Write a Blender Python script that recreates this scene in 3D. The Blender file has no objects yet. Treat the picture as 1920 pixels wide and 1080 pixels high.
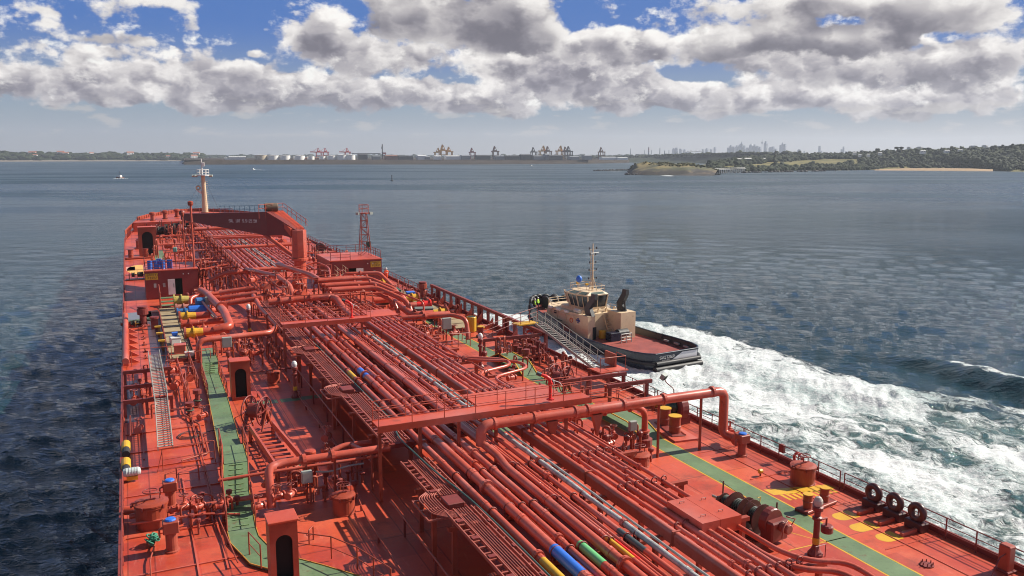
import bpy, bmesh, math, random
import numpy as np
from mathutils import Vector, Matrix, noise as mnoise
random.seed(7)
RAD = math.radians
scene = bpy.context.scene
C = scene.collection

# ------------------------------------------------------------------ camera
SEA = -9.0            # the tanker's main deck is z = 0, +Y is forward, +X is starboard
cam_d = bpy.data.cameras.new('camera'); cam = bpy.data.objects.new('camera', cam_d); C.objects.link(cam)
cam_d.sensor_width = 36; cam_d.lens = 36*1550/1920
cam_d.clip_start = 0.5; cam_d.clip_end = 90000
cam.location = (0, 0, 18)
YAW, PITCH = RAD(24.786), RAD(9.162)
fh = Vector((math.sin(YAW), math.cos(YAW), 0)); right = Vector((math.cos(YAW), -math.sin(YAW), 0))
fwd = fh*math.cos(PITCH) + Vector((0, 0, -math.sin(PITCH)))
up = right.cross(fwd)
M3 = Matrix((right, up, -fwd)).transposed()
cam.rotation_euler = M3.to_euler()
scene.camera = cam

# ------------------------------------------------------------------ exposure
scene.view_settings.view_transform = 'Standard'
try: scene.view_settings.look = 'None'
except Exception: pass
scene.view_settings.gamma = 1
scene.view_settings.use_curve_mapping = False
scene.view_settings.exposure = 0.75
scene.cycles.max_bounces = 6; scene.cycles.diffuse_bounces = 3; scene.cycles.glossy_bounces = 3
scene.cycles.transparent_max_bounces = 6; scene.cycles.volume_bounces = 0
scene.cycles.use_denoising = True
scene.cycles.filter_width = 1.05
scene.cycles.sample_clamp_indirect = 6

# ------------------------------------------------------------------ sun
SUN_AZ, SUN_EL = RAD(93), RAD(38)         # azimuth clockwise from the bow
sl = bpy.data.lights.new('sun', 'SUN'); sl.energy = 5.0; sl.angle = RAD(0.5); sl.color = (1.0, 0.93, 0.82)
so = bpy.data.objects.new('sun', sl); C.objects.link(so)
sdir = Vector((math.sin(SUN_AZ)*math.cos(SUN_EL), math.cos(SUN_AZ)*math.cos(SUN_EL), math.sin(SUN_EL)))
so.rotation_euler = sdir.to_track_quat('Z', 'Y').to_euler(); so.location = sdir*200

# ------------------------------------------------------------------ small node language
class E:
    """wraps a socket so that maths on it makes nodes"""
    def __init__(s, nt, sock): s.nt, s.s = nt, sock
    def _m(s, op, o=None, o2=None, clamp=False):
        n = s.nt.nodes.new('ShaderNodeMath'); n.operation = op; n.use_clamp = clamp
        for i, v in enumerate((s, o, o2)):
            if v is None: continue
            if isinstance(v, E): s.nt.links.new(v.s, n.inputs[i])
            else: n.inputs[i].default_value = v
        return E(s.nt, n.outputs[0])
    def __add__(s, o): return s._m('ADD', o)
    __radd__ = __add__
    def __sub__(s, o): return s._m('SUBTRACT', o)
    def __rsub__(s, o): return (s*-1)+o
    def __mul__(s, o): return s._m('MULTIPLY', o)
    __rmul__ = __mul__
    def __truediv__(s, o): return s._m('DIVIDE', o)
    def pw(s, o): return s._m('POWER', o)
    def exp(s): return s._m('EXPONENT')
    def abs(s): return s._m('ABSOLUTE')
    def mx(s, o): return s._m('MAXIMUM', o)
    def mn(s, o): return s._m('MINIMUM', o)
    def sin(s): return s._m('SINE')
    def clamp(s): return s._m('ADD', 0.0, clamp=True)
    def step(s, a, b, to0=0.0, to1=1.0):
        n = s.nt.nodes.new('ShaderNodeMapRange'); n.interpolation_type = 'SMOOTHSTEP'
        s.nt.links.new(s.s, n.inputs[0]); n.inputs[1].default_value = a; n.inputs[2].default_value = b
        n.inputs[3].default_value = to0; n.inputs[4].default_value = to1
        return E(s.nt, n.outputs[0])
def comb(nt, x, y, z=0.0):
    n = nt.nodes.new('ShaderNodeCombineXYZ')
    for i, v in enumerate((x, y, z)):
        if isinstance(v, E): nt.links.new(v.s, n.inputs[i])
        else: n.inputs[i].default_value = v
    return E(nt, n.outputs[0])
def sep(nt, v):
    n = nt.nodes.new('ShaderNodeSeparateXYZ'); nt.links.new(v.s, n.inputs[0]); return [E(nt, n.outputs[i]) for i in range(3)]
def noisen(nt, vec, scale=1.0, detail=4, rough=0.5, dist=0.0, kind=None, color=False, dims='3D'):
    n = nt.nodes.new('ShaderNodeTexNoise'); n.noise_dimensions = dims
    if kind: n.noise_type = kind
    n.inputs['Scale'].default_value = scale; n.inputs['Detail'].default_value = detail
    n.inputs['Roughness'].default_value = rough; n.inputs['Distortion'].default_value = dist
    if vec is not None: nt.links.new(vec.s, n.inputs['Vector'])
    return E(nt, n.outputs['Color' if color else 'Fac'])
def mixc(nt, f, a, b, mode='MIX'):
    n = nt.nodes.new('ShaderNodeMix'); n.data_type = 'RGBA'; n.blend_type = mode
    for k, v in (('Factor', f), ('A', a), ('B', b)):
        s = [i for i in n.inputs if i.name == k and i.enabled and i.type == ('VALUE' if k == 'Factor' else 'RGBA')][0]
        if isinstance(v, E): nt.links.new(v.s, s)
        elif k == 'Factor': s.default_value = v
        else: s.default_value = (*v, 1) if len(v) == 3 else v
    return E(nt, [o for o in n.outputs if o.type == 'RGBA'][0])
def scalec(nt, c, f):
    n = nt.nodes.new('ShaderNodeVectorMath'); n.operation = 'SCALE'; nt.links.new(c.s, n.inputs[0])
    if isinstance(f, E): nt.links.new(f.s, n.inputs['Scale'])
    else: n.inputs['Scale'].default_value = f
    return E(nt, n.outputs[0])

# ------------------------------------------------------------------ world: physical sky with fair-weather cumulus
w = bpy.data.worlds.new('World'); scene.world = w; w.use_nodes = True
nt = w.node_tree; nt.nodes.clear()
STR = 0.1
out = nt.nodes.new('ShaderNodeOutputWorld'); bg = nt.nodes.new('ShaderNodeBackground'); nt.links.new(bg.outputs[0], out.inputs[0])
bg.inputs['Strength'].default_value = STR
sky = nt.nodes.new('ShaderNodeTexSky'); sky.sky_type = 'NISHITA'; sky.sun_disc = False
sky.sun_elevation = SUN_EL; sky.sun_rotation = SUN_AZ; sky.air_density = 1.0; sky.dust_density = 0.6; sky.ozone_density = 3.0
tc = nt.nodes.new('ShaderNodeTexCoord')
D = E(nt, tc.outputs['Generated'])
dx, dy, dz = sep(nt, D)
az = dx._m('ARCTAN2', dy)*57.2958
el = dz._m('ARCSINE')*57.2958
P0 = comb(nt, az, el, 0.0)
def vadd(a, b):
    n = nt.nodes.new('ShaderNodeVectorMath'); n.operation = 'ADD'
    for i, v in enumerate((a, b)):
        if isinstance(v, E): nt.links.new(v.s, n.inputs[i])
        else: n.inputs[i].default_value = v
    return E(nt, n.outputs[0])
def vmul(a, b):
    n = nt.nodes.new('ShaderNodeVectorMath'); n.operation = 'MULTIPLY'
    for i, v in enumerate((a, b)):
        if isinstance(v, E): nt.links.new(v.s, n.inputs[i])
        else: n.inputs[i].default_value = v
    return E(nt, n.outputs[0])
def vdot(a):
    n = nt.nodes.new('ShaderNodeVectorMath'); n.operation = 'DOT_PRODUCT'; nt.links.new(a.s, n.inputs[0]); nt.links.new(a.s, n.inputs[1])
    return E(nt, n.outputs['Value'])
# gentle warp so that blob outlines never look like ellipses
wc = noisen(nt, vmul(P0, (0.16, 0.26, 0)), 1, 1, 0.5, color=True, dims='2D')
P1 = vadd(P0, vmul(vadd(wc, (-0.5, -0.5, -0.5)), (5.0, 2.2, 0)))
BLOBS_FAR = [(-5.53, 3.98, 1.63, 1.08, 1.2), (-2.74, 4.4, 1.44, 1.3, 1.3), (-0.46, 4.17, 1.5, 1.33, 1.2), (3.36, 4.68, 1.53, 1.51, 1.4), (6.68, 4.39, 1.99, 1.4, 1.4), (9.97, 3.85, 2.76, 1.21, 1.2), (14.77, 3.51, 3.22, 1.02, 1.1), (19.74, 3.72, 3.3, 1.1, 1.1), (24.07, 4.44, 2.59, 1.63, 1.2), (28.38, 4.95, 2.58, 1.55, 1.3), (32.66, 4.4, 2.9, 1.46, 1.3), (36.53, 3.66, 2.48, 1.08, 1.2), (40.29, 3.43, 3.08, 1.0, 1.1), (44.25, 3.03, 3.27, 0.9, 1.0), (49.2, 3.24, 3.34, 1.07, 1.0), (54.07, 3.26, 2.78, 1.15, 1.0), (36.82, 5.53, 2.12, 0.51, -1.0), (21.55, 5.3, 1.47, 0.52, -0.8), (24.79, 1.01, 55.45, 1.33, -1.8), (24.79, -1.63, 62.85, 1.92, -3)]
BLOBS_MID = [(-1.49, 6.0, 1.47, 0.59, 0.5), (8.75, 6.43, 1.22, 0.53, 1.0), (12.15, 7.79, 1.61, 1.22, 1.2), (14.87, 6.75, 2.15, 1.31, 1.2), (18.36, 6.3, 2.55, 0.95, 1.1), (25.86, 6.68, 2.96, 0.89, 1.0), (31.19, 7.15, 2.19, 1.1, 1.3), (34.0, 7.27, 1.44, 0.8, 1.1), (37.75, 7.84, 1.75, 0.93, 1.0), (40.82, 6.43, 2.38, 1.2, 1.2), (44.76, 5.32, 2.59, 1.18, 1.2), (49.05, 5.47, 2.13, 1.48, 1.2), (52.55, 5.01, 1.71, 1.63, 1.3), (54.71, 5.5, 1.37, 1.14, 1.0), (36.82, 5.36, 1.76, 0.51, -1.0), (6.51, 7.32, 2.98, 2.1, -1.4), (29.4, 8.69, 1.47, 0.81, -1.0), (24.79, 1.01, 55.45, 1.33, -1.8), (24.79, -1.63, 62.85, 1.92, -3)]
BLOBS_NEAR = [(17.02, 9.3, 2.54, 1.24, 1.2), (20.88, 8.7, 2.94, 1.47, 1.3), (24.43, 9.22, 2.59, 1.63, 1.2), (26.92, 8.04, 1.85, 1.03, 0.9), (39.46, 7.13, 2.07, 1.0, 1.0), (42.72, 7.66, 2.66, 1.26, 1.15), (46.54, 6.85, 2.21, 1.03, 1.0), (49.51, 7.47, 2.11, 1.13, 1.0), (43.27, 9.41, 5.27, 0.56, 1.1), (50.55, 9.06, 5.01, 0.66, 1.2), (54.22, 8.19, 1.92, 0.64, 1.0), (2.1, 9.04, 1.86, 0.44, 0.68), (3.43, 8.44, 0.95, 0.48, 0.6), (-0.13, 6.75, 1.32, 0.37, 0.85), (-4.34, 8.56, 1.27, 0.29, 0.55), (-3.6, 7.68, 0.73, 0.32, 0.5), (31.51, 9.25, 1.68, 0.95, -1.2), (37.84, 5.51, 2.1, 0.72, -1.1), (6.51, 7.32, 2.65, 1.75, -1.3), (45.22, 8.3, 1.29, 0.28, -0.7), (52.08, 7.52, 1.03, 0.29, -0.7), (12.89, 9.51, 1.41, 0.72, -0.6), (24.79, 1.01, 55.45, 1.33, -1.8), (24.79, -1.63, 62.85, 1.92, -3)]

def blob(v, a, e, sa, se, amp):
    q = vmul(vadd(v, (-a, -e, 0)), (1/sa, 1/se, 0))
    return (vdot(q)*-1).exp()*amp
def coverage(v, blobs):
    tot = None
    for q in blobs:
        t = blob(v, *q); tot = t if tot is None else tot+t
    return tot
def vor(vec, scale, detail, rough, lac=2.1):
    n = nt.nodes.new('ShaderNodeTexVoronoi'); n.voronoi_dimensions = '2D'; n.feature = 'F1'
    nt.links.new(vec.s, n.inputs['Vector'])
    n.inputs['Scale'].default_value = scale; n.inputs['Detail'].default_value = detail
    n.inputs['Roughness'].default_value = rough; n.inputs['Lacunarity'].default_value = lac
    n.normalize = True
    return E(nt, n.outputs['Distance'])
# the rest of the sky, all round and overhead, is scattered cumulus of the same kind
cyl = noisen(nt, vmul(D, (1, 1, 2.6)), 3.2, 2, 0.5)
away = (az-25).abs().step(36, 56)
over = el.step(12, 20)
rest = away.mx(over)
cov_rest = (cyl-0.60)*3.6 + el.step(52, 24)*0.50
w2 = noisen(nt, vmul(P0, (0.55, 0.9, 0)), 1, 3, 0.6, color=True, dims='2D')
def layer(under, blobs, seed, sc, dark, bright, restw):
    off = (seed*7.3, seed*3.1, 0)
    Pw = vadd(vadd(P0, vmul(vadd(w2, (-0.5, -0.5, -0.5)), (2.6, 1.7, 0))), off)
    def puff(o):
        return (0.60 - vor(vmul(vadd(Pw, (o[0], o[1], 0)), (1, 1.25, 0)), sc, 1.4, 0.42))*2.2
    d0 = puff((0, 0)); d1 = puff((0.42/sc*0.42, 0.55/sc*0.42))
    fine = noisen(nt, vadd(vmul(P0, (0.8, 1.2, 0)), off), 1, 6, 0.60, dims='2D')
    cv = coverage(P1, blobs)*(1-rest) + cov_rest*restw*rest
    dens = cv - 0.50 + d0*0.60 + (fine-0.5)*1.1
    alpha = dens.step(0.0, 0.40)
    up_ = coverage(vadd(P1, (0.1, 0.75, 0)), blobs)*(1-rest) + cov_rest*rest*restw
    thick = up_ - 0.55 + d1*0.45 + (fine-0.5)*0.8
    lit = (0.75 + (d0-d1)*0.60 + (fine-0.5)*0.35 - thick.step(-0.25, 1.2)*0.52 + dens.step(0.55, 0.0)*0.06).clamp()
    ramp = nt.nodes.new('ShaderNodeValToRGB'); nt.links.new(lit.s, ramp.inputs[0])
    cr = ramp.color_ramp; cr.interpolation = 'B_SPLINE'
    cols = [(0.0, (0.13, 0.12, 0.15)), (0.25, (0.25, 0.235, 0.27)), (0.5, (0.44, 0.415, 0.43)), (0.75, (0.72, 0.685, 0.67)), (1.0, (1.02, 0.985, 0.94))]
    cr.elements[0].position = 0; cr.elements[1].position = 1
    for i, (p, c) in enumerate(cols):
        e = cr.elements[0] if i == 0 else cr.elements[-1] if i == 4 else cr.elements.new(p)
        k = dark + (bright-dark)*p
        e.color = (c[0]*k, c[1]*k, c[2]*k, 1)
    return mixc(nt, alpha, under, E(nt, ramp.outputs[0]))
skyc = scalec(nt, E(nt, sky.outputs[0]), STR)
# low haze: the clear air pales to a grey beige near the horizon
hs = nt.nodes.new('ShaderNodeHueSaturation'); hs.inputs['Saturation'].default_value = 1.35; hs.inputs['Value'].default_value = 0.62
nt.links.new(skyc.s, hs.inputs['Color'])
clear = mixc(nt, el.step(2.5, 8.5), (0.265, 0.345, 0.43), (0.060, 0.175, 0.50))
clear = mixc(nt, el.step(14, 40), clear, E(nt, hs.outputs[0]))
c0 = layer(clear, BLOBS_FAR, 1, 0.40, 1.3, 1.05, 0.6)
c0 = layer(c0, BLOBS_MID, 2, 0.30, 1.15, 1.05, 0.9)
c1 = layer(c0, BLOBS_NEAR, 3, 0.22, 1.0, 0.95, 1.0)
hazec = mixc(nt, az.step(-5, 60), (0.345, 0.36, 0.395), (0.46, 0.435, 0.41))
hz = el.step(3.3, 0.2)
c2 = mixc(nt, hz*0.93, c1, hazec)
# small far clouds low in the haze
fcl = noisen(nt, vmul(P0, (0.32, 1.25, 0)), 1, 4, 0.55, dims='2D')
fm = fcl.step(0.55, 0.70)*el.step(0.9, 1.6)*el.step(4.2, 2.6)
c3 = mixc(nt, fm*0.55, c2, (0.58, 0.54, 0.51))
# below the horizon: water-coloured, only seen by reflections
c4 = mixc(nt, el.step(0.0, -1.0), c3, (0.10, 0.13, 0.16))
fin = scalec(nt, c4, 0.60/STR)
nt.links.new(fin.s, bg.inputs['Color'])
w.cycles.sampling_method = 'MANUAL'; w.cycles.sample_map_resolution = 512


# ------------------------------------------------------------------ materials
MATS = {}
def mat(name, col, rough=0.5, metal=0.0, var=0.12, scale=1.2, rust=0.0, bump=0.0, spec=0.5, fade=0.0, emit=None):
    """painted or bare surface: broad colour drift, fine grain, rust blooms and faded patches"""
    if name in MATS: return MATS[name]
    m = bpy.data.materials.new(name); m.use_nodes = True; nt = m.node_tree
    b = nt.nodes['Principled BSDF']
    g = nt.nodes.new('ShaderNodeNewGeometry'); P = E(nt, g.outputs['Position'])
    n1 = noisen(nt, P, scale*0.5, 4, 0.6); n2 = noisen(nt, P, scale*7, 3, 0.6)
    k = (n1-0.5)*2*var*1.6 + (n2-0.5)*var*1.4 + 1.0
    c = scalec(nt, mixc(nt, 0.0, col, col), k)
    if fade: c = mixc(nt, noisen(nt, P, scale*0.23, 5, 0.65).step(0.46, 0.72)*fade, c, tuple(min(1, v*0.72+0.17) for v in col))
    if rust:
        r = noisen(nt, P, scale*1.7, 6, 0.7)
        mp = nt.nodes.new('ShaderNodeMapping'); mp.inputs['Scale'].default_value = (3.2, 3.2, 0.5); nt.links.new(P.s, mp.inputs[0])
        r2 = noisen(nt, E(nt, mp.outputs[0]), scale*1.4, 5, 0.7)
        c = mixc(nt, r.step(0.56, 0.70)*min(1, rust*1.8), c, (0.12, 0.040, 0.022))
        c = mixc(nt, r2.step(0.60, 0.72)*min(1, rust*1.5), c, tuple(v*0.45 for v in col))
    nt.links.new(c.s, b.inputs['Base Color'])
    rr = (n1-0.5)*0.35 + rough
    nt.links.new(rr.clamp().s, b.inputs['Roughness'])
    b.inputs['Metallic'].default_value = metal; b.inputs['Specular IOR Level'].default_value = spec
    if bump:
        bn = nt.nodes.new('ShaderNodeBump'); bn.inputs['Distance'].default_value = bump; bn.inputs['Strength'].default_value = 0.6
        nt.links.new(noisen(nt, P, scale*3, 4, 0.6).s, bn.inputs['Height']); nt.links.new(bn.outputs[0], b.inputs['Normal'])
    if emit:
        b.inputs['Emission Color'].default_value = (*emit[:3], 1); b.inputs['Emission Strength'].default_value = emit[3]
    MATS[name] = m; return m

# ------------------------------------------------------------------ mesh building
class MB:
    """collects shapes into one mesh"""
    def __init__(s): s.v = []; s.f = []; s.mi = []; s.cur = 0; s.sm = []
    def m(s, i): s.cur = i; return s
    def add(s, vs, fs, smooth=False):
        o = len(s.v); s.v.extend([tuple(p) for p in vs])
        for f in fs: s.f.append([i+o for i in f]); s.mi.append(s.cur); s.sm.append(smooth)
        return s
    def box(s, x0, x1, y0, y1, z0, z1):
        vs = [(x, y, z) for z in (z0, z1) for y in (y0, y1) for x in (x0, x1)]
        return s.add(vs, [(0, 2, 3, 1), (4, 5, 7, 6), (0, 1, 5, 4), (2, 6, 7, 3), (0, 4, 6, 2), (1, 3, 7, 5)])
    def bbox(s, x0, x1, y0, y1, z0, z1, b=0.03):
        """box with chamfered edges"""
        def ring(z, i): return [(x0+i, y0, z), (x1-i, y0, z), (x1, y0+i, z), (x1, y1-i, z), (x1-i, y1, z), (x0+i, y1, z), (x0, y1-i, z), (x0, y0+i, z)]
        def rin(z): return [(x0+b, y0+b, z), (x1-b, y0+b, z), (x1-b, y0+b, z), (x1-b, y1-b, z), (x1-b, y1-b, z), (x0+b, y1-b, z), (x0+b, y1-b, z), (x0+b, y0+b, z)]
        vs = rin(z0)+ring(z0+b, b)+ring(z1-b, b)+rin(z1); fs = []
        for k in range(3):
            for i in range(8): j = (i+1) % 8; fs.append((k*8+i, k*8+j, k*8+8+j, k*8+8+i))
        fs.append((7, 5, 3, 1)); fs.append((25, 27, 29, 31))
        return s.add(vs, fs)
    def obox(s, c, sx, sy, sz, rz=0.0, rx=0.0, ry=0.0):
        R = Matrix.Rotation(rz, 3, 'Z') @ Matrix.Rotation(ry, 3, 'Y') @ Matrix.Rotation(rx, 3, 'X'); c = Vector(c)
        vs = [c + R @ Vector((x*sx/2, y*sy/2, z*sz/2)) for z in (-1, 1) for y in (-1, 1) for x in (-1, 1)]
        return s.add(vs, [(0, 2, 3, 1), (4, 5, 7, 6), (0, 1, 5, 4), (2, 6, 7, 3), (0, 4, 6, 2), (1, 3, 7, 5)])
    def bar(s, a, b, wd, ht, upv=(0, 0, 1)):
        """rectangular bar from a to b"""
        a, b = Vector(a), Vector(b); t = (b-a).normalized(); u = Vector(upv)
        if abs(t.dot(u)) > 0.98: u = Vector((0, 1, 0))
        r = t.cross(u).normalized(); u = r.cross(t)
        vs = [p + r*x*wd/2 + u*z*ht/2 for p in (a, b) for x, z in ((-1, -1), (1, -1), (1, 1), (-1, 1))]
        return s.add(vs, [(0, 1, 2, 3), (7, 6, 5, 4), (0, 4, 5, 1), (1, 5, 6, 2), (2, 6, 7, 3), (3, 7, 4, 0)])
    def tube(s, pts, r, n=8, caps=True, bend=0.0):
        """round tube along pts; radius a number or list; bend rounds the corners"""
        pts = [Vector(p) for p in pts]
        if bend:
            q = [pts[0]]
            for i in range(1, len(pts)-1):
                a, b, c = pts[i-1], pts[i], pts[i+1]
                d1, d2 = (a-b), (c-b); l = min(bend, d1.length*0.49, d2.length*0.49)
                p0, p2 = b+d1.normalized()*l, b+d2.normalized()*l
                for k in range(5):
                    t = k/4; q.append(p0*(1-t)**2 + b*2*t*(1-t) + p2*t*t)
            q.append(pts[-1]); pts = q
        rs = r if isinstance(r, (list, tuple)) else [r]*len(pts)
        T = []
        for i in range(len(pts)):
            d = pts[min(i+1, len(pts)-1)]-pts[max(i-1, 0)]
            T.append(d.normalized() if d.length > 1e-9 else Vector((0, 0, 1)))
        u = Vector((0, 0, 1)) if abs(T[0].z) < 0.9 else Vector((0, 1, 0))
        vs = []; fs = []
        for i, p in enumerate(pts):
            x = T[i].cross(u)
            x = x.normalized() if x.length > 1e-6 else T[i].orthogonal().normalized()
            u = x.cross(T[i]).normalized()
            for k in range(n):
                a = 2*math.pi*k/n; vs.append(p + x*math.cos(a)*rs[i] + u*math.sin(a)*rs[i])
        for i in range(len(pts)-1):
            for k in range(n):
                j = (k+1) % n; fs.append((i*n+k, i*n+j, i*n+n+j, i*n+n+k))
        s.add(vs, fs, n > 5)
        if caps:
            s.add(vs[:n], [tuple(range(n-1, -1, -1))]); s.add(vs[-n:], [tuple(range(n))])
        return s
    def cyl(s, c, r, h, n=16, r2=None, axis='z', caps=True):
        c = Vector(c); d = {'x': Vector((h, 0, 0)), 'y': Vector((0, h, 0)), 'z': Vector((0, 0, h))}[axis]
        return s.tube([c, c+d], [r, r if r2 is None else r2], n, caps)
    def lathe(s, prof, c=(0, 0, 0), n=16, axis='z', R=None):
        vs = []; fs = []; c = Vector(c)
        for r, z in prof:
            for k in range(n):
                a = 2*math.pi*k/n; x, y = r*math.cos(a), r*math.sin(a)
                p = {'z': Vector((x, y, z)), 'x': Vector((z, x, y)), 'y': Vector((y, z, x))}[axis]
                if R is not None: p = R @ p
                vs.append(c+p)
        for i in range(len(prof)-1):
            for k in range(n):
                j = (k+1) % n; fs.append((i*n+k, i*n+j, i*n+n+j, i*n+n+k))
        s.add(vs, fs, False)
        if prof[0][0] > 1e-4: s.add(vs[:n], [tuple(range(n-1, -1, -1))])
        if prof[-1][0] > 1e-4: s.add(vs[-n:], [tuple(range(n))])
        return s
    def torus(s, c, R, r, n=20, k=6, R3=None, a0=0, a1=2*math.pi):
        c = Vector(c); vs = []; fs = []; full = abs(a1-a0-2*math.pi) < 1e-6
        N = n if full else n+1
        for i in range(N):
            a = a0+(a1-a0)*i/n
            for j in range(k):
                b = 2*math.pi*j/k
                p = Vector(((R+r*math.cos(b))*math.cos(a), (R+r*math.cos(b))*math.sin(a), r*math.sin(b)))
                vs.append(c + (R3 @ p if R3 is not None else p))
        for i in range(n if full else n):
            i2 = (i+1) % N
            if not full and i == n: break
            for j in range(k):
                j2 = (j+1) % k; fs.append((i*k+j, i2*k+j, i2*k+j2, i*k+j2))
        return s.add(vs, fs, True)
    def ball(s, c, r, n=10, sz=1.0):
        prof = [(max(1e-5, r*math.sin(math.pi*i/n)), -r*sz*math.cos(math.pi*i/n)) for i in range(n+1)]
        vs0 = len(s.f); s.lathe(prof, c, n+4)
        for i in range(vs0, len(s.sm)): s.sm[i] = True
        return s
    def prism(s, poly, z0, z1):
        """upright prism over a polygon of (x, y)"""
        n = len(poly); vs = [(x, y, z0) for x, y in poly]+[(x, y, z1) for x, y in poly]
        return s.add(vs, [tuple(range(n-1, -1, -1)), tuple(range(n, 2*n))]+[(i, (i+1) % n, n+(i+1) % n, n+i) for i in range(n)])
    def quad(s, a, b, c, d): return s.add([a, b, c, d], [(0, 1, 2, 3)])
    def build(s, name, mats, parent=None, loc=None, rz=0.0, scale=None):
        me = bpy.data.meshes.new(name); me.from_pydata([tuple(p) for p in s.v], [], s.f)
        for m_ in (mats if isinstance(mats, (list, tuple)) else [mats]): me.materials.append(m_)
        me.polygons.foreach_set('material_index', s.mi); me.polygons.foreach_set('use_smooth', s.sm)
        me.update()
        o = bpy.data.objects.new(name, me); C.objects.link(o)
        if parent is not None: o.parent = parent
        if loc is not None: o.location = loc
        o.rotation_euler.z = rz
        if scale: o.scale = scale
        return o
X3 = Matrix.Rotation(math.pi/2, 3, 'Y')     # turns a ring lying flat so that its axle points along x
Y3 = Matrix.Rotation(math.pi/2, 3, 'X')     # axle along y
def tag(o, label=None, cat=None, group=None, kind=None):
    if label: o['label'] = label
    if cat: o['category'] = cat
    if group: o['group'] = group
    if kind: o['kind'] = kind
    return o
def thing(name, label, cat, loc=(0, 0, 0), rz=0.0, group=None):
    o = bpy.data.objects.new(name, None); C.objects.link(o); o.location = loc; o.rotation_euler.z = rz
    o.empty_display_size = 0.3
    return tag(o, label, cat, group)
KIDS = {}
def copy_tree(o, parent=None, depth=0):
    c = o.copy(); C.objects.link(c)
    if parent is not None: c.parent = parent
    for ch in list(o.children): copy_tree(ch, c, depth+1)
    return c
def dup(src, loc, label, rz=None, scale=None, group=None):
    c = copy_tree(src); c.location = loc; c['label'] = label
    if rz is not None: c.rotation_euler.z = rz
    if scale: c.scale = scale if isinstance(scale, tuple) else (scale,)*3
    if group: c['group'] = group
    return c
def structure(o, label=None):
    o['kind'] = 'structure'
    if label: o['label'] = label
    return o

# ------------------------------------------------------------------ paints
RED = mat('deck_red_paint', (0.45, 0.064, 0.030), 0.42, var=0.22, scale=0.45, rust=0.25, fade=0.5, spec=0.5)
PIPE = mat('pipe_red_paint', (0.44, 0.075, 0.042), 0.36, var=0.22, scale=1.2, rust=0.34, fade=0.4)
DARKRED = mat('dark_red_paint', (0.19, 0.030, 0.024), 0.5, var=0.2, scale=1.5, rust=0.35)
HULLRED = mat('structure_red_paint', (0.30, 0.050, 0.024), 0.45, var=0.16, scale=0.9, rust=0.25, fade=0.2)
TRAY = mat('tray_red_steel', (0.33, 0.085, 0.06), 0.5, var=0.2, scale=2.5, rust=0.3)
GREEN = mat('walkway_green_paint', (0.110, 0.170, 0.080), 0.5, var=0.35, scale=0.9, rust=0.35, fade=0.35)
YELLOW = mat('yellow_paint', (0.56, 0.31, 0.02), 0.45, var=0.14, scale=1.6, rust=0.12)
BLUE = mat('blue_paint', (0.03, 0.14, 0.55), 0.4, var=0.1)
BAND_GREEN = mat('band_green_paint', (0.13, 0.42, 0.16), 0.45)
BRIGHTRED = mat('bright_red_paint', (0.65, 0.02, 0.015), 0.4)
DARKGREY = mat('dark_grey_paint', (0.05, 0.065, 0.07), 0.45)
SILVER = mat('galvanised_steel', (0.33, 0.33, 0.32), 0.5, 0.3, var=0.3, scale=3, rust=0.15)
LAG = mat('silver_lagging', (0.36, 0.36, 0.35), 0.5, 0.2, var=0.5, scale=5, rust=0.2, bump=0.02)
ALU = mat('weathered_aluminium', (0.36, 0.34, 0.30), 0.5, 0.2, var=0.15, scale=2)
WHITE = mat('white_paint', (0.60, 0.59, 0.57), 0.45, var=0.08, rust=0.1)
CREAM = mat('cream_paint', (0.56, 0.43, 0.28), 0.45, var=0.1, rust=0.12)
BLACK = mat('black_rubber', (0.022, 0.022, 0.024), 0.55, var=0.3)
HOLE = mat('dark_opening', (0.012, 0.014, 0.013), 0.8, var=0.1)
WOOD = mat('tray_grating_tan', (0.30, 0.23, 0.13), 0.6, var=0.2, scale=2, rust=0.2)
HOSEGREEN = mat('green_hose_rubber', (0.035, 0.085, 0.075), 0.5)
ROPE = mat('rope_fibre', (0.06, 0.10, 0.07), 0.8, var=0.4, scale=6)
ORANGE = mat('orange_overall_cloth', (0.85, 0.12, 0.03), 0.7)
GREYBOX = mat('grey_box_paint', (0.30, 0.33, 0.30), 0.45)


# ------------------------------------------------------------------ the sea
def wave_sum(X, Y, dr):
    """height and sideways push of the wind sea; waves shorter than the local mesh spacing fade out"""
    rng = np.random.RandomState(3)
    Z = np.zeros_like(X); DX = np.zeros_like(X); DY = np.zeros_like(X)
    main = math.radians(28)                 # the wind blows across the view: crests lie nearly level in it
    for i in range(150):
        lam = 0.8*(6.0/0.8)**(rng.rand()**1.1) if i > 8 else 7+6*rng.rand()
        th_ = main + rng.randn()*0.5
        k = 2*math.pi/lam; amp = (0.0105 if i > 8 else 0.005)*lam**0.78*(0.6+0.8*rng.rand())
        if lam > 12: amp *= 0.7
        ph = rng.rand()*6.28
        fade = np.clip(lam/(2.6*dr)-0.6, 0, 1)
        a = k*(X*math.sin(th_)+Y*math.cos(th_))+ph
        env = 0.65+0.35*np.sin(a*0.13+X*0.031*rng.rand()+Y*0.027+i)
        s_ = np.sin(a); c_ = np.cos(a)
        Z += amp*fade*env*s_; DX += amp*fade*env*c_*math.sin(th_)*0.8; DY += amp*fade*env*c_*math.cos(th_)*0.8
    return Z, DX, DY
def smooth(a, b, x):
    t = np.clip((x-a)/(b-a), 0, 1); return t*t*(3-2*t)
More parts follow.
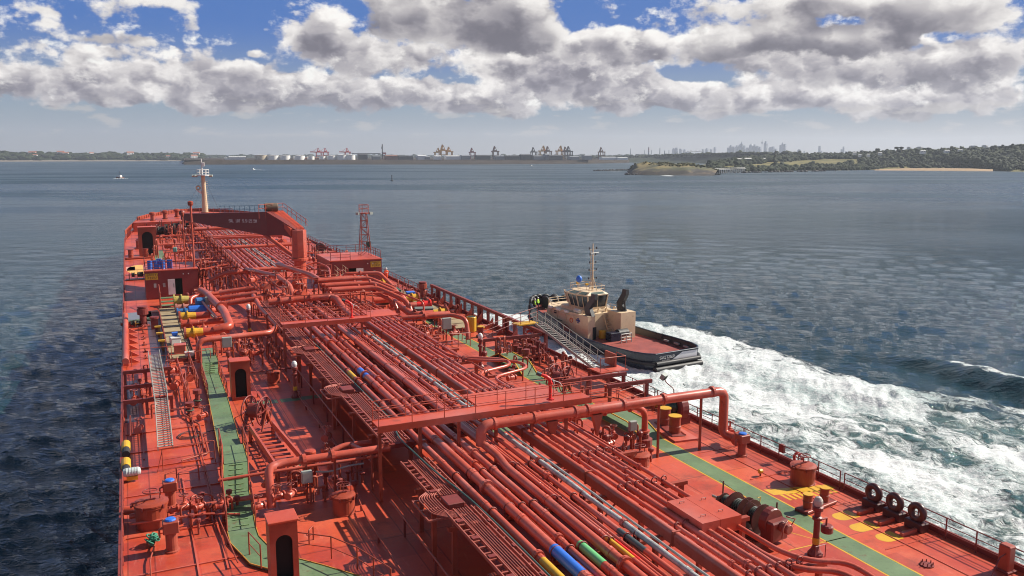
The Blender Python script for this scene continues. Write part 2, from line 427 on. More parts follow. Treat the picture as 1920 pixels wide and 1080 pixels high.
def vnoise(X, Y, s, seed, oct=4):
    """value noise, vectorised"""
    tot = 0; am = 1; nrm = 0
    for o in range(oct):
        x = X/s+seed*17.3; y = Y/s+seed*9.1
        xi = np.floor(x).astype(np.int64); yi = np.floor(y).astype(np.int64); fx = x-xi; fy = y-yi
        fx = fx*fx*(3-2*fx); fy = fy*fy*(3-2*fy)
        def h(a, b):
            n_ = (a*374761393+b*668265263+seed*1442695) & 0xffffffff
            n_ = ((n_ ^ (n_ >> 13))*1274126177) & 0xffffffff
            return ((n_ ^ (n_ >> 16)) & 0xffff)/65535.0
        tot = tot+am*(h(xi, yi)*(1-fx)*(1-fy)+h(xi+1, yi)*fx*(1-fy)+h(xi, yi+1)*(1-fx)*fy+h(xi+1, yi+1)*fx*fy)
        nrm += am; am *= 0.5; s = s/2.03; seed += 1
    return tot/nrm
def wake_edge(Y):
    """outer edge (x) of the white water the tug leaves along the ship's starboard side"""
    return np.interp(Y, WAKE_Y, WAKE_X)
WAKE_Y = [-400, 56.2, 64.4, 73.2, 82.8, 93.0, 104.4, 114.1, 124.5, 140, 150]
WAKE_X = [208.1, 88.1, 84.1, 80.8, 81.3, 80.8, 78.8, 75.2, 61.5, 40, 38]
CREST_Y = [19.9, 59.9, 64.9, 71.9, 77.9, 82.3, 86.5]
CREST_X = [90.4, 93.7, 94.1, 94.5, 91.8, 86.6, 82.9]
SURF = [(649.0, 974.0, (29.0, 29.0), 0.95), (644.0, 910.0, (16.0, 16.0), 0.9), (810.0, 972.0, (18.0, 18.0), 0.9), (790.0, 1261.0, (29.0, 29.0), 0.7), (720.0, 907.0, (15.0, 15.0), 0.5)]

def build_sea():
    F, Hc = 827.0, 18-SEA
    ys = np.concatenate([np.arange(1500, 900, -14), np.arange(900, 420, -3.4), np.arange(420, 60, -1.9), np.arange(60, 12, -1.6), np.arange(12, 2.5, -0.8), [2.0, 1.5, 1.0, 0.7, 0.5, 0.37]])
    rr = Hc*F/ys; rr = np.concatenate([[4.0], rr])
    az_ = np.concatenate([np.arange(-12, 62, 0.105), np.arange(62, 348, 2.0)])
    az_ = np.radians(az_); na = len(az_); nr = len(rr)
    Rg, Ag = np.meshgrid(rr, az_, indexing='ij')
    X = Rg*np.sin(Ag); Y = Rg*np.cos(Ag)
    dr = np.gradient(rr)[:, None]*np.ones((1, na))
    dr = np.maximum(dr*0.55, np.where((Ag > math.radians(62)), Rg*0.035, 0))
    Z, DX, DY = wave_sum(X, Y, dr)
    # white water between the ship and the tug's track
    edge = wake_edge(Y)
    near = smooth(142, 120, Y)
    wob = (vnoise(X, Y, 9, 5)-0.5)*7 + (vnoise(X, Y, 2.4, 8)-0.5)*2.5
    d = edge + wob*np.interp(Y, (20, 90, 115), (1.0, 0.6, 0.35)) - X
    foam = smooth(-1.0, 3.0, d)*smooth(33, 36, X)*near
    core = smooth(4, 14, d)*smooth(30, 40, X)
    thin = 0.50 + 0.50*smooth(0.36, 0.62, vnoise(X, Y, 11, 21, 3))
    age = np.interp(Y, (0, 35, 55, 70, 100), (0.56, 0.70, 0.98, 1.3, 1.3))
    hug = smooth(9, 2, np.abs((X-61)*0.995+(Y-101.5)*0.105)-5.4)*smooth(74, 84, Y)*near*0.5
    foam = np.clip(foam*thin*age+foam*hug, 0, 1.25)
    turb = foam*np.clip(1.4-dr, 0, 1)
    Z = Z*(1-0.4*foam) + turb*((vnoise(X, Y, 6.0, 35)-0.5)*1.2+(vnoise(X, Y, 2.4, 31)-0.5)*1.1+(vnoise(X, Y, 0.8, 41, 3)-0.5)*0.4)
    # the wake's leading wave: a long low crest outside the foam
    cx_ = np.interp(Y, CREST_Y, CREST_X)
    q = (X-cx_)
    hgt = np.interp(Y, (CREST_Y[0]-8, CREST_Y[0], CREST_Y[2], CREST_Y[-1]), (0.3, 1.0, 0.9, 0.0))
    crest = hgt*(np.exp(-(q/2.6)**2) - 0.55*np.exp(-((q+5.5)/3.0)**2))
    Z = Z + crest*1.25*(0.8+0.4*vnoise(X, Y, 7, 77))
    crestfoam = np.exp(-((q-0.3)/0.6)**2)*hgt*smooth(0.42, 0.58, vnoise(X, Y, 5, 91))*1.05
    # ripples of the port bow wave
    pb = np.abs(-X-2 - (Y-20)*0.16*0-np.interp(Y, (30, 60, 110, 160), (40, 28, 16, 5)))
    Z = Z + 0.35*np.exp(-(pb/3.0)**2)*smooth(160, 130, Y)*(X < 0)
    trail = np.exp(-(pb/5.0)**2)*(X < 0)*smooth(150, 120, Y)*0.16
    foam = np.clip(foam+crestfoam+trail*smooth(0.5, 0.75, vnoise(X, Y, 1.5, 51, 3)), 0, 1.25)
    # surf where the swell meets the point and the reef
    for (sx, sy, sr, sa) in SURF:
        dd = np.hypot((X-sx)/sr[0], (Y-sy)/sr[1]*1.6)+(vnoise(X, Y, 14, 61)-0.5)*1.6; foam = np.maximum(foam, sa*smooth(1.2, 0.6, dd))
    vs = np.stack([X+DX, Y+DY, SEA+Z], -1).reshape(-1, 3)
    vs = np.concatenate([vs, [[0, 0, SEA]]]); ctr = len(vs)-1
    i = np.arange(nr-1)[:, None]; j = np.arange(na)[None, :]; j2 = (j+1) % na
    q4 = np.stack([i*na+j, (i+1)*na+j+0*i, (i+1)*na+j2+0*i, i*na+j2+0*i], -1).reshape(-1, 4)
    q4 = q4[:, ::-1]
    tri = np.stack([np.full(na, ctr), (np.arange(na)+1) % na, np.arange(na)], -1)
    me = bpy.data.meshes.new('sea')
    nq, ntri = len(q4), len(tri)
    me.vertices.add(len(vs)); me.vertices.foreach_set('co', vs.astype(np.float32).ravel())
    me.loops.add(nq*4+ntri*3); me.loops.foreach_set('vertex_index', np.concatenate([q4.ravel(), tri.ravel()]).astype(np.int32))
    me.polygons.add(nq+ntri)
    me.polygons.foreach_set('loop_start', np.concatenate([np.arange(nq)*4, nq*4+np.arange(ntri)*3]).astype(np.int32))
    me.polygons.foreach_set('loop_total', np.concatenate([np.full(nq, 4), np.full(ntri, 3)]).astype(np.int32))
    me.polygons.foreach_set('use_smooth', np.ones(nq+ntri, bool))
    me.update(calc_edges=True); me.validate()
    a = me.attributes.new('foam', 'FLOAT', 'POINT'); a.data.foreach_set('value', np.concatenate([foam.ravel(), [0]]).astype(np.float32))
    a = me.attributes.new('churn', 'FLOAT', 'POINT'); a.data.foreach_set('value', np.concatenate([(core*near).ravel(), [0]]).astype(np.float32))
    o = bpy.data.objects.new('sea', me); C.objects.link(o); structure(o)
    m = bpy.data.materials.new('sea_water'); m.use_nodes = True; nt = m.node_tree; b = nt.nodes['Principled BSDF']
    g = nt.nodes.new('ShaderNodeNewGeometry'); P = E(nt, g.outputs['Position'])
    def at_(n_):
        q_ = nt.nodes.new('ShaderNodeAttribute'); q_.attribute_name = n_; return E(nt, q_.outputs['Fac'])
    fo, ch = at_('foam'), at_('churn')
    def vm(op, a_, b_):
        n_ = nt.nodes.new('ShaderNodeVectorMath'); n_.operation = op; nt.links.new(a_.s, n_.inputs[0])
        if isinstance(b_, E): nt.links.new(b_.s, n_.inputs[1])
        else: n_.inputs[1].default_value = b_
        return E(nt, n_.outputs[0])
    rot = nt.nodes.new('ShaderNodeMapping'); rot.inputs['Rotation'].default_value = (0, 0, RAD(28)); nt.links.new(P.s, rot.inputs[0])
    Q = E(nt, rot.outputs[0])
    W = vm('MULTIPLY', Q, (0.45, 1.0, 1.0))
    # ripples on the faces of the waves
    h = noisen(nt, W, 0.42, 5, 0.66, 0.3)*2.4 + noisen(nt, W, 1.5, 4, 0.66, 0.5)*1.25 + noisen(nt, W, 5.0, 2, 0.6)*0.12 + noisen(nt, W, 0.09, 2, 0.5)*1.6
    # lacy foam
    wv = noisen(nt, P, 0.35, 2, 0.5, color=True)
    Pf = vm('ADD', vm('MULTIPLY', vm('ADD', wv, (-0.5, -0.5, -0.5)), (4.5, 4.5, 4.5)), vm('MULTIPLY', P, (1.0, 0.62, 1.0)))
    f1 = noisen(nt, Pf, 0.38, 7, 0.62); f1 = (f1-0.5).abs()*2            # ridges of foam
    f2 = noisen(nt, vm('MULTIPLY', Pf, (1.25, 0.42, 1.0)), 0.15, 5, 0.62)
    cover = fo*1.14 - 0.34 + (f2-0.5)*2.7*(1-fo*0.35)
    fmask = ((cover - f1*1.5)*2.6 + 0.42).clamp()*fo.step(0.02, 0.15)
    fine_ = noisen(nt, P, 3.0, 5, 0.7)
    fmask = (fmask*(0.70+fine_*0.60)).clamp()
    nt2 = (noisen(nt, P, 0.012, 3, 0.5)-0.5)
    deep = mixc(nt, nt2.step(-0.2, 0.2), (0.009, 0.030, 0.038), (0.012, 0.038, 0.046))
    milky = mixc(nt, (f2+nt2).step(0.3, 0.7), (0.035, 0.085, 0.08), (0.12, 0.21, 0.19))
    base = mixc(nt, ch*0.85, deep, milky)
    fc = mixc(nt, (fine_*0.5+f2*0.5).step(0.36, 0.60), (0.26, 0.33, 0.33), (0.66, 0.68, 0.68))
    colr = mixc(nt, fmask, base, fc)
    nt.links.new(colr.s, b.inputs['Base Color'])
    cd = nt.nodes.new('ShaderNodeCameraData')
    # far waves too small to draw blur the reflection
    dist_r = vm('LENGTH', P, (0, 0, 0)); dist_r = E(nt, dist_r.s.node.outputs['Value'])
    far = dist_r.step(150, 700); far2 = dist_r.step(500, 2200)
    h = h + noisen(nt, W, 0.24, 3, 0.6)*dist_r.step(50, 160)*3.2
    h = h + noisen(nt, W, 0.11, 4, 0.6)*far*9.0 + noisen(nt, vm('MULTIPLY', Q, (0.35, 1.0, 1.0)), 0.030, 4, 0.6)*far2*30.0
    gust = noisen(nt, vm('MULTIPLY', Q, (0.3, 1.0, 1.0)), 0.010, 5, 0.6)
    rough = dist_r.step(90, 1200, 0.05, 0.30) + gust.step(0.44, 0.60)*dist_r.step(100, 600)*0.14 + fmask*0.5
    nt.links.new(rough.clamp().s, b.inputs['Roughness'])
    b.inputs['IOR'].default_value = 1.333
    nt.links.new(((fmask*-0.7)+0.88).s, b.inputs['Specular IOR Level'])
    bn = nt.nodes.new('ShaderNodeBump'); bn.inputs['Distance'].default_value = 0.45; bn.inputs['Strength'].default_value = 1.0
    hh = h*(fmask*-0.6+1.0)*0.55 + fmask*(fine_*0.35+f1*-0.3+0.3)
    nt.links.new(hh.s, bn.inputs['Height']); nt.links.new(bn.outputs[0], b.inputs['Normal'])
    me.materials.append(m)
    return o
build_sea()


# ------------------------------------------------------------------ the coast
def foliage_mat(name, a, b_):
    m = bpy.data.materials.new(name); m.use_nodes = True; nt = m.node_tree; b = nt.nodes['Principled BSDF']
    g = nt.nodes.new('ShaderNodeNewGeometry'); P = E(nt, g.outputs['Position'])
    c = mixc(nt, noisen(nt, P, 0.035, 5, 0.7).step(0.35, 0.66), a, b_)
    c = scalec(nt, c, noisen(nt, P, 0.5, 3, 0.7)*1.1+0.45)
    nt.links.new(c.s, b.inputs['Base Color']); b.inputs['Roughness'].default_value = 0.85; b.inputs['Specular IOR Level'].default_value = 0.15
    return m
FOREST = foliage_mat('forest_foliage', (0.009, 0.016, 0.007), (0.030, 0.040, 0.015))
SCRUB = foliage_mat('coastal_scrub', (0.028, 0.034, 0.013), (0.10, 0.095, 0.035))
GRASS = foliage_mat('dry_grass', (0.085, 0.085, 0.03), (0.19, 0.16, 0.06))
ROCK = mat('shore_rock', (0.13, 0.095, 0.065), 0.85, var=0.5, scale=0.12, spec=0.2)
DARKROCK = mat('wet_rock', (0.035, 0.032, 0.03), 0.7, var=0.5, scale=0.15, spec=0.3)
SAND = mat('beach_sand', (0.42, 0.30, 0.19), 0.9, var=0.1, scale=0.02, spec=0.1)
BANK = mat('rubble_bank', (0.040, 0.030, 0.022), 0.9, var=0.45, scale=0.05, spec=0.1)
TANKW = mat('tank_white', (0.78, 0.76, 0.72), 0.5, var=0.06)
TANKC = mat('tank_cream', (0.50, 0.42, 0.31), 0.5, var=0.06)
CONC = mat('concrete_pale', (0.42, 0.42, 0.42), 0.8, var=0.1)
CITY = mat('city_facade', (0.20, 0.23, 0.29), 0.6, var=0.15, scale=0.01)
CITY2 = mat('city_facade_dark', (0.12, 0.15, 0.21), 0.5, var=0.15, scale=0.01)
ROOF = mat('roof_terracotta', (0.30, 0.13, 0.09), 0.8)
GLASSD = mat('window_dark', (0.03, 0.035, 0.04), 0.15)

def land(name, front, crest, back=400, rows=10, matl=None, rough=1.0, prof=0.6, step=None, base=-1.5):
    """a rise of ground: front = shoreline (x, y), crest = (x, y, z) behind it; falls away again at the back"""
    f = np.array([(p[0], p[1]) for p in front], float); c = np.array(crest, float)
    def resample(a, n):
        d = np.concatenate([[0], np.cumsum(np.hypot(*np.diff(a[:, :2], axis=0).T))]); t = np.linspace(0, d[-1], n)
        return np.stack([np.interp(t, d, a[:, k]) for k in range(a.shape[1])], -1)
    L = np.sum(np.hypot(*np.diff(f, axis=0).T)); n = int(max(12, L/(step or 12)))
    f = resample(f, n); c = resample(c, n)
    v = []; 
    for r in range(rows+1):
        t = r/rows; xy = f*(1-t)+c[:, :2]*t
        h = SEA+base + (c[:, 2]-SEA-base)*(t**prof)
        nz = (vnoise(xy[:, 0], xy[:, 1], 26, 5, 5)-0.5)*rough*min(1, t*3)*7
        v.append(np.stack([xy[:, 0], xy[:, 1], h+nz], -1))
    dirv = (c[:, :2]-f); dirv /= np.linalg.norm(dirv, axis=1)[:, None]+1e-6
    for k in (0.4, 1.0):
        xy = c[:, :2]+dirv*back*k; v.append(np.stack([xy[:, 0], xy[:, 1], SEA-2+(c[:, 2]-SEA)*(1-k)*0.95], -1))
    v = np.concatenate(v); R = rows+3
    fs = [(r*n+i, r*n+i+1, (r+1)*n+i+1, (r+1)*n+i) for r in range(R-1) for i in range(n-1)]
    me = bpy.data.meshes.new(name); me.from_pydata(v.tolist(), [], fs); me.materials.append(matl)
    me.polygons.foreach_set('use_smooth', np.ones(len(fs), bool)); me.update()
    o = bpy.data.objects.new(name, me); C.objects.link(o); structure(o)
    def hgt(u, t):      # point on the rise, u along, t up the slope
        x = u*(n-1); i = min(int(x), n-2); fx = x-i; y = t*rows; r = min(int(y), rows-1); fy = y-r
        g = lambda a, b: v[a*n+b]
        return (g(r, i)*(1-fx)+g(r, i+1)*fx)*(1-fy)+(g(r+1, i)*(1-fx)+g(r+1, i+1)*fx)*fy
    return o, hgt
ICO = None
def ico():
    global ICO
    if ICO is None:
        bm = bmesh.new(); bmesh.ops.create_icosphere(bm, subdivisions=2, radius=1)
        ICO = (np.array([v.co[:] for v in bm.verts]), np.array([[v.index for v in f.verts] for f in bm.faces])); bm.free()
    return ICO
def clumps(name, pts, mats_, seed=1, kind='stuff', parent=None, wob=0.42):
    """one mesh of leafy clumps: pts = (x, y, z, radius, height factor)"""
    v0, f0 = ico(); rng = np.random.RandomState(seed); P = np.array(pts, float); n = len(P)
    d = 1+(rng.rand(n, len(v0))-0.5)*2*wob
    V = v0[None]*d[:, :, None]*P[:, None, 3:4]; V[:, :, 2] *= P[:, None, 4]
    V += P[:, None, :3]
    F = (f0[None]+np.arange(n)[:, None, None]*len(v0)).reshape(-1, 3); V = V.reshape(-1, 3)
    me = bpy.data.meshes.new(name); me.vertices.add(len(V)); me.vertices.foreach_set('co', V.astype(np.float32).ravel())
    me.loops.add(len(F)*3); me.loops.foreach_set('vertex_index', F.astype(np.int32).ravel())
    me.polygons.add(len(F)); me.polygons.foreach_set('loop_start', (np.arange(len(F))*3).astype(np.int32)); me.polygons.foreach_set('loop_total', np.full(len(F), 3, np.int32))
    me.update(calc_edges=True); me.materials.append(mats_)
    o = bpy.data.objects.new(name, me); C.objects.link(o)
    if kind: o['kind'] = kind
    if parent: o.parent = parent
    return o
def cover(name, hgt, n, rad, umin=0, umax=1, tmin=0.1, tmax=1.0, matl=None, seed=1, hf=0.75, gap=0.0):
    rng = np.random.RandomState(seed); pts = []
    while len(pts) < n:
        u = umin+(umax-umin)*rng.rand(); t = tmin+(tmax-tmin)*rng.rand()**0.8
        p = hgt(u, t)
        if gap and mnoise.noise(Vector((p[0]*0.01, p[1]*0.01, seed))) < gap-0.5: 
            if rng.rand() < 0.8: continue
        r = rad*(0.55+0.9*rng.rand()); pts.append((p[0], p[1], p[2]+r*0.25, r, hf*(0.7+0.6*rng.rand())))
    return clumps(name, pts, matl, seed)

# --- far left shore: low wooded suburb behind a thin beach
f_ = [(-1056.7, 3650.1), (-612.0, 3750.4), (-262.0, 3791.0), (28.4, 3799.9), (297.5, 3788.3)]
c_ = [(-1151.6, 3987.0, 20.0), (-666.2, 4096.2, 19.1), (-364.3, 4134.0, 18.0), (-118.4, 4148.3, 15.7), (143.5, 4147.5, 13.2), (326.0, 4137.2, 10.7)]
o, hg = land('far_shore_hills', f_, c_, rough=0.5, matl=FOREST, step=60, rows=5)
cover('far_shore_trees', hg, 1100, 15, tmin=0.12, matl=FOREST, seed=3, hf=0.45)
o, _ = land('far_beach', f_, [(-1067.7, 3688.6, -0.8), (-618.3, 3789.9, -2.6), (-264.6, 3830.9, -3.8), (28.8, 3839.9, -4.7), (300.7, 3828.2, -5.4)], back=10, rough=0, matl=mat('far_sand', (0.20, 0.17, 0.14), 0.9), step=200, rows=1, base=0.3)
def house(name, label, loc, sx, sy, h, rz, wallm, roofm, group):
    t = thing(name, label, 'house', loc, rz, group)
    MB().box(-sx/2, sx/2, -sy/2, sy/2, -3, h).build('wall', wallm, t)
    r = MB(); e = 0.4
    r.add([(-sx/2-e, -sy/2-e, h+0.02), (sx/2+e, -sy/2-e, h+0.02), (sx/2+e, sy/2+e, h+0.02), (-sx/2-e, sy/2+e, h+0.02), (-sx/2-e, 0, h*1.5), (sx/2+e, 0, h*1.5)],
          [(0, 3, 2, 1), (0, 1, 5, 4), (2, 3, 4, 5), (1, 2, 5), (3, 0, 4)])
    r.build('roof', roofm, t)
    for k in range(2):
        x = -sx/2+sx*(k+0.5)/2; MB().box(x-sx*0.08, x+sx*0.08, -sy/2-0.06, -sy/2-0.01, h*0.35, h*0.75).build('window', GLASSD, t)
    return t
rng = random.Random(5)
first = None
for k in range(26):
    u = rng.random(); p = hg(u, 0.15+0.6*rng.random()); p = (p[0], p[1], p[2]+6)
    if first is None: first = house('house', 'small pale house among the trees of the far low shore', p, 22, 14, 9, -0.2, TANKW, ROOF, 'houses on the far low shore')
    else: dup(first, p, 'small pale house among the trees of the far low shore', rz=rng.random()-0.5, scale=0.6+0.7*rng.random())

# --- the port: rubble bank, yard, tanks, cranes
pf = [(156.2, 2789.5), (225.8, 2518.5), (488.1, 2326.4), (702.8, 2227.2), (890.7, 2140.4), (1261.6, 2194.7), (1803.1, 2800.7)]
pc = [(145.7, 2475.7, -2.4), (222.1, 2470.0, 4.0), (505.6, 2407.5, 3.7), (617.7, 2360.5, 3.6), (734.5, 2326.8, 2.0), (937.5, 2252.7, 1.9), (1275.6, 2219.5, 1.1), (1569.7, 2438.5, 1.7)]
o, hp = land('port_bank', pf, pc, back=60, rough=0.35, matl=BANK, step=20, rows=4, prof=0.8)
yard_z = 3.5
CR_ = None; yard = MB(); yard.prism([(p[0]*1.002, p[1]*1.002) for p in pc]+[(2273.3, 3531.6), (247.4, 4192.7)], SEA-2, yard_z-0.3); structure(yard.build('port_ground', BANK))
def tank(label, x, y, r, h, m_, z=yard_z):
    t = thing('storage_tank', label, 'storage tank', (x, y, z), 0, 'white storage tanks on the port bank')
    MB().cyl((0, 0, -1), r, h+1, 28, caps=False).build('shell', m_, t)
    MB().lathe([(r, h), (r*0.6, h*1.06), (0.001, h*1.10)], n=28).build('roof', m_, t)
    w_ = MB(); w_.torus((0, 0, h), r+0.15, 0.35, 28, 4); w_.build('rim_walkway', SILVER, t)
    return t
TK = [((355.3, 2504.9), 17.75, 13.12), ((389.1, 2499.9), 17.05, 12.4), ((421.6, 2494.6), 15.55, 12.44), ((461.7, 2487.5), 16.4, 11.71), ((494.5, 2481.2), 10.18, 10.18), ((526.0, 2474.7), 9.43, 10.22), ((553.0, 2468.8), 12.6, 11.82), ((581.6, 2462.2), 15.79, 13.42), ((605.8, 2456.4), 14.24, 13.45)]
TL = ['wide cream oil tank, first from the bank end', 'white oil tank standing beside the wide cream tank', 'white oil tank, second right of the cream tank', 'white oil tank standing alone after a gap', 'short narrow white tank, lower than its neighbours',
      'short narrow white tank below the paired red cranes', 'slim white tank right of the paired red cranes', 'tall white tank below the single red crane', 'last white tank, beside the black shed']
for (xy, r, h), l, k in zip(TK, TL, range(9)): tank(l, xy[0], xy[1], r, h, TANKC if k == 0 else TANKW)
def shed(label, p, sx, sy, h, m_, rz=0.0, cat='warehouse'):
    t = thing('warehouse', label, cat, (p[0], p[1], yard_z), rz, 'port sheds and stores')
    MB().box(-sx/2, sx/2, -sy/2, sy/2, -1, h).build('wall', m_, t)
    r = MB(); r.add([(-sx/2-.5, -sy/2-.5, h+.02), (sx/2+.5, -sy/2-.5, h+.02), (sx/2+.5, sy/2+.5, h+.02), (-sx/2-.5, sy/2+.5, h+.02), (-sx/2-.5, 0, h*1.22), (sx/2+.5, 0, h*1.22)],
        [(0, 3, 2, 1), (0, 1, 5, 4), (2, 3, 4, 5), (1, 2, 5), (3, 0, 4)]); r.build('roof', m_, t)
    return t
DK = mat('shed_dark', (0.05, 0.05, 0.055), 0.7); GR = mat('shed_grey', (0.20, 0.21, 0.23), 0.7); WH = mat('shed_white', (0.62, 0.62, 0.62), 0.6); BR = mat('shed_brown', (0.22, 0.10, 0.07), 0.8)
SH = [((294.7, 2543.0), 46.48, 7.75), ((265.5, 2546.2), 12.35, 4.63), ((648.1, 2476.6), 25.68, 14.45), ((686.4, 2466.3), 22.53, 9.66), ((729.3, 2453.9), 35.5, 11.3), ((770.7, 2441.2), 42.05, 9.7), ((816.6, 2426.3), 25.94, 11.35), ((831.9, 2421.1), 16.22, 8.11), ((908.0, 2393.6), 48.8, 9.76), ((941.4, 2380.6), 26.05, 11.4), ((991.1, 2360.3), 42.37, 11.41), ((1036.1, 2341.0), 29.35, 9.78), ((1073.2, 2324.2), 45.66, 9.78), ((1110.1, 2306.8), 32.61, 13.04), ((1146.7, 2288.8), 39.11, 9.78), ((1190.2, 2266.5), 42.34, 11.4), ((1240.3, 2239.5), 29.27, 8.13), ((1275.6, 2219.6), 22.74, 11.37), ((1331.2, 2186.7), 48.6, 6.48), ((1365.4, 2165.5), 32.34, 5.66), ((862.4, 2410.4), 19.49, 9.74), ((1168.5, 2277.7), 16.29, 14.66), ((511.0, 2508.5), 63.48, 5.55)]
SM = [WH, WH, DK, GR, BR, DK, WH, GR, WH, GR, DK, GR, DK, DK, GR, DK, GR, GR, WH, WH, WH, GR, BR]
SL = ['low white shed left of the cream tank', 'tiny white hut near the bank end', 'square black shed right of the last tank', 'grey shed beside the square black shed', 'brown shed under the tall slender crane',
      'long black shed left of the yellow cranes', 'small white shed left of the yellow cranes', 'grey shed at the foot of the first yellow crane', 'white shed right of the yellow cranes', 'grey shed left of the dark red crane',
      'black shed right of the dark red crane', 'grey shed under the brown crane', 'long black shed right of the brown crane', 'tall black shed left of the crane row', 'grey shed under the first cranes of the row',
      'black shed under the last cranes of the row', 'grey shed right of the crane row', 'small grey shed left of the lone last crane', 'long low white shed past the lone last crane', 'low white shed at the end of the quay',
      'white shed between the yellow cranes', 'tall narrow grey silo block in the crane row', 'long low brown store behind the narrow tanks']
for (xy, w_, h_), m_, l in zip(SH, SM, SL): shed(l, xy, w_, 26, h_, m_, rz=-0.1)
def gantry(label, p, H, m_, boom_up=True, mirror=1, rz=0.0, wide=1.0):
    """ship-to-shore container crane"""
    t = thing('gantry_crane', label, 'crane', (p[0], p[1], yard_z), rz, 'container cranes along the port')
    w_, k = H*0.22*wide, H/45*2.3
    lg = MB()
    for x in (-w_, w_):
        for y in (-8, 8): lg.bar((x, y, 0), (x*0.9, y, H*0.58), k*1.2, k*1.2)
    lg.bar((-w_, -8, H*0.30), (w_, -8, H*0.30), k, k); lg.bar((-w_, 8, H*0.30), (w_, 8, H*0.30), k, k)
    lg.build('leg_frame', m_, t)
    g_ = MB(); g_.box(-w_*1.5, w_*1.35, -4, 4, H*0.56, H*0.64); g_.box(-w_*0.5, w_*0.3, -4.5, 4.5, H*0.645, H*0.72); g_.build('girder', m_, t)
    a = MB(); a.bar((-w_*0.6*mirror, 0, H*0.64), (-w_*0.15*mirror, 0, H*0.95), k, k); a.bar((w_*0.5*mirror, 0, H*0.64), (-w_*0.15*mirror, 0, H*0.95), k*0.8, k*0.8); a.build('apex_frame', m_, t)
    b = MB()
    if boom_up: b.bar((-w_*0.9*mirror, 0, H*0.62), (-w_*0.35*mirror, 0, H*1.0), k*1.4, k*1.8)
    else: b.bar((-w_*1.2*mirror, 0, H*0.61), (-w_*3.2*mirror, 0, H*0.62), k*1.2, k*1.6); b.bar((-w_*0.15*mirror, 0, H*0.95), (-w_*2.4*mirror, 0, H*0.63), k*.4, k*.4)
    b.build('boom', m_, t); return t
CR = {'r': mat('crane_red', (0.75, 0.05, 0.035), 0.5), 'y': mat('crane_ochre', (0.62, 0.32, 0.04), 0.5), 'b': mat('crane_brown', (0.20, 0.09, 0.05), 0.6), 'd': mat('crane_dark', (0.07, 0.06, 0.06), 0.6), 'm': mat('crane_maroon', (0.28, 0.05, 0.05), 0.6)}
GC = [((561.9, 2692.0), 37.55, 'r', 0, 1), ((583.1, 2687.5), 37.62, 'r', 0, 1), ((650.2, 2672.0), 37.81, 'r', 0, 1), ((926.4, 2589.3), 36.64, 'y', 1, -1), ((946.0, 2582.2), 47.14, 'y', 1, 1), ((964.0, 2575.5), 40.17, 'y', 1, 1), ((1034.0, 2548.2), 36.74, 'm', 1, 1), ((1103.3, 2519.0), 42.03, 'b', 1, 1), ((1217.7, 2465.7), 38.52, 'd', 1, 1), ((1242.8, 2453.2), 43.76, 'y', 1, -1), ((1259.9, 2444.4), 42.0, 'b', 1, 1), ((1292.5, 2427.3), 43.72, 'y', 1, -1), ((1310.9, 2417.4), 40.2, 'b', 1, 1), ((1320.1, 2412.4), 41.94, 'd', 1, 1), ((1412.2, 2359.7), 38.32, 'b', 1, 1)]
GL = ['red container crane, left one of the close pair above the white tanks', 'red container crane, right one of the close pair above the white tanks', 'single red container crane above the last white tanks', 'lowest of the three ochre container cranes',
      'tallest of the three ochre container cranes, in their middle', 'brightest ochre container crane, right of the tallest one', 'dark red container crane standing alone', 'brown container crane standing alone with its boom up', 'dark container crane starting the long row',
      'ochre container crane second in the long row', 'brown container crane third in the long row', 'ochre container crane mid-row after a gap', 'brown container crane close beside the last dark one', 'dark container crane ending the long row', 'lone brown crane beyond the long row near the refinery']
for (xy, H_, c, u, mi), l in zip(GC, GL): gantry(l, xy, H_, CR[c], bool(u), mi, rz=-0.15)
t = thing('tower_crane', 'tall slender dark crane with upright boom above a small red frame', 'crane', (*(717.4, 2499.1), yard_z))
q = 1.64
b = MB(); b.bar((-2, 0, 0), (-1, 0, q*28), q*1.5, q*1.5); b.bar((-1, 0, q*28), (-4, 0, q*20), q*.8, q*.8); b.build('mast', CR['d'], t)
b = MB(); b.box(0, q*6, -3, 3, q*10, q*13); b.bar((q*0.4, 0, 0), (q*0.4, 0, q*10), q, q); b.bar((q*5.6, 0, 0), (q*5.6, 0, q*10), q, q); b.build('base_frame', CR['m'], t)
# low line of dark conveyor gantries
t = thing('conveyor_gantry', 'low dark conveyor gantry on trestles right of the single red crane', 'gantry', (*(699.7, 2607.8), yard_z), -0.35)
q = 1.69
MB().box(-q*30, q*24, -4, 4, q*10.0, q*11.4).build('belt_bridge', GR, t)
for k in range(7): MB().bar((q*(-28+k*8), 0, 0), (q*(-28+k*8), 0, q*10), q*0.8, 3).build('leg', GR, t)

# --- dark wooded land behind the port's right end, and the refinery beyond it
o, hb = land('wooded_lowland', [(2035.2, 3647.2), (1841.3, 2783.1), (1810.7, 2312.1), (2059.0, 2197.4)], [(1608.0, 2881.7, -0.6), (1681.1, 2722.9, 4.0), (1701.3, 2470.9, 9.6), (1664.1, 2126.2, 14.7), (1644.0, 1883.4, 17.2), (1660.1, 1733.2, 18.0)], back=300, rough=0.6, matl=FOREST, step=25, rows=6)
cover('lowland_trees', hb, 2200, 8, matl=FOREST, seed=8, hf=0.6, tmin=0.05)
o, hb2 = land('far_ridge', [(321.3, 5190.1), (1378.9, 5013.8), (2299.6, 4663.9), (3130.3, 4152.2), (3985.5, 3340.0)], [(334.1, 5389.7, 6.9), (1110.6, 5284.6, 8.1), (2074.9, 4985.4, 4.4), (2388.0, 4843.3, 6.1), (3250.4, 4312.2, 9.7), (4138.0, 3469.5, 18.0)], back=300, rough=0.4, matl=FOREST, step=80, rows=4)
cover('far_ridge_trees', hb2, 900, 15, matl=FOREST, seed=9, hf=0.4)
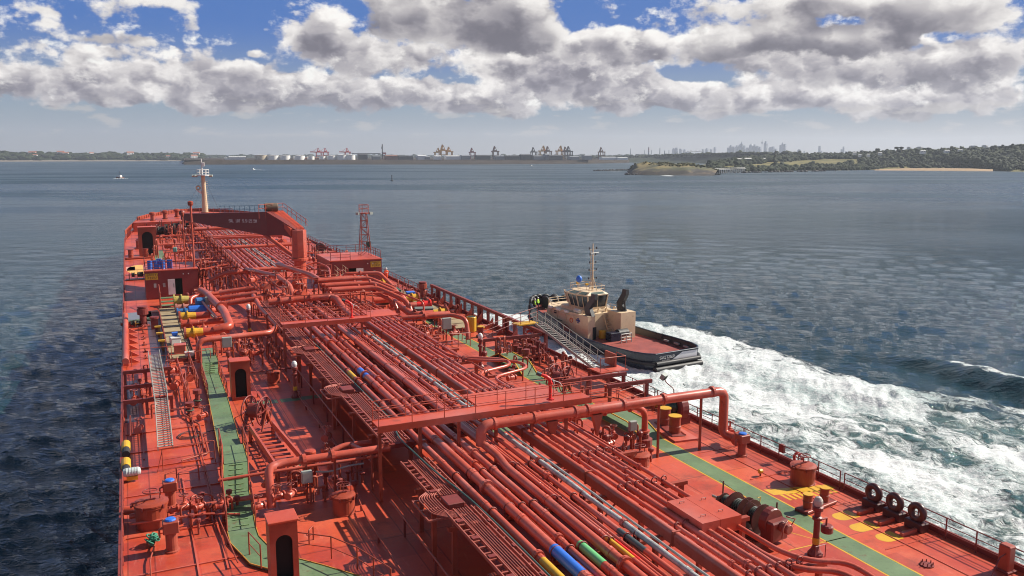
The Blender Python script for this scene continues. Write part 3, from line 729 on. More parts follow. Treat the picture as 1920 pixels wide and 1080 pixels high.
CHS = [((2494.3, 3865.0), 37.71, 3.48), ((2575.5, 3811.4), 46.27, 6.36), ((2587.4, 3803.4), 28.9, 3.47), ((2624.9, 3777.6), 40.39, 4.62), ((2645.8, 3762.9), 25.94, 5.76), ((2664.3, 3749.8), 28.8, 3.46), ((2701.1, 3723.5), 25.87, 2.87), ((2556.6, 3824.1), 28.94, 2.89)]
CHL = ['thin chimney stack standing apart before the refinery', 'tallest red and white banded refinery stack', 'short stack right against the tall banded stack', 'second tall refinery stack, plain grey', 'stubby refinery column beside the plain grey stack',
       'slim refinery column left of the block cluster', 'thin pole stack nearest the steam plume', 'thin mast left of the tall banded stack']
base_z = 12.3
for k, ((x, y), h, w_) in enumerate(CHS):
    t = thing('chimney', CHL[k], 'chimney', (x, y, base_z), 0, 'refinery stacks')
    MB().tube([(0, 0, -10), (0, 0, h)], [w_*0.6, w_*0.4], 10).build('shaft', CITY2, t)
    if k == 1:
        for j in range(3): MB().cyl((0, 0, h*(0.5+j*0.17)), w_*0.62, h*0.08, 12).build('band', CR['m'], t)
    else: MB().cyl((0, 0, h), w_*0.45, w_*0.3, 10).build('rim', CITY, t)
def tower(label, x, y, z, w_, h, m_, top=0, grp='city towers on the skyline'):
    t = thing('tower_block', label, 'skyscraper', (x, y, z), 0.4, grp)
    b = MB(); d = w_*0.8
    if top == 1: b.box(-w_/2, w_/2, -d/2, d/2, -20, h*0.86); b.box(-w_*.32, w_*.32, -d*.32, d*.32, h*0.862, h)
    elif top == 2: b.prism([(-w_/2, -d/2), (w_/2, -d/2), (w_/2, d/2), (-w_/2, d/2)], -20, h*0.8); b.add([(-w_/2, -d/2, h*.802), (w_/2, -d/2, h*.802), (w_/2, d/2, h*.802), (-w_/2, d/2, h*.802), (0, 0, h)], [(0, 3, 2, 1), (0, 1, 4), (1, 2, 4), (2, 3, 4), (3, 0, 4)])
    else: b.box(-w_/2, w_/2, -d/2, d/2, -20, h)
    b.build('wall', m_, t)
    wn = MB(); nf = max(3, int(h/14))
    for k in range(nf):
        z0 = h*0.78*(k+0.35)/nf; wn.box(-w_*0.44, w_*0.44, -d/2-0.5, -d/2-0.1, z0, z0+h*0.78/nf*0.4)
    wn.build('window_band', GLASSD, t)
    return t
TW = [((5188.1, 6350.1), 23.0, 20.23, 60.69, 0, 0), ((5207.0, 6334.6), 23.0, 25.27, 85.91, 1, 0), ((5225.9, 6319.0), 23.0, 20.2, 70.69, 0, 1), ((5248.4, 6300.3), 23.0, 25.22, 80.71, 1, 0), ((5270.8, 6281.6), 23.0, 30.24, 95.76, 2, 0), ((5282.0, 6272.2), 23.0, 20.15, 120.9, 2, 1), ((5300.5, 6256.6), 23.0, 20.13, 80.53, 0, 0), ((5322.7, 6237.7), 23.0, 25.14, 60.34, 0, 0), ((5348.4, 6215.7), 23.0, 35.16, 100.45, 2, 0), ((5370.3, 6196.8), 23.0, 25.09, 90.31, 1, 1), ((5392.1, 6177.8), 22.9, 30.07, 75.18, 0, 0), ((5406.5, 6165.2), 22.9, 20.03, 65.11, 0, 1), ((5446.1, 6130.3), 22.9, 29.99, 119.98, 1, 0), ((5478.1, 6101.7), 22.9, 29.95, 64.88, 1, 1), ((5495.8, 6085.7), 22.9, 24.93, 69.81, 0, 0), ((5513.5, 6069.7), 22.9, 19.93, 49.82, 0, 1), ((5545.0, 6041.0), 22.9, 19.9, 84.55, 0, 1), ((5558.9, 6028.1), 22.9, 24.85, 114.31, 2, 0), ((5572.8, 6015.3), 22.9, 19.87, 94.36, 0, 0), ((5665.2, 5928.4), 22.9, 29.64, 44.47, 1, 1), ((5698.8, 5896.1), 22.9, 14.79, 29.59, 0, 0), ((5791.3, 5805.3), 22.8, 19.61, 73.55, 0, 1), ((5804.3, 5792.2), 22.8, 14.7, 29.4, 0, 0), ((5925.4, 5668.3), 22.8, 19.44, 43.74, 0, 0), ((5934.7, 5658.5), 22.8, 14.57, 67.99, 0, 1), ((5953.4, 5638.9), 22.8, 24.25, 24.25, 0, 0), ((4786.0, 6658.4), 23.1, 25.64, 56.41, 1, 0), ((4806.4, 6643.7), 23.1, 20.5, 61.5, 0, 1), ((4838.9, 6620.0), 23.1, 25.6, 51.2, 0, 0), ((4867.2, 6599.3), 23.0, 20.46, 46.04, 1, 1), ((5006.6, 6494.2), 23.0, 20.37, 45.83, 0, 0), ((5034.0, 6472.9), 23.0, 25.44, 55.96, 1, 0), ((5065.2, 6448.5), 23.0, 20.33, 45.73, 0, 1), ((5092.4, 6427.1), 23.0, 20.31, 65.99, 0, 0)]
TWL = ['low pale tower at the near end of the skyline', 'stepped pale tower second on the skyline', 'dark block between two stepped pale towers', 'stepped pale tower before the tallest spire roof', 'pointed pale tower leaning on the dark spire', 'dark tower with the highest pointed roof on this side',
 'flat pale tower right of the dark pointed one', 'low pale block in the first dip of the skyline', 'broad pointed pale tower before the needle tower', 'dark stepped tower beside the broad pointed one', 'flat pale block left of the needle tower', 'dark block at the foot of the needle tower',
 'tall stepped pale tower right of the needle tower', 'dark stepped block after the tall stepped pale tower', 'flat pale block left of the last high pair', 'low dark block in the second dip', 'dark slab on the left of the last high pointed tower', 'high pale pointed tower ending the main skyline', 'pale slab right against the last pointed tower',
 'dark stepped block just beyond the main skyline', 'tiny pale block after the dark stepped one', 'lone dark slab tower right of the city', 'tiny pale block beside the lone dark slab', 'pale half of the second lone pair', 'taller dark half of the second lone pair', 'low pale block at the foot of the second lone pair',
 'stepped pale block right of the refinery', 'dark block beside the stepped pale one at the refinery', 'flat pale block before the steam plume', 'dark stepped block nearest the steam plume', 'pale block right of the steam plume', 'stepped pale block between plume and city', 'dark block between plume and city', 'tallest pale slab between plume and city']
for ((x, y), z, w_, h, tp, dk), l in zip(TW, TWL): tower(l, x, y, z, w_, h, CITY2 if dk else CITY, tp)
t = thing('needle_tower', 'slender observation tower with a round golden turret rising above the city', 'tower', (5288.7, 6002.4, 22.8))
q = 4.88
MB().tube([(0, 0, -10), (0, 0, q*20)], q*0.35, 8).build('shaft', CITY2, t); MB().lathe([(q*.5, q*19), (q*1.5, q*20), (q*1.6, q*22), (q*.7, q*23.4)], n=12).build('turret', CITY, t); MB().tube([(0, 0, q*23.4), (0, 0, q*28)], [q*.25, q*.08], 6).build('spire', CITY2, t)
# steam
sm = bpy.data.materials.new('steam'); sm.use_nodes = True; _b = sm.node_tree.nodes['Principled BSDF']; _b.inputs['Base Color'].default_value = (0.9, 0.88, 0.86, 1); _b.inputs['Roughness'].default_value = 1
_g = sm.node_tree.nodes.new('ShaderNodeNewGeometry'); 
_l = sm.node_tree.nodes.new('ShaderNodeLayerWeight'); _l.inputs[0].default_value = 0.4
_e = (E(sm.node_tree, _l.outputs['Facing'])*-1+1.0)*noisen(sm.node_tree, E(sm.node_tree, _g.outputs['Position']), 0.03, 4, 0.6).step(0.3, 0.6)
sm.node_tree.links.new((_e*0.75).clamp().s, _b.inputs['Alpha'])
pts = []
for k in range(34):
    q = k/33; p = [(2673.0, 3620.1, 29.1), (2747.1, 3564.2, 37.3)]; s_ = 2.8
    pts.append((p[0][0]*(1-q)+p[1][0]*q, p[0][1]*(1-q)+p[1][1]*q, p[0][2]*(1-q)+p[1][2]*q+s_*rng.uniform(-1.5, 2.5)*(1-q*0.6), s_*(2.2-1.2*q)*rng.uniform(0.5, 1.1), 0.8))
tag(clumps('steam_plume', pts, sm, 12), 'white steam plume drifting from the refinery stacks', None)

# --- the point: bare rocky island with a footbridge, then the wooded headland and beach
o, hi = land('rocky_island', [(728.3, 1136.9), (632.3, 981.5), (622.1, 933.2), (644.6, 922.8), (676.8, 907.9), (733.0, 935.0), (790.6, 981.4)], [(667.9, 1032.8, -2.0), (665.4, 1016.6, 5.9), (671.4, 994.6, 7.9), (689.8, 981.9, 8.0), (716.7, 962.4, 6.2), (727.0, 942.1, 2.6), (736.2, 922.2, -2.2)], back=90, rough=0.8, matl=DARKROCK, step=5, rows=10, prof=0.55, base=-0.5)
def ground_shade():
    m = bpy.data.materials.new('island_ground'); m.use_nodes = True; nt = m.node_tree; b = nt.nodes['Principled BSDF']
    g = nt.nodes.new('ShaderNodeNewGeometry'); P = E(nt, g.outputs['Position']); z = sep(nt, P)[2]
    n_ = noisen(nt, P, 0.06, 5, 0.65); hgt_ = z + (n_-0.5)*16
    c = mixc(nt, n_.step(0.48, 0.66), (0.022, 0.018, 0.015), (0.13, 0.085, 0.05))
    c = mixc(nt, hgt_.step(-5, 0), c, mixc(nt, noisen(nt, P, 0.035, 4, 0.6).step(0.4, 0.6), (0.045, 0.050, 0.017), (0.16, 0.125, 0.045)))
    c = scalec(nt, c, noisen(nt, P, 0.5, 4, 0.7)*1.2+0.4)
    nt.links.new(c.s, b.inputs['Base Color']); b.inputs['Roughness'].default_value = 0.9; return m
IG = ground_shade(); o.data.materials[0] = IG
cover('island_scrub', hi, 240, 1.5, tmin=0.55, matl=SCRUB, seed=21, hf=0.5, gap=0.45)
rp = []
rg = np.random.RandomState(4)
for (a, b_) in [((717.0, 1214.8), (795.2, 1231.2)), ((710.5, 988.2), (786.2, 1003.0)), ((617.0, 954.9), (723.5, 905.8)), ((785.6, 983.7), (1059.4, 1031.7))]:
    for k in range(90):
        u = rg.rand(); rr_ = rg.rand()*2.4+0.8
        rp.append((a[0]*(1-u)+b_[0]*u+rg.randn()*4, a[1]*(1-u)+b_[1]*u+rg.randn()*4+5, SEA+rr_*0.2, rr_, 0.6))
tag(clumps('shore_boulders', rp, DARKROCK, 5, wob=0.25), 'dark boulders strewn along the waterline of the point')
o, hh = land('headland', [(797.8, 1017.8), (888.2, 1040.3), (1034.8, 1078.3), (1127.9, 1050.9), (1235.3, 1078.5), (1336.2, 1049.4), (1380.9, 988.4), (1290.1, 877.5), (1401.4, 781.3), (1652.3, 623.3)],
   [(986.7, 1259.5, -2.6), (1215.7, 1460.2, 4.1), (1432.9, 1602.9, 11.5), (1521.9, 1588.7, 15.4), (1547.1, 1493.0, 17.4), (1528.2, 1366.4, 21.0), (1532.3, 1285.3, 23.7), (1531.9, 1206.6, 24.6), (1532.4, 1123.2, 25.8), (1537.3, 1029.2, 30.4), (1613.6, 904.9, 36.8), (1729.0, 658.1, 37.9)], back=500, rough=0.9, matl=GRASS, step=14, rows=14, prof=0.85)
rgh = np.random.RandomState(31); pts = []
def px_like(p):       # bearing, degrees
    return math.degrees(math.atan2(p[0], p[1]))
B_FIELD = [40.29, 46.98]
B_BEACH = [48.53, 54.36]
while len(pts) < 6500:
    u = rgh.rand(); t_ = rgh.rand(); p = hh(u, t_); br = px_like(p)
    if br < B_FIELD[1]+0.4 and 0.30+0.05*math.sin(br*3) < t_ < 0.66 and br > B_FIELD[0]-1.5: continue
    if B_BEACH[0] < br < B_BEACH[1] and t_ < 0.10: continue
    if t_ < 0.05: continue
    r = (3.2+3.5*rgh.rand())*(0.75 if t_ < 0.3 else 1.0); pts.append((p[0], p[1], p[2]+r*0.35, r, 0.6+0.5*rgh.rand()))
clumps('headland_forest', pts, FOREST, 32)
o, _ = land('beach', [(1192.9, 1064.1), (1279.0, 1069.9), (1340.9, 1053.2), (1374.2, 1014.3), (1372.2, 970.2)], [(1186.5, 1058.5, -7.7), (1219.4, 1020.3, -5.2), (1250.3, 982.2, -4.7), (1279.2, 944.4, -4.7), (1298.2, 918.0, -6.0)], back=20, rough=0.1, matl=SAND, step=8, rows=4, base=0.25, prof=1)
# footbridge
t = thing('footbridge', 'pale timber footbridge on many short trestles joining island and headland', 'footbridge')
ba, bb = Vector((751.7, 954.5, -3.3)), Vector((861.6, 1013.2, -3.0))
MB().bar(ba, bb, 3, 0.5).build('bridge_deck', CONC, t)
MB().bar(ba+Vector((0, 0, 1.6)), bb+Vector((0, 0, 1.6)), 0.35, 0.5).build('railing', WHITE, t)
for k in range(16):
    p = ba.lerp(bb, (k+0.5)/16); MB().box(p.x-.6, p.x+.6, p.y-.6, p.y+.6, SEA-1, p.z-0.26).build('trestle', WHITE, t)
# single trees that break the ridge line
def tree(label, p, h, kind='round', seed=1):
    t = thing('tree', label, 'tree', p, 0, 'single trees on the headland ridge')
    MB().tube([(0, 0, -2), (0.2, 0, h*0.4), (0, 0, h*0.8)], [h*0.04, h*0.028, h*0.01], 6).build('trunk', BR, t)
    rg = np.random.RandomState(seed); q = []
    for k in range(46 if kind == 'round' else 40):
        if kind == 'round': a = rg.rand()*6.28; r = rg.rand()**0.5*h*0.42; q.append((r*math.cos(a), r*math.sin(a), h*(0.62+0.33*rg.rand()-0.25*(r/h)), h*0.11*(0.6+rg.rand()), 0.7))
        else: zz = rg.rand(); a = rg.rand()*6.28; r = (1-zz)*h*0.2*(0.5+rg.rand()*0.6); q.append((r*math.cos(a), r*math.sin(a), h*(0.12+0.86*zz), h*0.06*(1.25-zz*0.8), 0.5))
    clumps('crown', q, FOREST, seed, kind=None, parent=t)
    return t
TRS = [((1277.0, 1406.9, 11.2), 17.32), ((1443.5, 1235.5, 24.5), 9.9), ((1449.2, 1228.7, 25.6), 8.78), ((1457.1, 1295.9, 22.5), 9.11), ((1466.8, 1127.4, 28.3), 6.26), ((1476.7, 1029.3, 30.7), 5.93), ((1485.8, 1016.1, 32.1), 5.9), ((1435.3, 1320.0, 20.3), 5.73)]
TRL = ['tall dark pine tree rising from the grass field below the city', 'broad dark tree, biggest clump on the ridge', 'broad dark tree touching the biggest ridge clump', 'rounded tree left of the white ridge blocks', 'flat-topped tree on the ridge above the beach', 'tree on the highest part of the dark ridge', 'last dark tree at the top of the ridge', 'small dark tree beside the block of flats on the ridge']
for k, ((p, h), l) in enumerate(zip(TRS, TRL)): tree(l, p, h, 'pine' if k == 0 else 'round', 40+k)
# houses and blocks on the headland
HS = [((1155.8, 1379.9, 6.0), 13.28, 2.88), ((1182.6, 1383.4, 7.0), 13.39, 2.9), ((1263.1, 1419.3, 7.1), 9.26, 2.32), ((1426.7, 1329.3, 20.3), 6.9, 2.3), ((1360.5, 1253.6, 15.9), 5.44, 2.18), ((1371.3, 1241.8, 16.4), 5.42, 2.17), ((1435.7, 1166.7, 22.2), 9.52, 3.17), ((1461.9, 1133.7, 23.2), 9.41, 2.61), ((1475.9, 1115.5, 24.7), 7.27, 2.29), ((1423.2, 1258.8, 19.6), 6.65, 2.22)]
HSL = ['wide low white-roofed house at the edge of the field, nearest the island', 'second wide white-roofed house at the edge of the field', 'small pale house between white-roofed houses and pine', 'pale house on the ridge above the field end', 'small white house in trees above the beach start', 'pale house in trees just right of the small white one',
 'largest pale house half hidden on the ridge', 'long pale house below the flat-topped tree', 'pale house right of the flat-topped tree', 'pale house below the rounded ridge tree']
for k, ((p, w_, h), l) in enumerate(zip(HS, HSL)): house('house', l, p, w_, w_*0.7, h, -0.5, TANKW, TANKW if k < 3 else CONC, 'houses on the headland')
BK = [((1916.5, 1757.0, 22.5), 12.22, 8.4), ((1918.5, 1602.9, 30.8), 10.07, 7.91), ((1935.0, 1583.0, 30.7), 15.75, 8.59), ((2012.4, 1483.3, 35.2), 19.53, 6.28), ((2027.5, 1462.7, 35.1), 13.87, 7.63), ((2045.5, 1437.3, 35.7), 16.52, 4.82)]
BKL = ['single block of flats left on the ridge', 'small pale block of flats left of the broader one', 'broad pale block of flats right of the smaller one', 'long low pale block over the beach end', 'squarer pale block right of the long low one', 'lowest pale block near the high ridge']
for (p, w_, h), l in zip(BK, BKL): tower(l, p[0], p[1], p[2], w_, h, CONC, 1, 'blocks of flats behind the headland ridge')['category'] = 'block of flats'
# small craft far off
def launch(label, p, s, m_, wake=True, rz=2.2):
    t = thing('motor_boat', label, 'boat', p, rz, 'small boats out on the bay')
    h_ = MB(); L, B_ = s, s*0.16
    sec = [(-L/2, B_), (-L/6, B_), (L/4, B_*0.8), (L/2, 0.05)]
    vs = []
    for x, b_ in sec: vs += [(x, -b_, 0.25*B_*2+x*0.04), (x, b_, 0.25*B_*2+x*0.04), (x, b_*0.6, -0.5), (x, -b_*0.6, -0.5)]
    fs = [(0, 1, 2, 3), (12, 15, 14, 13)]+[(i*4+k, i*4+4+k, i*4+4+(k+1) % 4, i*4+(k+1) % 4) for i in range(3) for k in range(4)]
    h_.add(vs, fs).build('hull', m_, t)
    MB().bbox(-L*0.25, L*0.12, -B_*0.65, B_*0.65, B_*0.4, B_*0.4+s*0.2, 0.1).build('cabin', TANKW, t)
    MB().tube([(-L*0.1, 0, B_*0.4+s*0.2), (-L*0.1, 0, s*0.62)], s*0.02, 5).build('mast', DK, t)
    return t
def foam_trail(label, p0, p1, w0, w1):
    """a raised ragged streak of white water"""
    rg = np.random.RandomState(6); p0, p1 = Vector((*p0, SEA)), Vector((*p1, SEA)); q = []
    for k in range(70):
        u = rg.rand(); p = p0.lerp(p1, u); w_ = w0*(1-u)+w1*u
        q.append((p.x+rg.randn()*w_*0.3, p.y+rg.randn()*w_*0.3, SEA+0.05, w_*0.35*(0.4+rg.rand()), 0.16))
    return tag(clumps('boat_wake', q, FOAMM, 7), label)
FOAMM = mat('foam_white', (0.75, 0.78, 0.78), 0.8)
p_ = (-8.0, 1073.8)
launch('small dark workboat heading across the bay at the left', (p_[0], p_[1], SEA), 13.0, BR)
foam_trail('short white wake at the stern of the small dark workboat', (-13.4, 1052.4), (-0.2, 1046.3), 2.6, 2.2)
p_ = (210.1, 1587.3)
launch('tiny white speedboat in front of the rubble bank', (p_[0], p_[1], SEA), 9.0, TANKW)
foam_trail('long thin white wake behind the tiny speedboat', (208.6, 1576.0), (221.6, 1523.7), 3.5, 2)
p_ = (251.5, 844.3)
t = thing('channel_marker', 'dark pillar channel marker standing in open water before the port', 'buoy', (p_[0], p_[1], SEA))
MB().lathe([(1.4, -1), (1.5, 0.6), (0.5, 1.2)], n=12).build('float', DK, t); MB().tube([(0, 0, 1), (0, 0, 5.2)], 0.45, 8).build('pillar', DK, t); MB().ball((0, 0, 5.4), 0.6, 6).build('lantern', CR['d'], t)
p_ = (875.9, 1790.5)
launch('tiny white boat far out below the long crane row', (p_[0], p_[1], SEA), 10.0, TANKW)
# --- air
hz_ = MB(); hz_.box(-7000, 11000, -900, 9200, SEA-4, 260.0)
HZ = hz_.build('haze', bpy.data.materials.new('air_haze')); tag(HZ, kind='stuff')
hm = HZ.data.materials[0]; hm.use_nodes = True; hn = hm.node_tree; hn.nodes.clear()
pv = hn.nodes.new('ShaderNodeVolumePrincipled'); pv.inputs['Density'].default_value = 0.000075; pv.inputs['Color'].default_value = (0.74, 0.82, 0.95, 1); pv.inputs['Anisotropy'].default_value = 0.2
ho = hn.nodes.new('ShaderNodeOutputMaterial'); hn.links.new(pv.outputs[0], ho.inputs['Volume'])


# ------------------------------------------------------------------ the tanker: hull and deck
XC, HB = 16.45, 17.95
HBP = [(-38, 17.95), (0, 17.95), (60, 17.95), (120, 17.95), (185, 17.95), (198, 17.7), (210, 16.8), (222, 15.0), (232, 12.2), (240, 8.9), (246, 5.4), (250, 1.8), (250.6, 0.0)]
ship = thing('oil_tanker', 'long red-decked oil tanker filling the foreground and heading for the port', 'ship', (0, 0, 0))
ys_ = [p[0] for p in HBP]
def hb(y): return float(np.interp(y, ys_, [p[1] for p in HBP]))
outline = [(XC-h, y) for y, h in HBP] + [(XC+h, y) for y, h in HBP[::-1][1:]]
DECK = None
def deck_mat():
    """steel deck paint: plate seams, scuffs, faded and rusty patches, a wet-looking sheen"""
    m = bpy.data.materials.new('deck_plate_paint'); m.use_nodes = True; nt = m.node_tree; b = nt.nodes['Principled BSDF']
    g = nt.nodes.new('ShaderNodeNewGeometry'); P = E(nt, g.outputs['Position']); x, y, z = sep(nt, P)
    n0 = noisen(nt, P, 0.11, 5, 0.6); n1 = noisen(nt, P, 0.6, 5, 0.65); n2 = noisen(nt, P, 5.0, 4, 0.65)
    c = mixc(nt, n0.step(0.38, 0.62), (0.39, 0.045, 0.019), (0.49, 0.078, 0.038))
    c = mixc(nt, n1.step(0.48, 0.70)*0.5, c, (0.54, 0.13, 0.065))
    # patched paint: whole rectangles repainted a different shade
    bk = nt.nodes.new('ShaderNodeTexBrick'); bk.offset = 0.37; bk.inputs['Scale'].default_value = 0.31; bk.inputs['Mortar Size'].default_value = 0.0; bk.inputs['Color1'].default_value = (0, 0, 0, 1); bk.inputs['Color2'].default_value = (1, 1, 1, 1); bk.inputs['Brick Width'].default_value = 0.9; bk.inputs['Row Height'].default_value = 0.7
    nt.links.new(P.s, bk.inputs['Vector']); bkf = E(nt, bk.outputs['Color'])
    c = mixc(nt, sep(nt, bkf)[0].step(0.55, 0.8)*0.45, c, (0.52, 0.085, 0.030))
    c = mixc(nt, sep(nt, bkf)[0].step(0.3, 0.12)*0.40, c, (0.27, 0.030, 0.020))
    # dirt, scuffs, rust blooms, streaks fore and aft, dried salt
    dirt = noisen(nt, P, 0.35, 7, 0.72)
    c = mixc(nt, dirt.step(0.52, 0.68)*0.55, c, (0.15, 0.035, 0.022))
    c = mixc(nt, noisen(nt, P, 1.9, 6, 0.75).step(0.60, 0.70)*0.65, c, (0.12, 0.040, 0.022))
    mp = nt.nodes.new('ShaderNodeMapping'); mp.inputs['Scale'].default_value = (2.6, 0.35, 1); mp.inputs['Rotation'].default_value = (0, 0, 0.12); nt.links.new(P.s, mp.inputs[0])
    c = mixc(nt, noisen(nt, E(nt, mp.outputs[0]), 1.0, 6, 0.7).step(0.58, 0.72)*0.45, c, (0.56, 0.20, 0.15))
    c = scalec(nt, c, n2*0.5+0.76)
    def seam(q, per, wd):
        f = (q/per)._m('FRACT'); f = (f-0.5).abs(); return f.step(0.5-wd/per, 0.5-wd/per*0.2)
    s = seam(x, 3.0, 0.06).mx(seam(y, 9.0, 0.06)).mx(seam(x+y*0.0+1.1, 12.0, 0.05))
    c = mixc(nt, s*0.55, c, (0.10, 0.018, 0.012))
    nt.links.new(c.s, b.inputs['Base Color'])
    nt.links.new((n0*0.45+n2*0.22+0.04+dirt*0.10).clamp().s, b.inputs['Roughness'])
    b.inputs['Specular IOR Level'].default_value = 0.5
    bn = nt.nodes.new('ShaderNodeBump'); bn.inputs['Distance'].default_value = 0.02; bn.inputs['Strength'].default_value = 0.5
    nt.links.new((n1*1.2+s*0.6+n2*0.1).s, bn.inputs['Height']); nt.links.new(bn.outputs[0], b.inputs['Normal'])
    return m
DECKM = deck_mat()
d = MB(); d.add([(x, y, 0) for x, y in outline], [tuple(range(len(outline)-1, -1, -1))]); 
# from_pydata wants it facing up
d.f[0] = list(range(len(outline)))[::-1]
dk = d.build('main_deck', DECKM, ship)
if dk.data.polygons[0].normal.z < 0: dk.data.flip_normals()
h_ = MB(); n = len(outline)
low = [(XC+(x-XC)*(0.97 if y < 200 else 0.7), y-(0 if y < 200 else (y-200)*0.10), SEA-4) for x, y in outline]
h_.add([(x, y, 0.0) for x, y in outline]+low, [(i, i+1, n+i+1, n+i) for i in range(n-1)]+[(n-1, 0, n, 2*n-1)])
h_.build('hull', HULLRED, ship)
g_ = MB()
for s in (0, 1):
    for i in range(len(HBP)-1):
        (y0, h0), (y1, h1) = HBP[i], HBP[i+1]; sg = -1 if s == 0 else 1
        g_.bar((XC+sg*(h0-0.06), y0, 0.16), (XC+sg*(h1-0.06), y1, 0.16), 0.09, 0.34)
g_.build('gunwale_bar', DARKRED, ship)
# forecastle
fo = [(XC-h+0.35, y) for y, h in HBP if y >= 222 and h > 0.5]; fo = [(XC-hb(214)+0.35, 214)]+fo
fo2 = fo + [(2*XC-x, y) for x, y in fo[::-1]]
f_ = MB(); f_.prism(fo2, 0.01, 2.2); f_.build('forecastle_deck', DECKM, ship)
bw = MB()
for sg in (-1, 1):
    for i in range(len(HBP)-1):
        (y0, h0), (y1, h1) = HBP[i], HBP[i+1]
        if y0 < 195: continue
        bw.bar((XC+sg*(h0-0.05), y0, 1.2 if y0 < 214 else 1.9), (XC+sg*(h1-0.05), y1, 1.2 if y1 < 214 else 1.9), 0.1, 2.2 if y0 > 212 else 1.1)
        for k in range(5):
            q = (k+.5)/5; y = y0*(1-q)+y1*q; h = h0*(1-q)+h1*q; bw.box(XC+sg*(h-0.4)-.08, XC+sg*(h-0.4)+.08, y-.06, y+.06, 0, 2.9 if y0 > 212 else 1.7)
bw.build('bow_bulwark', HULLRED, ship)
def flat(name, polys, m_, z=0.004, parent=ship):
    b = MB()
    for p in polys: b.add([(x, y, z) for x, y in p], [tuple(range(len(p)))])
    o = b.build(name, m_, parent)
    me = o.data
    bmx = bmesh.new(); bmx.from_mesh(me)
    for f in bmx.faces:
        if f.normal.z < 0: f.normal_flip()
    bmx.to_mesh(me); bmx.free(); return o
# starboard painted walkway with yellow edges
gw = [(18, 29.45), (42.0, 29.45), (47.2, 29.3), (60, 29.15), (112, 29.15)]
def strip(pts, off0, off1): return [[(pts[i][1]+off0, pts[i][0]), (pts[i][1]+off1, pts[i][0]), (pts[i+1][1]+off1, pts[i+1][0]), (pts[i+1][1]+off0, pts[i+1][0])] for i in range(len(pts)-1)]
flat('painted_walkway', strip(gw, -0.62, 0.62), GREEN)
flat('walkway_edge_line', strip(gw, -0.72, -0.63), YELLOW); flat('walkway_edge_line', strip(gw, 0.63, 0.72), YELLOW)
for q_ in ([[(20.5, 47.6), (28.4, 47.6), (28.4, 48.6), (20.5, 48.6)], [(24.8, 55.6), (28.4, 55.6), (28.4, 56.6), (24.8, 56.6)], [(9.2, 60.4), (12.5, 60.4), (12.5, 61.3), (9.2, 61.3)], [(7.0, 60.4), (9.0, 60.4), (9.0, 61.3), (7.0, 61.3)]]): flat('painted_walkway', [q_], GREEN)
# yellow warning bar with comb stripes
def P2(t): return (t[0], t[1])
ya, yb, yc, yd = P2((26.00, 32.93, 0.00)), P2((33.25, 32.14, 0.00)), P2((33.62, 31.17, 0.00)), P2((25.76, 32.18, 0.00))
flat('warning_bar', [[(23.9, 32.4), (28.6, 32.4), (28.6, 33.0), (23.9, 33.0)], [(30.3, 32.2), (33.2, 31.5), (34.1, 31.5), (34.0, 32.1), (33.2, 32.25), (30.3, 33.0)]], YELLOW)
st = []
for k in range(10): st.append([(30.6+k*0.33, 32.1-k*0.06), (30.78+k*0.33, 32.1-k*0.06), (30.78+k*0.33, 31.3-k*0.03), (30.6+k*0.33, 31.3-k*0.03)])
for k in range(7): st.append([(24.1+k*0.33, 32.35), (24.27+k*0.33, 32.35), (24.27+k*0.33, 31.8), (24.1+k*0.33, 31.8)])
flat('warning_stripes', st, YELLOW)['kind'] = 'stuff'
def stadium(x0, x1, y, r, n=14):
    return [(x0-r*math.cos(a), y+r*math.sin(a)) for a in [math.pi/2-math.pi*i/n for i in range(n+1)]] + [(x1, y-r), (x1, y+r)]
for k, (a, b_) in enumerate([((31.3, 28.7), (33.0, 28.7)), ((31.1, 27.4), (32.9, 27.4)), ((31.4, 26.1), (33.0, 26.1))]):
    flat('landing_mark', [stadium(a[0]+0.2, b_[0]-0.6, a[1]-.35 if False else a[1], 0.42)], YELLOW)
    flat('landing_mark', [[(b_[0]+0.05+0.2*math.cos(q*0.5236), a[1]+0.2*math.sin(q*0.5236)) for q in range(12)]], YELLOW)
flat('deck_line', [[(26.5, 27.0), (30.0, 26.9), (30.0, 26.97), (26.5, 27.07)], [(26.3, 31.6), (28.6, 27.0), (28.66, 27.0), (26.36, 31.6)]], YELLOW)
# port side marks
flat('grey_patch', [[(-1.2, 98.5), (1.5, 98.5), (1.5, 103.5), (-1.2, 103.5)]], mat('grey_deck_patch', (0.16, 0.17, 0.20), 0.5))
flat('landing_mark', [[(0.9+1.9*math.cos(q*0.3), 143+6*math.sin(q*0.3)) for q in range(21)]], mat('faded_yellow', (0.72, 0.38, 0.10), 0.5))
flat('landing_mark', [[(-1.1, 142), (0.2, 142), (0.2, 147), (-1.1, 147)]], mat('faded_pink', (0.6, 0.30, 0.24), 0.5))
DARK_DECK = mat('dark_smooth_deck', (0.075, 0.045, 0.05), 0.28, var=0.2, scale=0.5)
flat('dark_deck_strip', [[(0.9, 74.5), (2.25, 74.5), (2.25, 104), (0.9, 104)], [(-1.25, 60), (-0.35, 60), (-0.35, 71.5), (-1.25, 71.5)]], DARK_DECK)  # long strips of deck in a darker, smoother tone
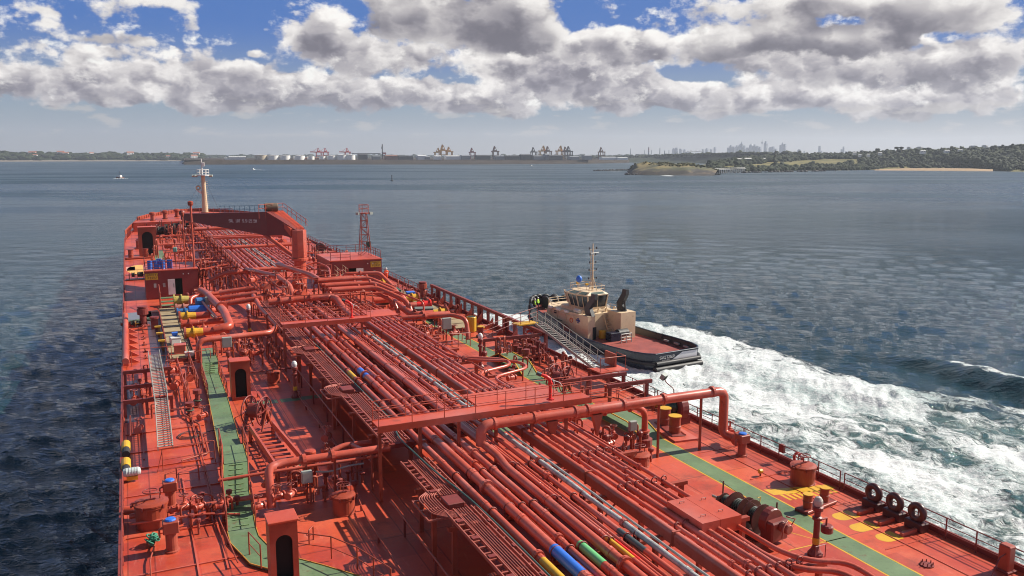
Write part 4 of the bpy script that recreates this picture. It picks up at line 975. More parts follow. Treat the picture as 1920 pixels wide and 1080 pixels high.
# low weld ridges and plate stiffeners on the port side of the deck
sd = MB()
for x, y0, y1 in [(1.7, 30, 48), (2.9, 36, 60), (-0.2, 52, 70)]:
    sd.box(x-0.04, x+0.04, y0, y1, 0, 0.07)
for y in (37.0, 41.0, 46.3, 50.5, 53.4, 57.2): sd.box(-1.2, 3.6, y-0.035, y+0.035, 0, 0.06)
sd.build('weld_ridge', RED, ship)
sd = MB()
for y in (25.2, 29.8, 34.4, 39.0): sd.box(30.6, 34.2, y-0.02, y+0.02, 0, 0.03)
sd.box(31.9, 31.94, 20, 42, 0, 0.03); sd.build('weld_ridge', RED, ship)

# ------------------------------------------------------------------ railings
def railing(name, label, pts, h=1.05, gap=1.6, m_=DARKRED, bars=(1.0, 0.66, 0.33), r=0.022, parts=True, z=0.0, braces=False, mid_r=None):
    t = thing(name, label, 'railing', (pts[0][0], pts[0][1], z))
    o = Vector((pts[0][0], pts[0][1], 0))
    P = [Vector((p[0], p[1], p[2] if len(p) > 2 else 0))-o for p in pts]
    rl = MB()
    for k, f in enumerate(bars): rl.tube([p+Vector((0, 0, h*f)) for p in P], r if k == 0 else (mid_r or r*0.75), 6)
    rl.build('rail', m_, t)
    pm = None; L = 0
    for a, b in zip(P, P[1:]):
        l = (b-a).length; n = max(1, round(l/gap))
        for k in range(n+(1 if b is P[-1] else 0)):
            p = a.lerp(b, k/n)
            if parts:
                if pm is None:
                    q = MB(); q.tube([(0, 0, 0), (0, 0, h)], r*1.25, 6); po = q.build('post', m_, t, loc=p); pm = po.data
                else:
                    po = bpy.data.objects.new('post', pm); C.objects.link(po); po.parent = t; po.location = p
            else:
                if pm is None: pm = MB()
                pm.tube([p, p+Vector((0, 0, h))], r*1.25, 4, caps=False)
    if not parts: pm.build('post', m_, t)
    return t
railing('ship_railing', 'long red railing along the starboard edge beside the white water, nearest the camera', [(34.1, 14), (34.1, 31)], r=0.028, gap=1.55)
railing('ship_railing', 'starboard edge railing carrying the red life ring, between hatch drum and large pipe', [(34.1, 31.3), (34.1, 48.5)], r=0.028, gap=1.55)
railing('ship_railing', 'starboard edge railing beside the lower end of the accommodation ladder', [(34.2, 49), (34.2, 61)], gap=1.6, r=0.028)
railing('ship_railing', 'starboard edge railing between the open bulwark and the deckhouse', [(34.1, 96), (34.1, 131)], gap=2.0, r=0.035, parts=False)
railing('ship_railing', 'starboard edge railing running forward from the deckhouse to the bow', [(34.1, 132), (34.1, 198)], gap=2.4, r=0.045, parts=False)
railing('ship_railing', 'port edge railing beside the nearest tank hatch', [(-1.3, 20), (-1.3, 47.5)], gap=1.5, r=0.03)
railing('ship_railing', 'port edge railing abreast of the grey ladder', [(-1.3, 58), (-1.3, 71)], gap=1.8, r=0.025, bars=(1.0, 0.5))
railing('ship_railing', 'port edge railing running forward from the manifold towards the bow', [(-1.35, 104), (-1.35, 185), (-1.0, 197)], gap=3.0, r=0.05, parts=False)
railing('ship_railing', 'dark railing on the forecastle around the foremast', [(XC-9, 238), (XC+3, 243), (XC+9, 237)], gap=2.2, r=0.05, parts=False, z=2.2, h=1.3)
# big round rail bar by the port manifold
t = thing('fender_bar', 'thick faded red bar along the port edge beside the manifold', 'fender')
MB().tube([(-1.15, 75.5, 0.75), (-1.15, 98, 0.75)], 0.26, 12).build('bar', RED, t)
for y in (77, 82.5, 88, 93.5): MB().box(-1.35, -0.95, y-.15, y+.15, 0, 0.6).build('bracket', RED, t)
# open-framed bulwark by the starboard manifold
t = thing('open_bulwark', 'dark red open-framed bulwark beside the starboard manifold', 'bulwark', (34.0, 66, 0))
MB().box(-.14, .16, 0, 32, 1.55, 1.85).build('top_bar', DARKRED, t)
MB().box(-.05, .1, 0, 32, 0.0, 0.45).build('bottom_bar', DARKRED, t)
pb = None
for k in range(15):
    y = 0.2+k*2.25; wdt = 0.62 if k % 3 == 1 else 0.16
    if pb is None: pb = MB().box(-.12, .12, -.16, .16, 0.45, 1.55).build('post', DARKRED, t, loc=(0, y, 0)); pm = pb.data
    else:
        o = bpy.data.objects.new('post', pm); C.objects.link(o); o.parent = t; o.location = (0, y, 0)
    if k % 3 == 1: MB().box(-.03, .06, -.75, .75, 0.45, 1.55).build('panel', DARKRED, t, loc=(0, y, 0))
for k in range(10):
    y = 3+k*3; MB().add([(-1.1, y, 0), (-.14, y, 0), (-.14, y, 1.2), (-1.1, y+.08, 0), (-.14, y+.08, 0), (-.14, y+.08, 1.2)], [(0, 2, 1), (3, 4, 5), (0, 1, 4, 3), (0, 3, 5, 2)]).build('gusset', RED, t)

# ------------------------------------------------------------------ pipes of the central rack
FL = {}
def flange_mesh(r):
    k = round(r, 3)
    if k in FL: return FL[k]
    b = MB(); b.lathe([(r*1.02, -0.10), (r*1.55, -0.10), (r*1.55, -0.012), (r*1.3, -0.012), (r*1.3, 0.012), (r*1.55, 0.012), (r*1.55, 0.10), (r*1.02, 0.10)], n=14, axis='y')
    for i in range(8):
        a = i*math.pi/4; b.tube([(r*1.42*math.cos(a), -0.15, r*1.42*math.sin(a)), (r*1.42*math.cos(a), 0.15, r*1.42*math.sin(a))], 0.018, 4)
    o = b.build('flange', PIPE); me = o.data; bpy.data.objects.remove(o); FL[k] = me; return me
def coupling(b, x, y, z, r):
    b.lathe([(r*1.01, y-.16), (r*1.14, y-.15), (r*1.14, y-.09), (r*1.06, y-.08), (r*1.06, y+.08), (r*1.14, y+.09), (r*1.14, y+.15), (r*1.01, y+.16)], (x, 0, z), 12, 'y')
def run_pipe(label, pts, r, m_=PIPE, fl=11.0, ph=3.0, bands=(), n=12, bend=0.5, name='cargo_pipe', coup=5.5, wob=0.0):
    t = thing(name, label, 'pipe', pts[0])
    o = Vector(pts[0]); P = [Vector(p)-o for p in pts]
    b = MB()
    if wob:
        Q = []
        for a, c in zip(P, P[1:]):
            nseg = max(1, int((c-a).length/0.7))
            for k in range(nseg): Q.append(a.lerp(c, k/nseg)+Vector((random.uniform(-wob, wob), 0, random.uniform(-wob, wob)*1.5)))
        Q.append(P[-1]); rs = [r*random.uniform(0.9, 1.12) for _ in Q]; b.tube(Q, rs, 8)
    else: b.tube(P, r, n, bend=bend)
    # couplings along straight fore-and-aft runs
    for a, c in zip(P, P[1:]):
        if abs(c.x-a.x) < 0.05 and abs(c.z-a.z) < 0.05 and abs(c.y-a.y) > 4:
            y = min(a.y, c.y)+ph*0.5+random.random(); e = max(a.y, c.y)-0.6
            while y < e:
                if coup and r > 0.07: coupling(b, a.x, y, a.z, r)
                y += coup or 99
            if fl:
                y = min(a.y, c.y)+ph
                while y < e:
                    f = bpy.data.objects.new('flange', flange_mesh(r)); C.objects.link(f); f.parent = t; f.location = (a.x, y, a.z); y += fl
    b.build('pipe_run', m_, t)
    for (y0, y1, bm) in bands:
        MB().tube([(0, y0-o.y, 0), (0, y1-o.y, 0)], r*1.035, 14, caps=False).build('colour_band', bm, t)
    return t
Z0 = 2.5
YB = 92.0
run_pipe('thin red pipe with a yellow band, first inboard of the green hose', [(13.6, 15, Z0), (13.6, YB, Z0)], 0.17, bands=[(24.6, 26.6, YELLOW), (55.6, 57.4, YELLOW)], fl=14, ph=12)
run_pipe('thickest red cargo pipe with a blue band near the camera', [(14.4, 15, Z0+.04), (14.4, YB, Z0+.04)], 0.235, bands=[(24.9, 27.2, BLUE), (55.4, 57.6, BLUE)], fl=11, ph=8)
run_pipe('plain red cargo pipe between the blue-banded and the green-banded pipes', [(15.02, 15, Z0), (15.02, YB, Z0)], 0.155, fl=9, ph=13)
run_pipe('red cargo pipe with a green band near the camera', [(15.58, 15, Z0), (15.58, YB-2, Z0)], 0.18, bands=[(25.3, 27.2, BAND_GREEN)], fl=15, ph=8.5)
run_pipe('thick plain red cargo pipe right of the green-banded pipe', [(16.3, 15, Z0+.03), (16.3, 36, Z0+.03), (16.55, 37.5, Z0+.03), (16.6, YB, Z0+.03)], 0.215, fl=12, ph=10, bend=1)
run_pipe('thin red pipe with a yellow band in the middle of the rack', [(16.9, 15, Z0-.05), (16.9, YB, Z0-.05)], 0.11, bands=[(25.3, 27.3, YELLOW)], fl=0)
run_pipe('thin bright red banded pipe beside the yellow-banded thin pipe', [(17.12, 15, Z0-.08), (17.12, YB, Z0-.08)], 0.075, bands=[(25.2, 27.0, BRIGHTRED)], fl=0)
run_pipe('thin plain red pipe left of the dark-banded pipe', [(17.36, 15, Z0-.1), (17.36, YB, Z0-.1)], 0.065, fl=0)
run_pipe('red pipe with a dark grey band beside the silver lagged pipe', [(17.66, 15, Z0), (17.66, YB-3, Z0)], 0.13, bands=[(25.6, 27.6, DARKGREY)], fl=13, ph=6)
run_pipe('lumpy silver lagged pipe down the middle of the rack', [(18.15, 15, Z0+.08), (18.15, 71, Z0+.08)], 0.12, m_=LAG, fl=8, ph=5, wob=0.012, name='lagged_pipe')
run_pipe('thin pale silver pipe along the right of the lumpy lagged pipe', [(18.5, 15, Z0+.12), (18.5, 71, Z0+.12)], 0.055, m_=SILVER, fl=0, wob=0.006, name='lagged_pipe')
# the tall box duct right of the silver pipes
t = thing('box_duct', 'tall square-sided red duct with a rounded top right of the silver pipes', 'duct', (19.55, 15, 0))
b = MB(); b.box(-0.17, 0.17, 0, 74, 2.12, 2.52); b.tube([(0, 0, 2.52), (0, 74, 2.52)], 0.18, 12); b.build('duct', PIPE, t)
for k in range(10): MB().box(-0.21, 0.21, -.05, .05, 2.08, 2.73).build('joint_strap', HULLRED, t, loc=(0, 4+k*7.2, 0))
RP = [(20.15, 0.10, 92, 'thin red pipe hard against the right of the box duct'), (20.62, 0.145, 92, 'red pipe second right of the box duct'), (21.12, 0.12, 90, 'red pipe third right of the box duct'), (21.6, 0.12, 88, 'red pipe fourth right of the box duct, before the outer bends')]
for x, r, ye, l in RP: run_pipe(l, [(x, 15, Z0-.05), (x, ye, Z0-.05)], r, fl=12, ph=random.uniform(5, 10))
run_pipe('red pipe whose near end sweeps to starboard ahead of the vent post, inner one', [(23.71, 20.21, 2.30), (23.74, 21.51, 2.30), (22.41, 22.21, 2.30), (21.98, 23.49, 2.30), (22.1, 27.0, 2.3), (22.1, 54, 2.3), (25.6, 55.3, 2.3), (25.6, 57.2, 2.3), (22.2, 59.5, 2.3), (22.2, 90, 2.3)], 0.125, fl=12, ph=8, bend=1.1)
run_pipe('red pipe whose near end sweeps to starboard ahead of the vent post, outer one', [(24.38, 20.45, 2.35), (24.47, 21.80, 2.35), (23.21, 22.48, 2.35), (22.70, 23.53, 2.35), (22.65, 27.6, 2.35), (22.65, 52.4, 2.35), (26.3, 53.8, 2.35), (26.3, 55.9, 2.35), (22.75, 58, 2.35), (22.75, 88, 2.35)], 0.11, fl=10, ph=6, bend=1.1)
run_pipe('thin outermost red pipe along the starboard side of the rack', [(23.3, 36, 2.1), (23.3, 84, 2.1)], 0.07, fl=0)
run_pipe('dark green rubber hose lying along the cable tray', [(13.2, 15, 2.62), (13.2, 30, 2.62), (13.05, 33, 2.7), (12.6, 36.5, 2.8), (12.5, 42, 2.75), (13.15, 45, 2.62), (13.15, 68, 2.62)], 0.045, m_=HOSEGREEN, fl=0, bend=1.2, name='rubber_hose')
# forward rack, from the crossover to the bow
FW = [(13.5, .20, 205), (14.25, .24, 205), (15.0, .17, 198), (15.6, .2, 205), (16.45, .24, 205), (17.1, .1, 190), (17.45, .09, 190), (18.1, .12, 200), (18.55, .09, 200), (19.4, .2, 205), (20.1, .12, 196), (20.6, .12, 200), (21.2, .1, 188), (21.9, .12, 180), (22.5, .14, 192)]
for k, (x, r, ye) in enumerate(FW):
    lab = ['leftmost pipe of the forward rack under the crane jib', 'thick pipe next to the leftmost in the forward rack', 'thin pipe third from the left in the forward rack', 'fourth pipe from the left in the forward rack', 'thick fifth pipe in the forward rack under the jib', 'very thin sixth pipe in the forward rack', 'very thin seventh pipe in the forward rack',
           'silver pipe in the middle of the forward rack', 'thin pale pipe beside the silver one in the forward rack', 'thick pipe right of the pale ones in the forward rack', 'thin eleventh pipe in the forward rack left of the crane ram', 'thin twelfth pipe in the forward rack under the crane ram', 'thin thirteenth pipe of the forward rack near the crane', 'fourteenth pipe of the forward rack, second from starboard', 'outermost starboard pipe of the forward rack'][k]
    run_pipe(lab, [(x, 113, Z0), (x, ye, Z0)], r, m_=(LAG if k == 7 else SILVER if k in (5, 8) else PIPE), fl=20, ph=random.uniform(5, 15), coup=9, n=8)

# supports under the pipes
def support():
    t = thing('pipe_support', 'red cross beam on legs under the rack pipes', 'support', (0, 0, 0), 0, 'cross beams under the pipe rack')
    MB().box(11.5, 24.0, -0.12, 0.12, 2.02, 2.2).build('beam', HULLRED, t)
    lm = None
    for x in (11.8, 14.0, 16.9, 19.1, 21.4, 23.7):
        if lm is None: o = MB().box(-.1, .1, -.1, .1, 0, 2.02).build('leg', HULLRED, t, loc=(x, 0, 0)); lm = o.data
        else: o = bpy.data.objects.new('leg', lm); C.objects.link(o); o.parent = t; o.location = (x, 0, 0)
    b = MB()
    for x in (14.0, 19.1): b.bar((x, 0, 0.9), (x-1.1, 0, 2.0), 0.07, 0.07); b.bar((x, 0, 0.9), (x+1.1, 0, 2.0), 0.07, 0.07)
    b.build('braces', HULLRED, t)['kind'] = 'stuff'
    b = MB()
    for x, r in ((13.6, .17), (14.4, .235), (15.02, .155), (15.58, .18), (16.6, .215), (16.9, .11), (17.66, .13), (18.15, .13), (20.15, .1), (20.62, .145), (21.12, .12), (21.6, .12), (22.1, .125), (22.65, .11)):
        b.torus((x, 0, 2.5), r+.035, .035, 14, 4, Y3); b.box(x-r*.8, x-r*.8+.06, -.09, .09, 2.2, 2.42); b.box(x+r*.8-.06, x+r*.8, -.09, .09, 2.2, 2.42)
    b.build('pipe_clamps', DARKRED, t)['kind'] = 'stuff'; return t
sp = support(); sp.location = (0, 18, 0)
for y in [22.5, 27, 31.5, 36, 44.5, 49, 53.5, 58, 62.5, 67, 74, 79, 84, 116, 123, 130, 137, 144, 151, 158, 165, 172, 179, 186, 193, 200]: dup(sp, (0, y, 0), 'red cross beam on legs under the rack pipes')
# inner box longitudinals that close the rack's underside here and there
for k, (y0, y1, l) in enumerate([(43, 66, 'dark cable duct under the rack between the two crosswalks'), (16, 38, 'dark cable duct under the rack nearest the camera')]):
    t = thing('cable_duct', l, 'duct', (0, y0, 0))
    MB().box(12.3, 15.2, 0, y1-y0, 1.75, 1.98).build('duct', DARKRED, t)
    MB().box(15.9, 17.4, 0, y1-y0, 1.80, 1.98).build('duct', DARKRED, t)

# cable trays
def tray(label, x0, x1, y0, y1, z=2.62, rung=0.55):
    t = thing('cable_tray', label, 'cable tray', (0, y0, 0)); L = y1-y0
    b = MB(); b.box(x0-.025, x0+.025, 0, L, z-.07, z+.07); b.box(x1-.025, x1+.025, 0, L, z-.07, z+.07); b.build('side_rail', TRAY, t)
    b = MB(); k = 0.2
    while k < L: b.box(x0+.026, x1-.026, k-.04, k+.04, z-.03, z+.03); k += rung
    b.build('rungs', TRAY, t)['kind'] = 'stuff'
    b = MB(); k = 0.5
    while k < L: b.box(x0+.05, x1-.05, k-.12, k+.12, z+.035, z+.11); k += rung*3.1
    b.build('clamps', DARKRED, t)['kind'] = 'stuff'
    return t
SEG = [(15, 32.2, 'nearest the camera'), (33.8, 38.6, 'just aft of the near crosswalk'), (41.6, 51.6, 'just forward of the near crosswalk'), (54.0, 64.4, 'up to the middle junction'), (66.4, 90, 'running to the crossover pipes')]
for y0, y1, w_ in SEG:
    tray('outer ladder cable tray left of the thin conduits, '+w_, 11.62, 12.02, y0, y1)
    tray('inner ladder cable tray beside the green hose, '+w_, 12.86, 13.06, y0, y1, rung=0.8)
    t = thing('conduit_bundle', 'bundle of thin red conduits between two ladder trays, '+w_, 'conduits', (0, y0, 0))
    for k in range(6):
        x = 12.12+k*0.115; MB().tube([(x, 0, 2.62), (x, y1-y0, 2.62)], 0.028, 6).build('conduit', TRAY, t)
    b = MB(); k = 0.8
    while k < y1-y0: b.box(12.06, 12.76, k-.05, k+.05, 2.55, 2.585); k += 1.8
    b.build('bracket', HULLRED, t)
for y in (33.0, 52.8, 65.4):
    t = thing('conduit_junction', {33.0: 'bulging conduit junction platform nearest the camera', 52.8: 'bulging conduit junction platform between the crosswalks', 65.4: 'bulging conduit junction platform before the far crosswalk'}[y], 'junction', (0, y, 0))
    b = MB(); b.box(10.8, 12.9, -1.15, -1.05, 2.40, 2.48); b.box(10.8, 12.9, 1.05, 1.15, 2.40, 2.48); b.box(10.8, 12.9, -.05, .05, 2.40, 2.48); b.box(10.75, 10.8, -1.15, 1.15, 2.40, 2.5); b.build('base_frame', TRAY, t)
    for k in range(7):
        s_ = 0.12*k
        MB().tube([(11.7+s_*0.9, -1.6, 2.62), (11.0+s_, -0.9, 2.66), (10.95+s_, 0.9, 2.66), (11.7+s_*.9, 1.6, 2.62)], 0.028, 6, bend=0.35).build('conduit', TRAY, t)
    MB().bbox(11.9, 12.7, -.5, .5, 2.47, 2.75, 0.03).build('junction_box', DARKRED, t)
    MB().box(11.3, 11.5, -.1, .1, 0, 2.4).build('leg', HULLRED, t)

# ------------------------------------------------------------------ crosswalks over the rack
def crosswalk(name, label, x0, x1, y0, y1, z, extra=None):
    t = thing(name, label, 'walkway', (0, 0, 0))
    MB().box(x0, x1, y0, y1, z-.06, z).build('platform', RED, t)
    MB().box(x0, x1, y0-.02, y0+.03, z-.32, z+.04).build('side_plate', RED, t)
    MB().box(x0, x1, y1-.03, y1+.02, z-.32, z+.04).build('side_plate', RED, t)
    if extra: MB().box(*extra, z-.07, z-.01).build('platform', RED, t)
    for x in np.arange(x0+0.1, x1, 2.2): MB().box(x-.08, x+.08, y0+.05, y0+.2, 0, z-.07).build('leg', HULLRED, t)
    for y in (y0+.01, y1-.01):
        rl = MB()
        for h in (1.05, 0.55): rl.tube([(x0, y, z+h), (x1, y, z+h)], 0.024, 6)
        rl.build('rail', PIPE, t)
        pm = None
        for x in np.linspace(x0+.05, x1-.05, int((x1-x0)/1.75)+1):
            if pm is None: o = MB().tube([(0, 0, -.35), (0, 0, 1.05)], 0.028, 6).build('post', PIPE, t, loc=(x, y, z)); pm = o.data
            else: o = bpy.data.objects.new('post', pm); C.objects.link(o); o.parent = t; o.location = (x, y, z)
    return t
crosswalk('crosswalk', 'near red crosswalk with double handrails bridging all the rack pipes', 10.9, 23.6, 40.1, 41.3, 4.1, (17.0, 22.4, 41.35, 43.8))
crosswalk('crosswalk', 'far narrow red crosswalk bridging the left half of the rack pipes', 10.9, 18.4, 69.0, 70.2, 4.05, (18.42, 21.0, 69.4, 72.5))
crosswalk('crosswalk', 'small forward crosswalk above the pipes under the crane jib', 12.8, 23.4, 150, 151.3, 3.9)
# cover plates above the pipes near the mooring winch
t = thing('cover_plate', 'flat two-leaf red cover box over the pipes beside the mooring winch', 'cover', (21.7, 27.3, 0))
MB().box(-.95, -.02, -1.25, 1.25, 2.2, 2.86).build('leaf', RED, t); MB().box(.0, 1.1, -1.25, 1.25, 2.2, 2.86).build('leaf', RED, t)
for x, y in ((-.5, -.7), (-.5, .8), (.5, -.6), (.6, .7)): MB().tube([(x-.12, y, 2.86), (x-.12, y, 2.95), (x+.12, y, 2.95), (x+.12, y, 2.86)], 0.015, 5).build('handle', DARKRED, t)
# big overhead pipe
t = thing('vent_line', 'very large red pipe crossing high above the starboard rack and dropping to the deck edge', 'pipe', (0, 39.5, 0))
b = MB(); b.tube([(16.4, 0, 2.5), (16.4, 0, 3.62), (32.75, 0, 3.55), (32.75, 0, 0.75), (33.1, -0.9, 0.7)], 0.285, 16, bend=0.55); b.build('pipe_run', PIPE, t)
for x in (17.2, 19.6, 22.2, 23.0, 25.4, 28.2, 31.8): MB().lathe([(0.29, -.09), (0.35, -.08), (0.35, .08), (0.29, .09)], (x, 0, 3.6), 16, 'x').build('collar', PIPE, t)
for x in (27.9, 31.0): MB().tube([(x, 0, 0), (x, 0, 3.3)], 0.085, 10).build('post', HULLRED, t)
for x in (20.4, 23.3): MB().add([(x-.05, -.2, 3.3), (x+.6, -.2, 3.3), (x+.3, -.2, 2.0), (x-.05, .1, 3.3), (x+.6, .1, 3.3), (x+.3, .1, 2.0)], [(0, 2, 1), (3, 4, 5), (0, 1, 4, 3), (1, 2, 5, 4), (2, 0, 3, 5)]).build('bracket', HULLRED, t)
MB().lathe([(0.285, 0), (0.45, 0.01), (0.45, .16), (0.285, .17)], (33.1, -1.07, 0.7), 16, 'y').build('flange', PIPE, t)
t = thing('stub_pipe', 'lower red pipe under the large overhead pipe, bending down to a valve', 'pipe', (0, 41.6, 0))
MB().tube([(22.0, 0, 2.55), (27.6, 0, 2.65), (28.35, 0, 2.2), (28.35, 0, 0.5)], 0.2, 14, bend=0.6).build('pipe_run', PIPE, t)
MB().lathe([(0.2, 0), (.33, .0), (.33, .1), (.2, .1)], (28.35, 0, 0.9), 14).build('flange', PIPE, t)
MB().lathe([(0.5, 0), (.5, .45), (.3, .5), (.3, .75), (.2, .8)], (28.35, 0, 0), 14).build('base', DARKRED, t)
for x in (23, 25.4, 27.2): MB().lathe([(0.2, -.06), (.27, -.05), (.27, .05), (.2, .06)], (x, 0, 2.58), 14, 'x').build('collar', PIPE, t)


# ------------------------------------------------------------------ deck gear builders
def hatch_drum(label, loc, r=0.85, h=1.15, rz=0.0, m_=HULLRED, wheel=True):
    """upright tank hatch: drum coaming, hinged lid, handwheel"""
    t = thing('tank_hatch', label, 'tank hatch', loc, rz)
    MB().lathe([(r*1.04, 0), (r*1.04, .05), (r, .06), (r, h-.12), (r*1.06, h-.10), (r*1.06, h-.03), (r, h-.02)], n=24).build('coaming', m_, t)
    l = MB().lathe([(r*1.09, h), (r*1.09, h+.07), (r*0.8, h+.13), (0.001, h+.17)], n=24).build('lid', m_, t)
    b = MB().bar((-r*1.2, 0, h+.12), (r*0.3, 0, h+.22), 0.09, 0.07); b.bar((-r*1.2, -.15, h+.02), (-r*1.2, .15, h+.02), .1, .14); b.build('hinge', DARKRED, t)
    if wheel:
        b = MB(); b.torus((0, 0, h+.62), .34, .024, 18, 5); b.tube([(-.34, 0, h+.62), (.34, 0, h+.62)], .014, 5); b.tube([(0, -.34, h+.62), (0, .34, h+.62)], .014, 5); b.tube([(0, 0, h+.15), (0, 0, h+.64)], .03, 6)
        b.tube([(.42, .1, h+.1), (.42, .1, h+.45), (-.1, .1, h+.45)], .03, 6); b.build('handwheel', DARKRED, t)
    for k in range(5):
        a = k*1.2566+.4; MB().obox((r*1.1*math.cos(a), r*1.1*math.sin(a), h-.02), .1, .07, .2, a).build('dog', DARKRED, t)
    return t
hatch_drum('red drum-shaped tank hatch near the port rail beside two blue-capped vents', (0.0, 42.2, 0), .74, 1.15)
hatch_drum('red tank hatch with handwheel standing in the shade left of the rack', (8.9, 39.7, 0), .56, .9)
hatch_drum('dark red drum hatch by the starboard railing next to the life ring', (33.0, 32.9, 0), .66, .95)
hatch_drum('low red hatch half hidden under the outer pipes by the grey box', (26.2, 38.9, 0), .6, .6)
hatch_drum('small red hatch among pipes behind the far doorway hut', (9.6, 66.4, 0), .5, .8)
hatch_drum('orange-lit hatch beside the forward pipes left of the jib shadow', (10.2, 142, 0), .9, .9, wheel=False)
def vent_post(label, loc, h=1.5, r=0.26, cap=BLUE, rz=0.0):
    t = thing('tank_vent', label, 'vent', loc, rz)
    MB().lathe([(r*1.3, 0), (r*1.3, .08), (r, .1), (r, h*.62)], n=16).build('pipe', HULLRED, t)
    MB().bbox(-r*1.35, r*1.35, -r*1.2, r*1.2, h*.62, h, .04).build('head', HULLRED, t)
    MB().lathe([(r*.9, h), (r*.95, h+.03), (r*.8, h+.09), (.001, h+.12)], n=14).build('cap', cap, t)
    MB().tube([(-r*1.35, 0, h*.8), (-r*1.9, 0, h*.75), (-r*1.9, 0, h*.5)], .05, 6).build('drain', HULLRED, t); return t
vent_post('square-headed vent with a blue cap right behind the port drum hatch', (.95, 44.3, 0), 1.35)
vent_post('square-headed vent with a blue cap aft of the port drum hatch', (.75, 38.9, 0), 1.5)
vent_post('square-headed vent with blue cloth on top by the starboard railing near the large pipe', (32.7, 37.6, 0), 1.35)
def pv_mast(label, loc, h=2.3, m_=DARKRED, dome=WHITE, band=YELLOW, arm=0, rz=0.0):
    t = thing('vent_riser', label, 'vent', loc, rz)
    MB().lathe([(.34, 0), (.34, .12), (.20, .3), (.14, .5), (.14, h*.62), (.22, h*.64), (.22, h*.68), (.14, h*.7), (.14, h*.78), (.24, h*.8), (.24, h*.86), (.17, h*.88)], n=14).build('riser', m_, t)
    MB().lathe([(.15, .55), (.16, .56), (.16, .85), (.15, .86)], n=14).build('colour_band', band, t)
    MB().lathe([(.16, h*.88), (.21, h*.93), (.2, h*.98), (.12, h*1.03), (.001, h*1.05)], n=14).build('dome', dome, t)
    if arm:
        b = MB(); b.tube([(0, 0, h*.62), (.5*arm, 0, h*.62), (.5*arm, 0, h*.45)], .05, 8); b.lathe([(.25, 0), (.28, .05), (.28, .3), (.22, .36)], (.55*arm, 0, h*.36), 12); b.build('side_valve', m_, t)
    b = MB(); b.tube([(-.3, -.3, 0), (-.3, -.3, .6), (.3, -.3, .6), (.3, -.3, 0)], .02, 5); b.build('guard', m_, t)
    return t
pv_mast('white-domed vent riser with yellow band in the shade beside the rack', (10.4, 61.3, 0), 2.7)
pv_mast('tall pale-domed vent riser with side valve on the open starboard deck near the camera', (27.3, 26.2, 0), 2.7, dome=mat('weathered_dome', (.42, .38, .33), .6), arm=1.15)
pv_mast('pale-domed vent riser beside the start of the green starboard ramp', (26.4, 63.6, 0), 2.9, band=DARKRED, arm=.6)
pv_mast('white-domed vent riser with yellow band behind the port manifold pipes', (10.1, 84.5, 0), 3.2)
def hut(label, loc, w_=1.25, d=1.1, h=2.55, rz=0.0):
    """companion hut over a stairway with an open round-topped doorway"""
    t = thing('doorway_hut', label, 'companionway', loc, rz)
    b = MB(); x = w_/2; T = .05
    n = 10; ow = w_*.30; top = h*.66; base = .22
    arch = [(-ow, base)]+[(-ow*math.cos(math.pi*i/n), top+ow*math.sin(math.pi*i/n)) for i in range(n+1)]+[(ow, base)]
    outer = [(-x, 0), (-x, h-.1), (x, h-.1), (x, 0)]
    # front wall with the arched opening
    vs = [(p[0], 0, p[1]) for p in arch]; k = len(vs)
    b.add([(-x, 0, 0), (-ow, 0, 0), (-ow, 0, base), (-x, 0, base)], [(0, 1, 2, 3)]); b.add([(-ow, 0, 0), (ow, 0, 0), (ow, 0, base), (-ow, 0, base)], [(0, 1, 2, 3)]); b.add([(ow, 0, 0), (x, 0, 0), (x, 0, base), (ow, 0, base)], [(0, 1, 2, 3)])
    b.add([(-x, 0, base), (-ow, 0, base), (-ow, 0, top), (-x, 0, top)], [(0, 1, 2, 3)]); b.add([(ow, 0, base), (x, 0, base), (x, 0, top), (ow, 0, top)], [(0, 1, 2, 3)])
    ar = [(-ow*math.cos(math.pi*i/n), top+ow*math.sin(math.pi*i/n)) for i in range(n+1)]
    up_ = [(-x+2*x*i/n, h-.1) for i in range(n+1)]
    b.add([(-x, 0, top)]+[(p[0], 0, p[1]) for p in ar]+[(x, 0, top)]+[(p[0], 0, p[1]) for p in up_], [(0, 1, n+3)]+[(1+i, 2+i, n+4+i, n+3+i) for i in range(n)]+[(n+1, n+2, 2*n+3)])
    # inner lining of the opening
    lin = [(-ow, base)]+ar+[(ow, base)]
    b.add([(p[0], 0, p[1]) for p in lin]+[(p[0], .12, p[1]) for p in lin], [(i, i+1, len(lin)+i+1, len(lin)+i) for i in range(len(lin)-1)])
    b.add([(-x, 0, 0), (-x, d, 0), (-x, d, h-.1), (-x, 0, h-.1)], [(0, 1, 2, 3)]); b.add([(x, 0, 0), (x, d, 0), (x, d, h-.1), (x, 0, h-.1)], [(3, 2, 1, 0)]); b.add([(-x, d, 0), (x, d, 0), (x, d, h-.1), (-x, d, h-.1)], [(0, 1, 2, 3)])
    b.build('wall', HULLRED, t)
    MB().box(-x+.03, x-.03, .5, .52, 0, h-.15).build('dark_inside', HOLE, t)  # near-black sheet painted in for the unlit inside of the hut
    MB().bbox(-x-.06, x+.06, -.1, d+.06, h-.1, h, .02).build('roof', RED, t)
    MB().box(-ow-.04, ow+.04, -.04, .0, base-.05, base+.02).build('sill', DARKRED, t)
    return t
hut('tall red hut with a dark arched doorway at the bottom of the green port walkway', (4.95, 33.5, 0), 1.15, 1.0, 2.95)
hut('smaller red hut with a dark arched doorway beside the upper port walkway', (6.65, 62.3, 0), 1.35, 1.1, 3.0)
hut('dark doorway hut far forward on the port deck by the green steps', (2.6, 162, 0), 3.0, 2.0, 5.2)
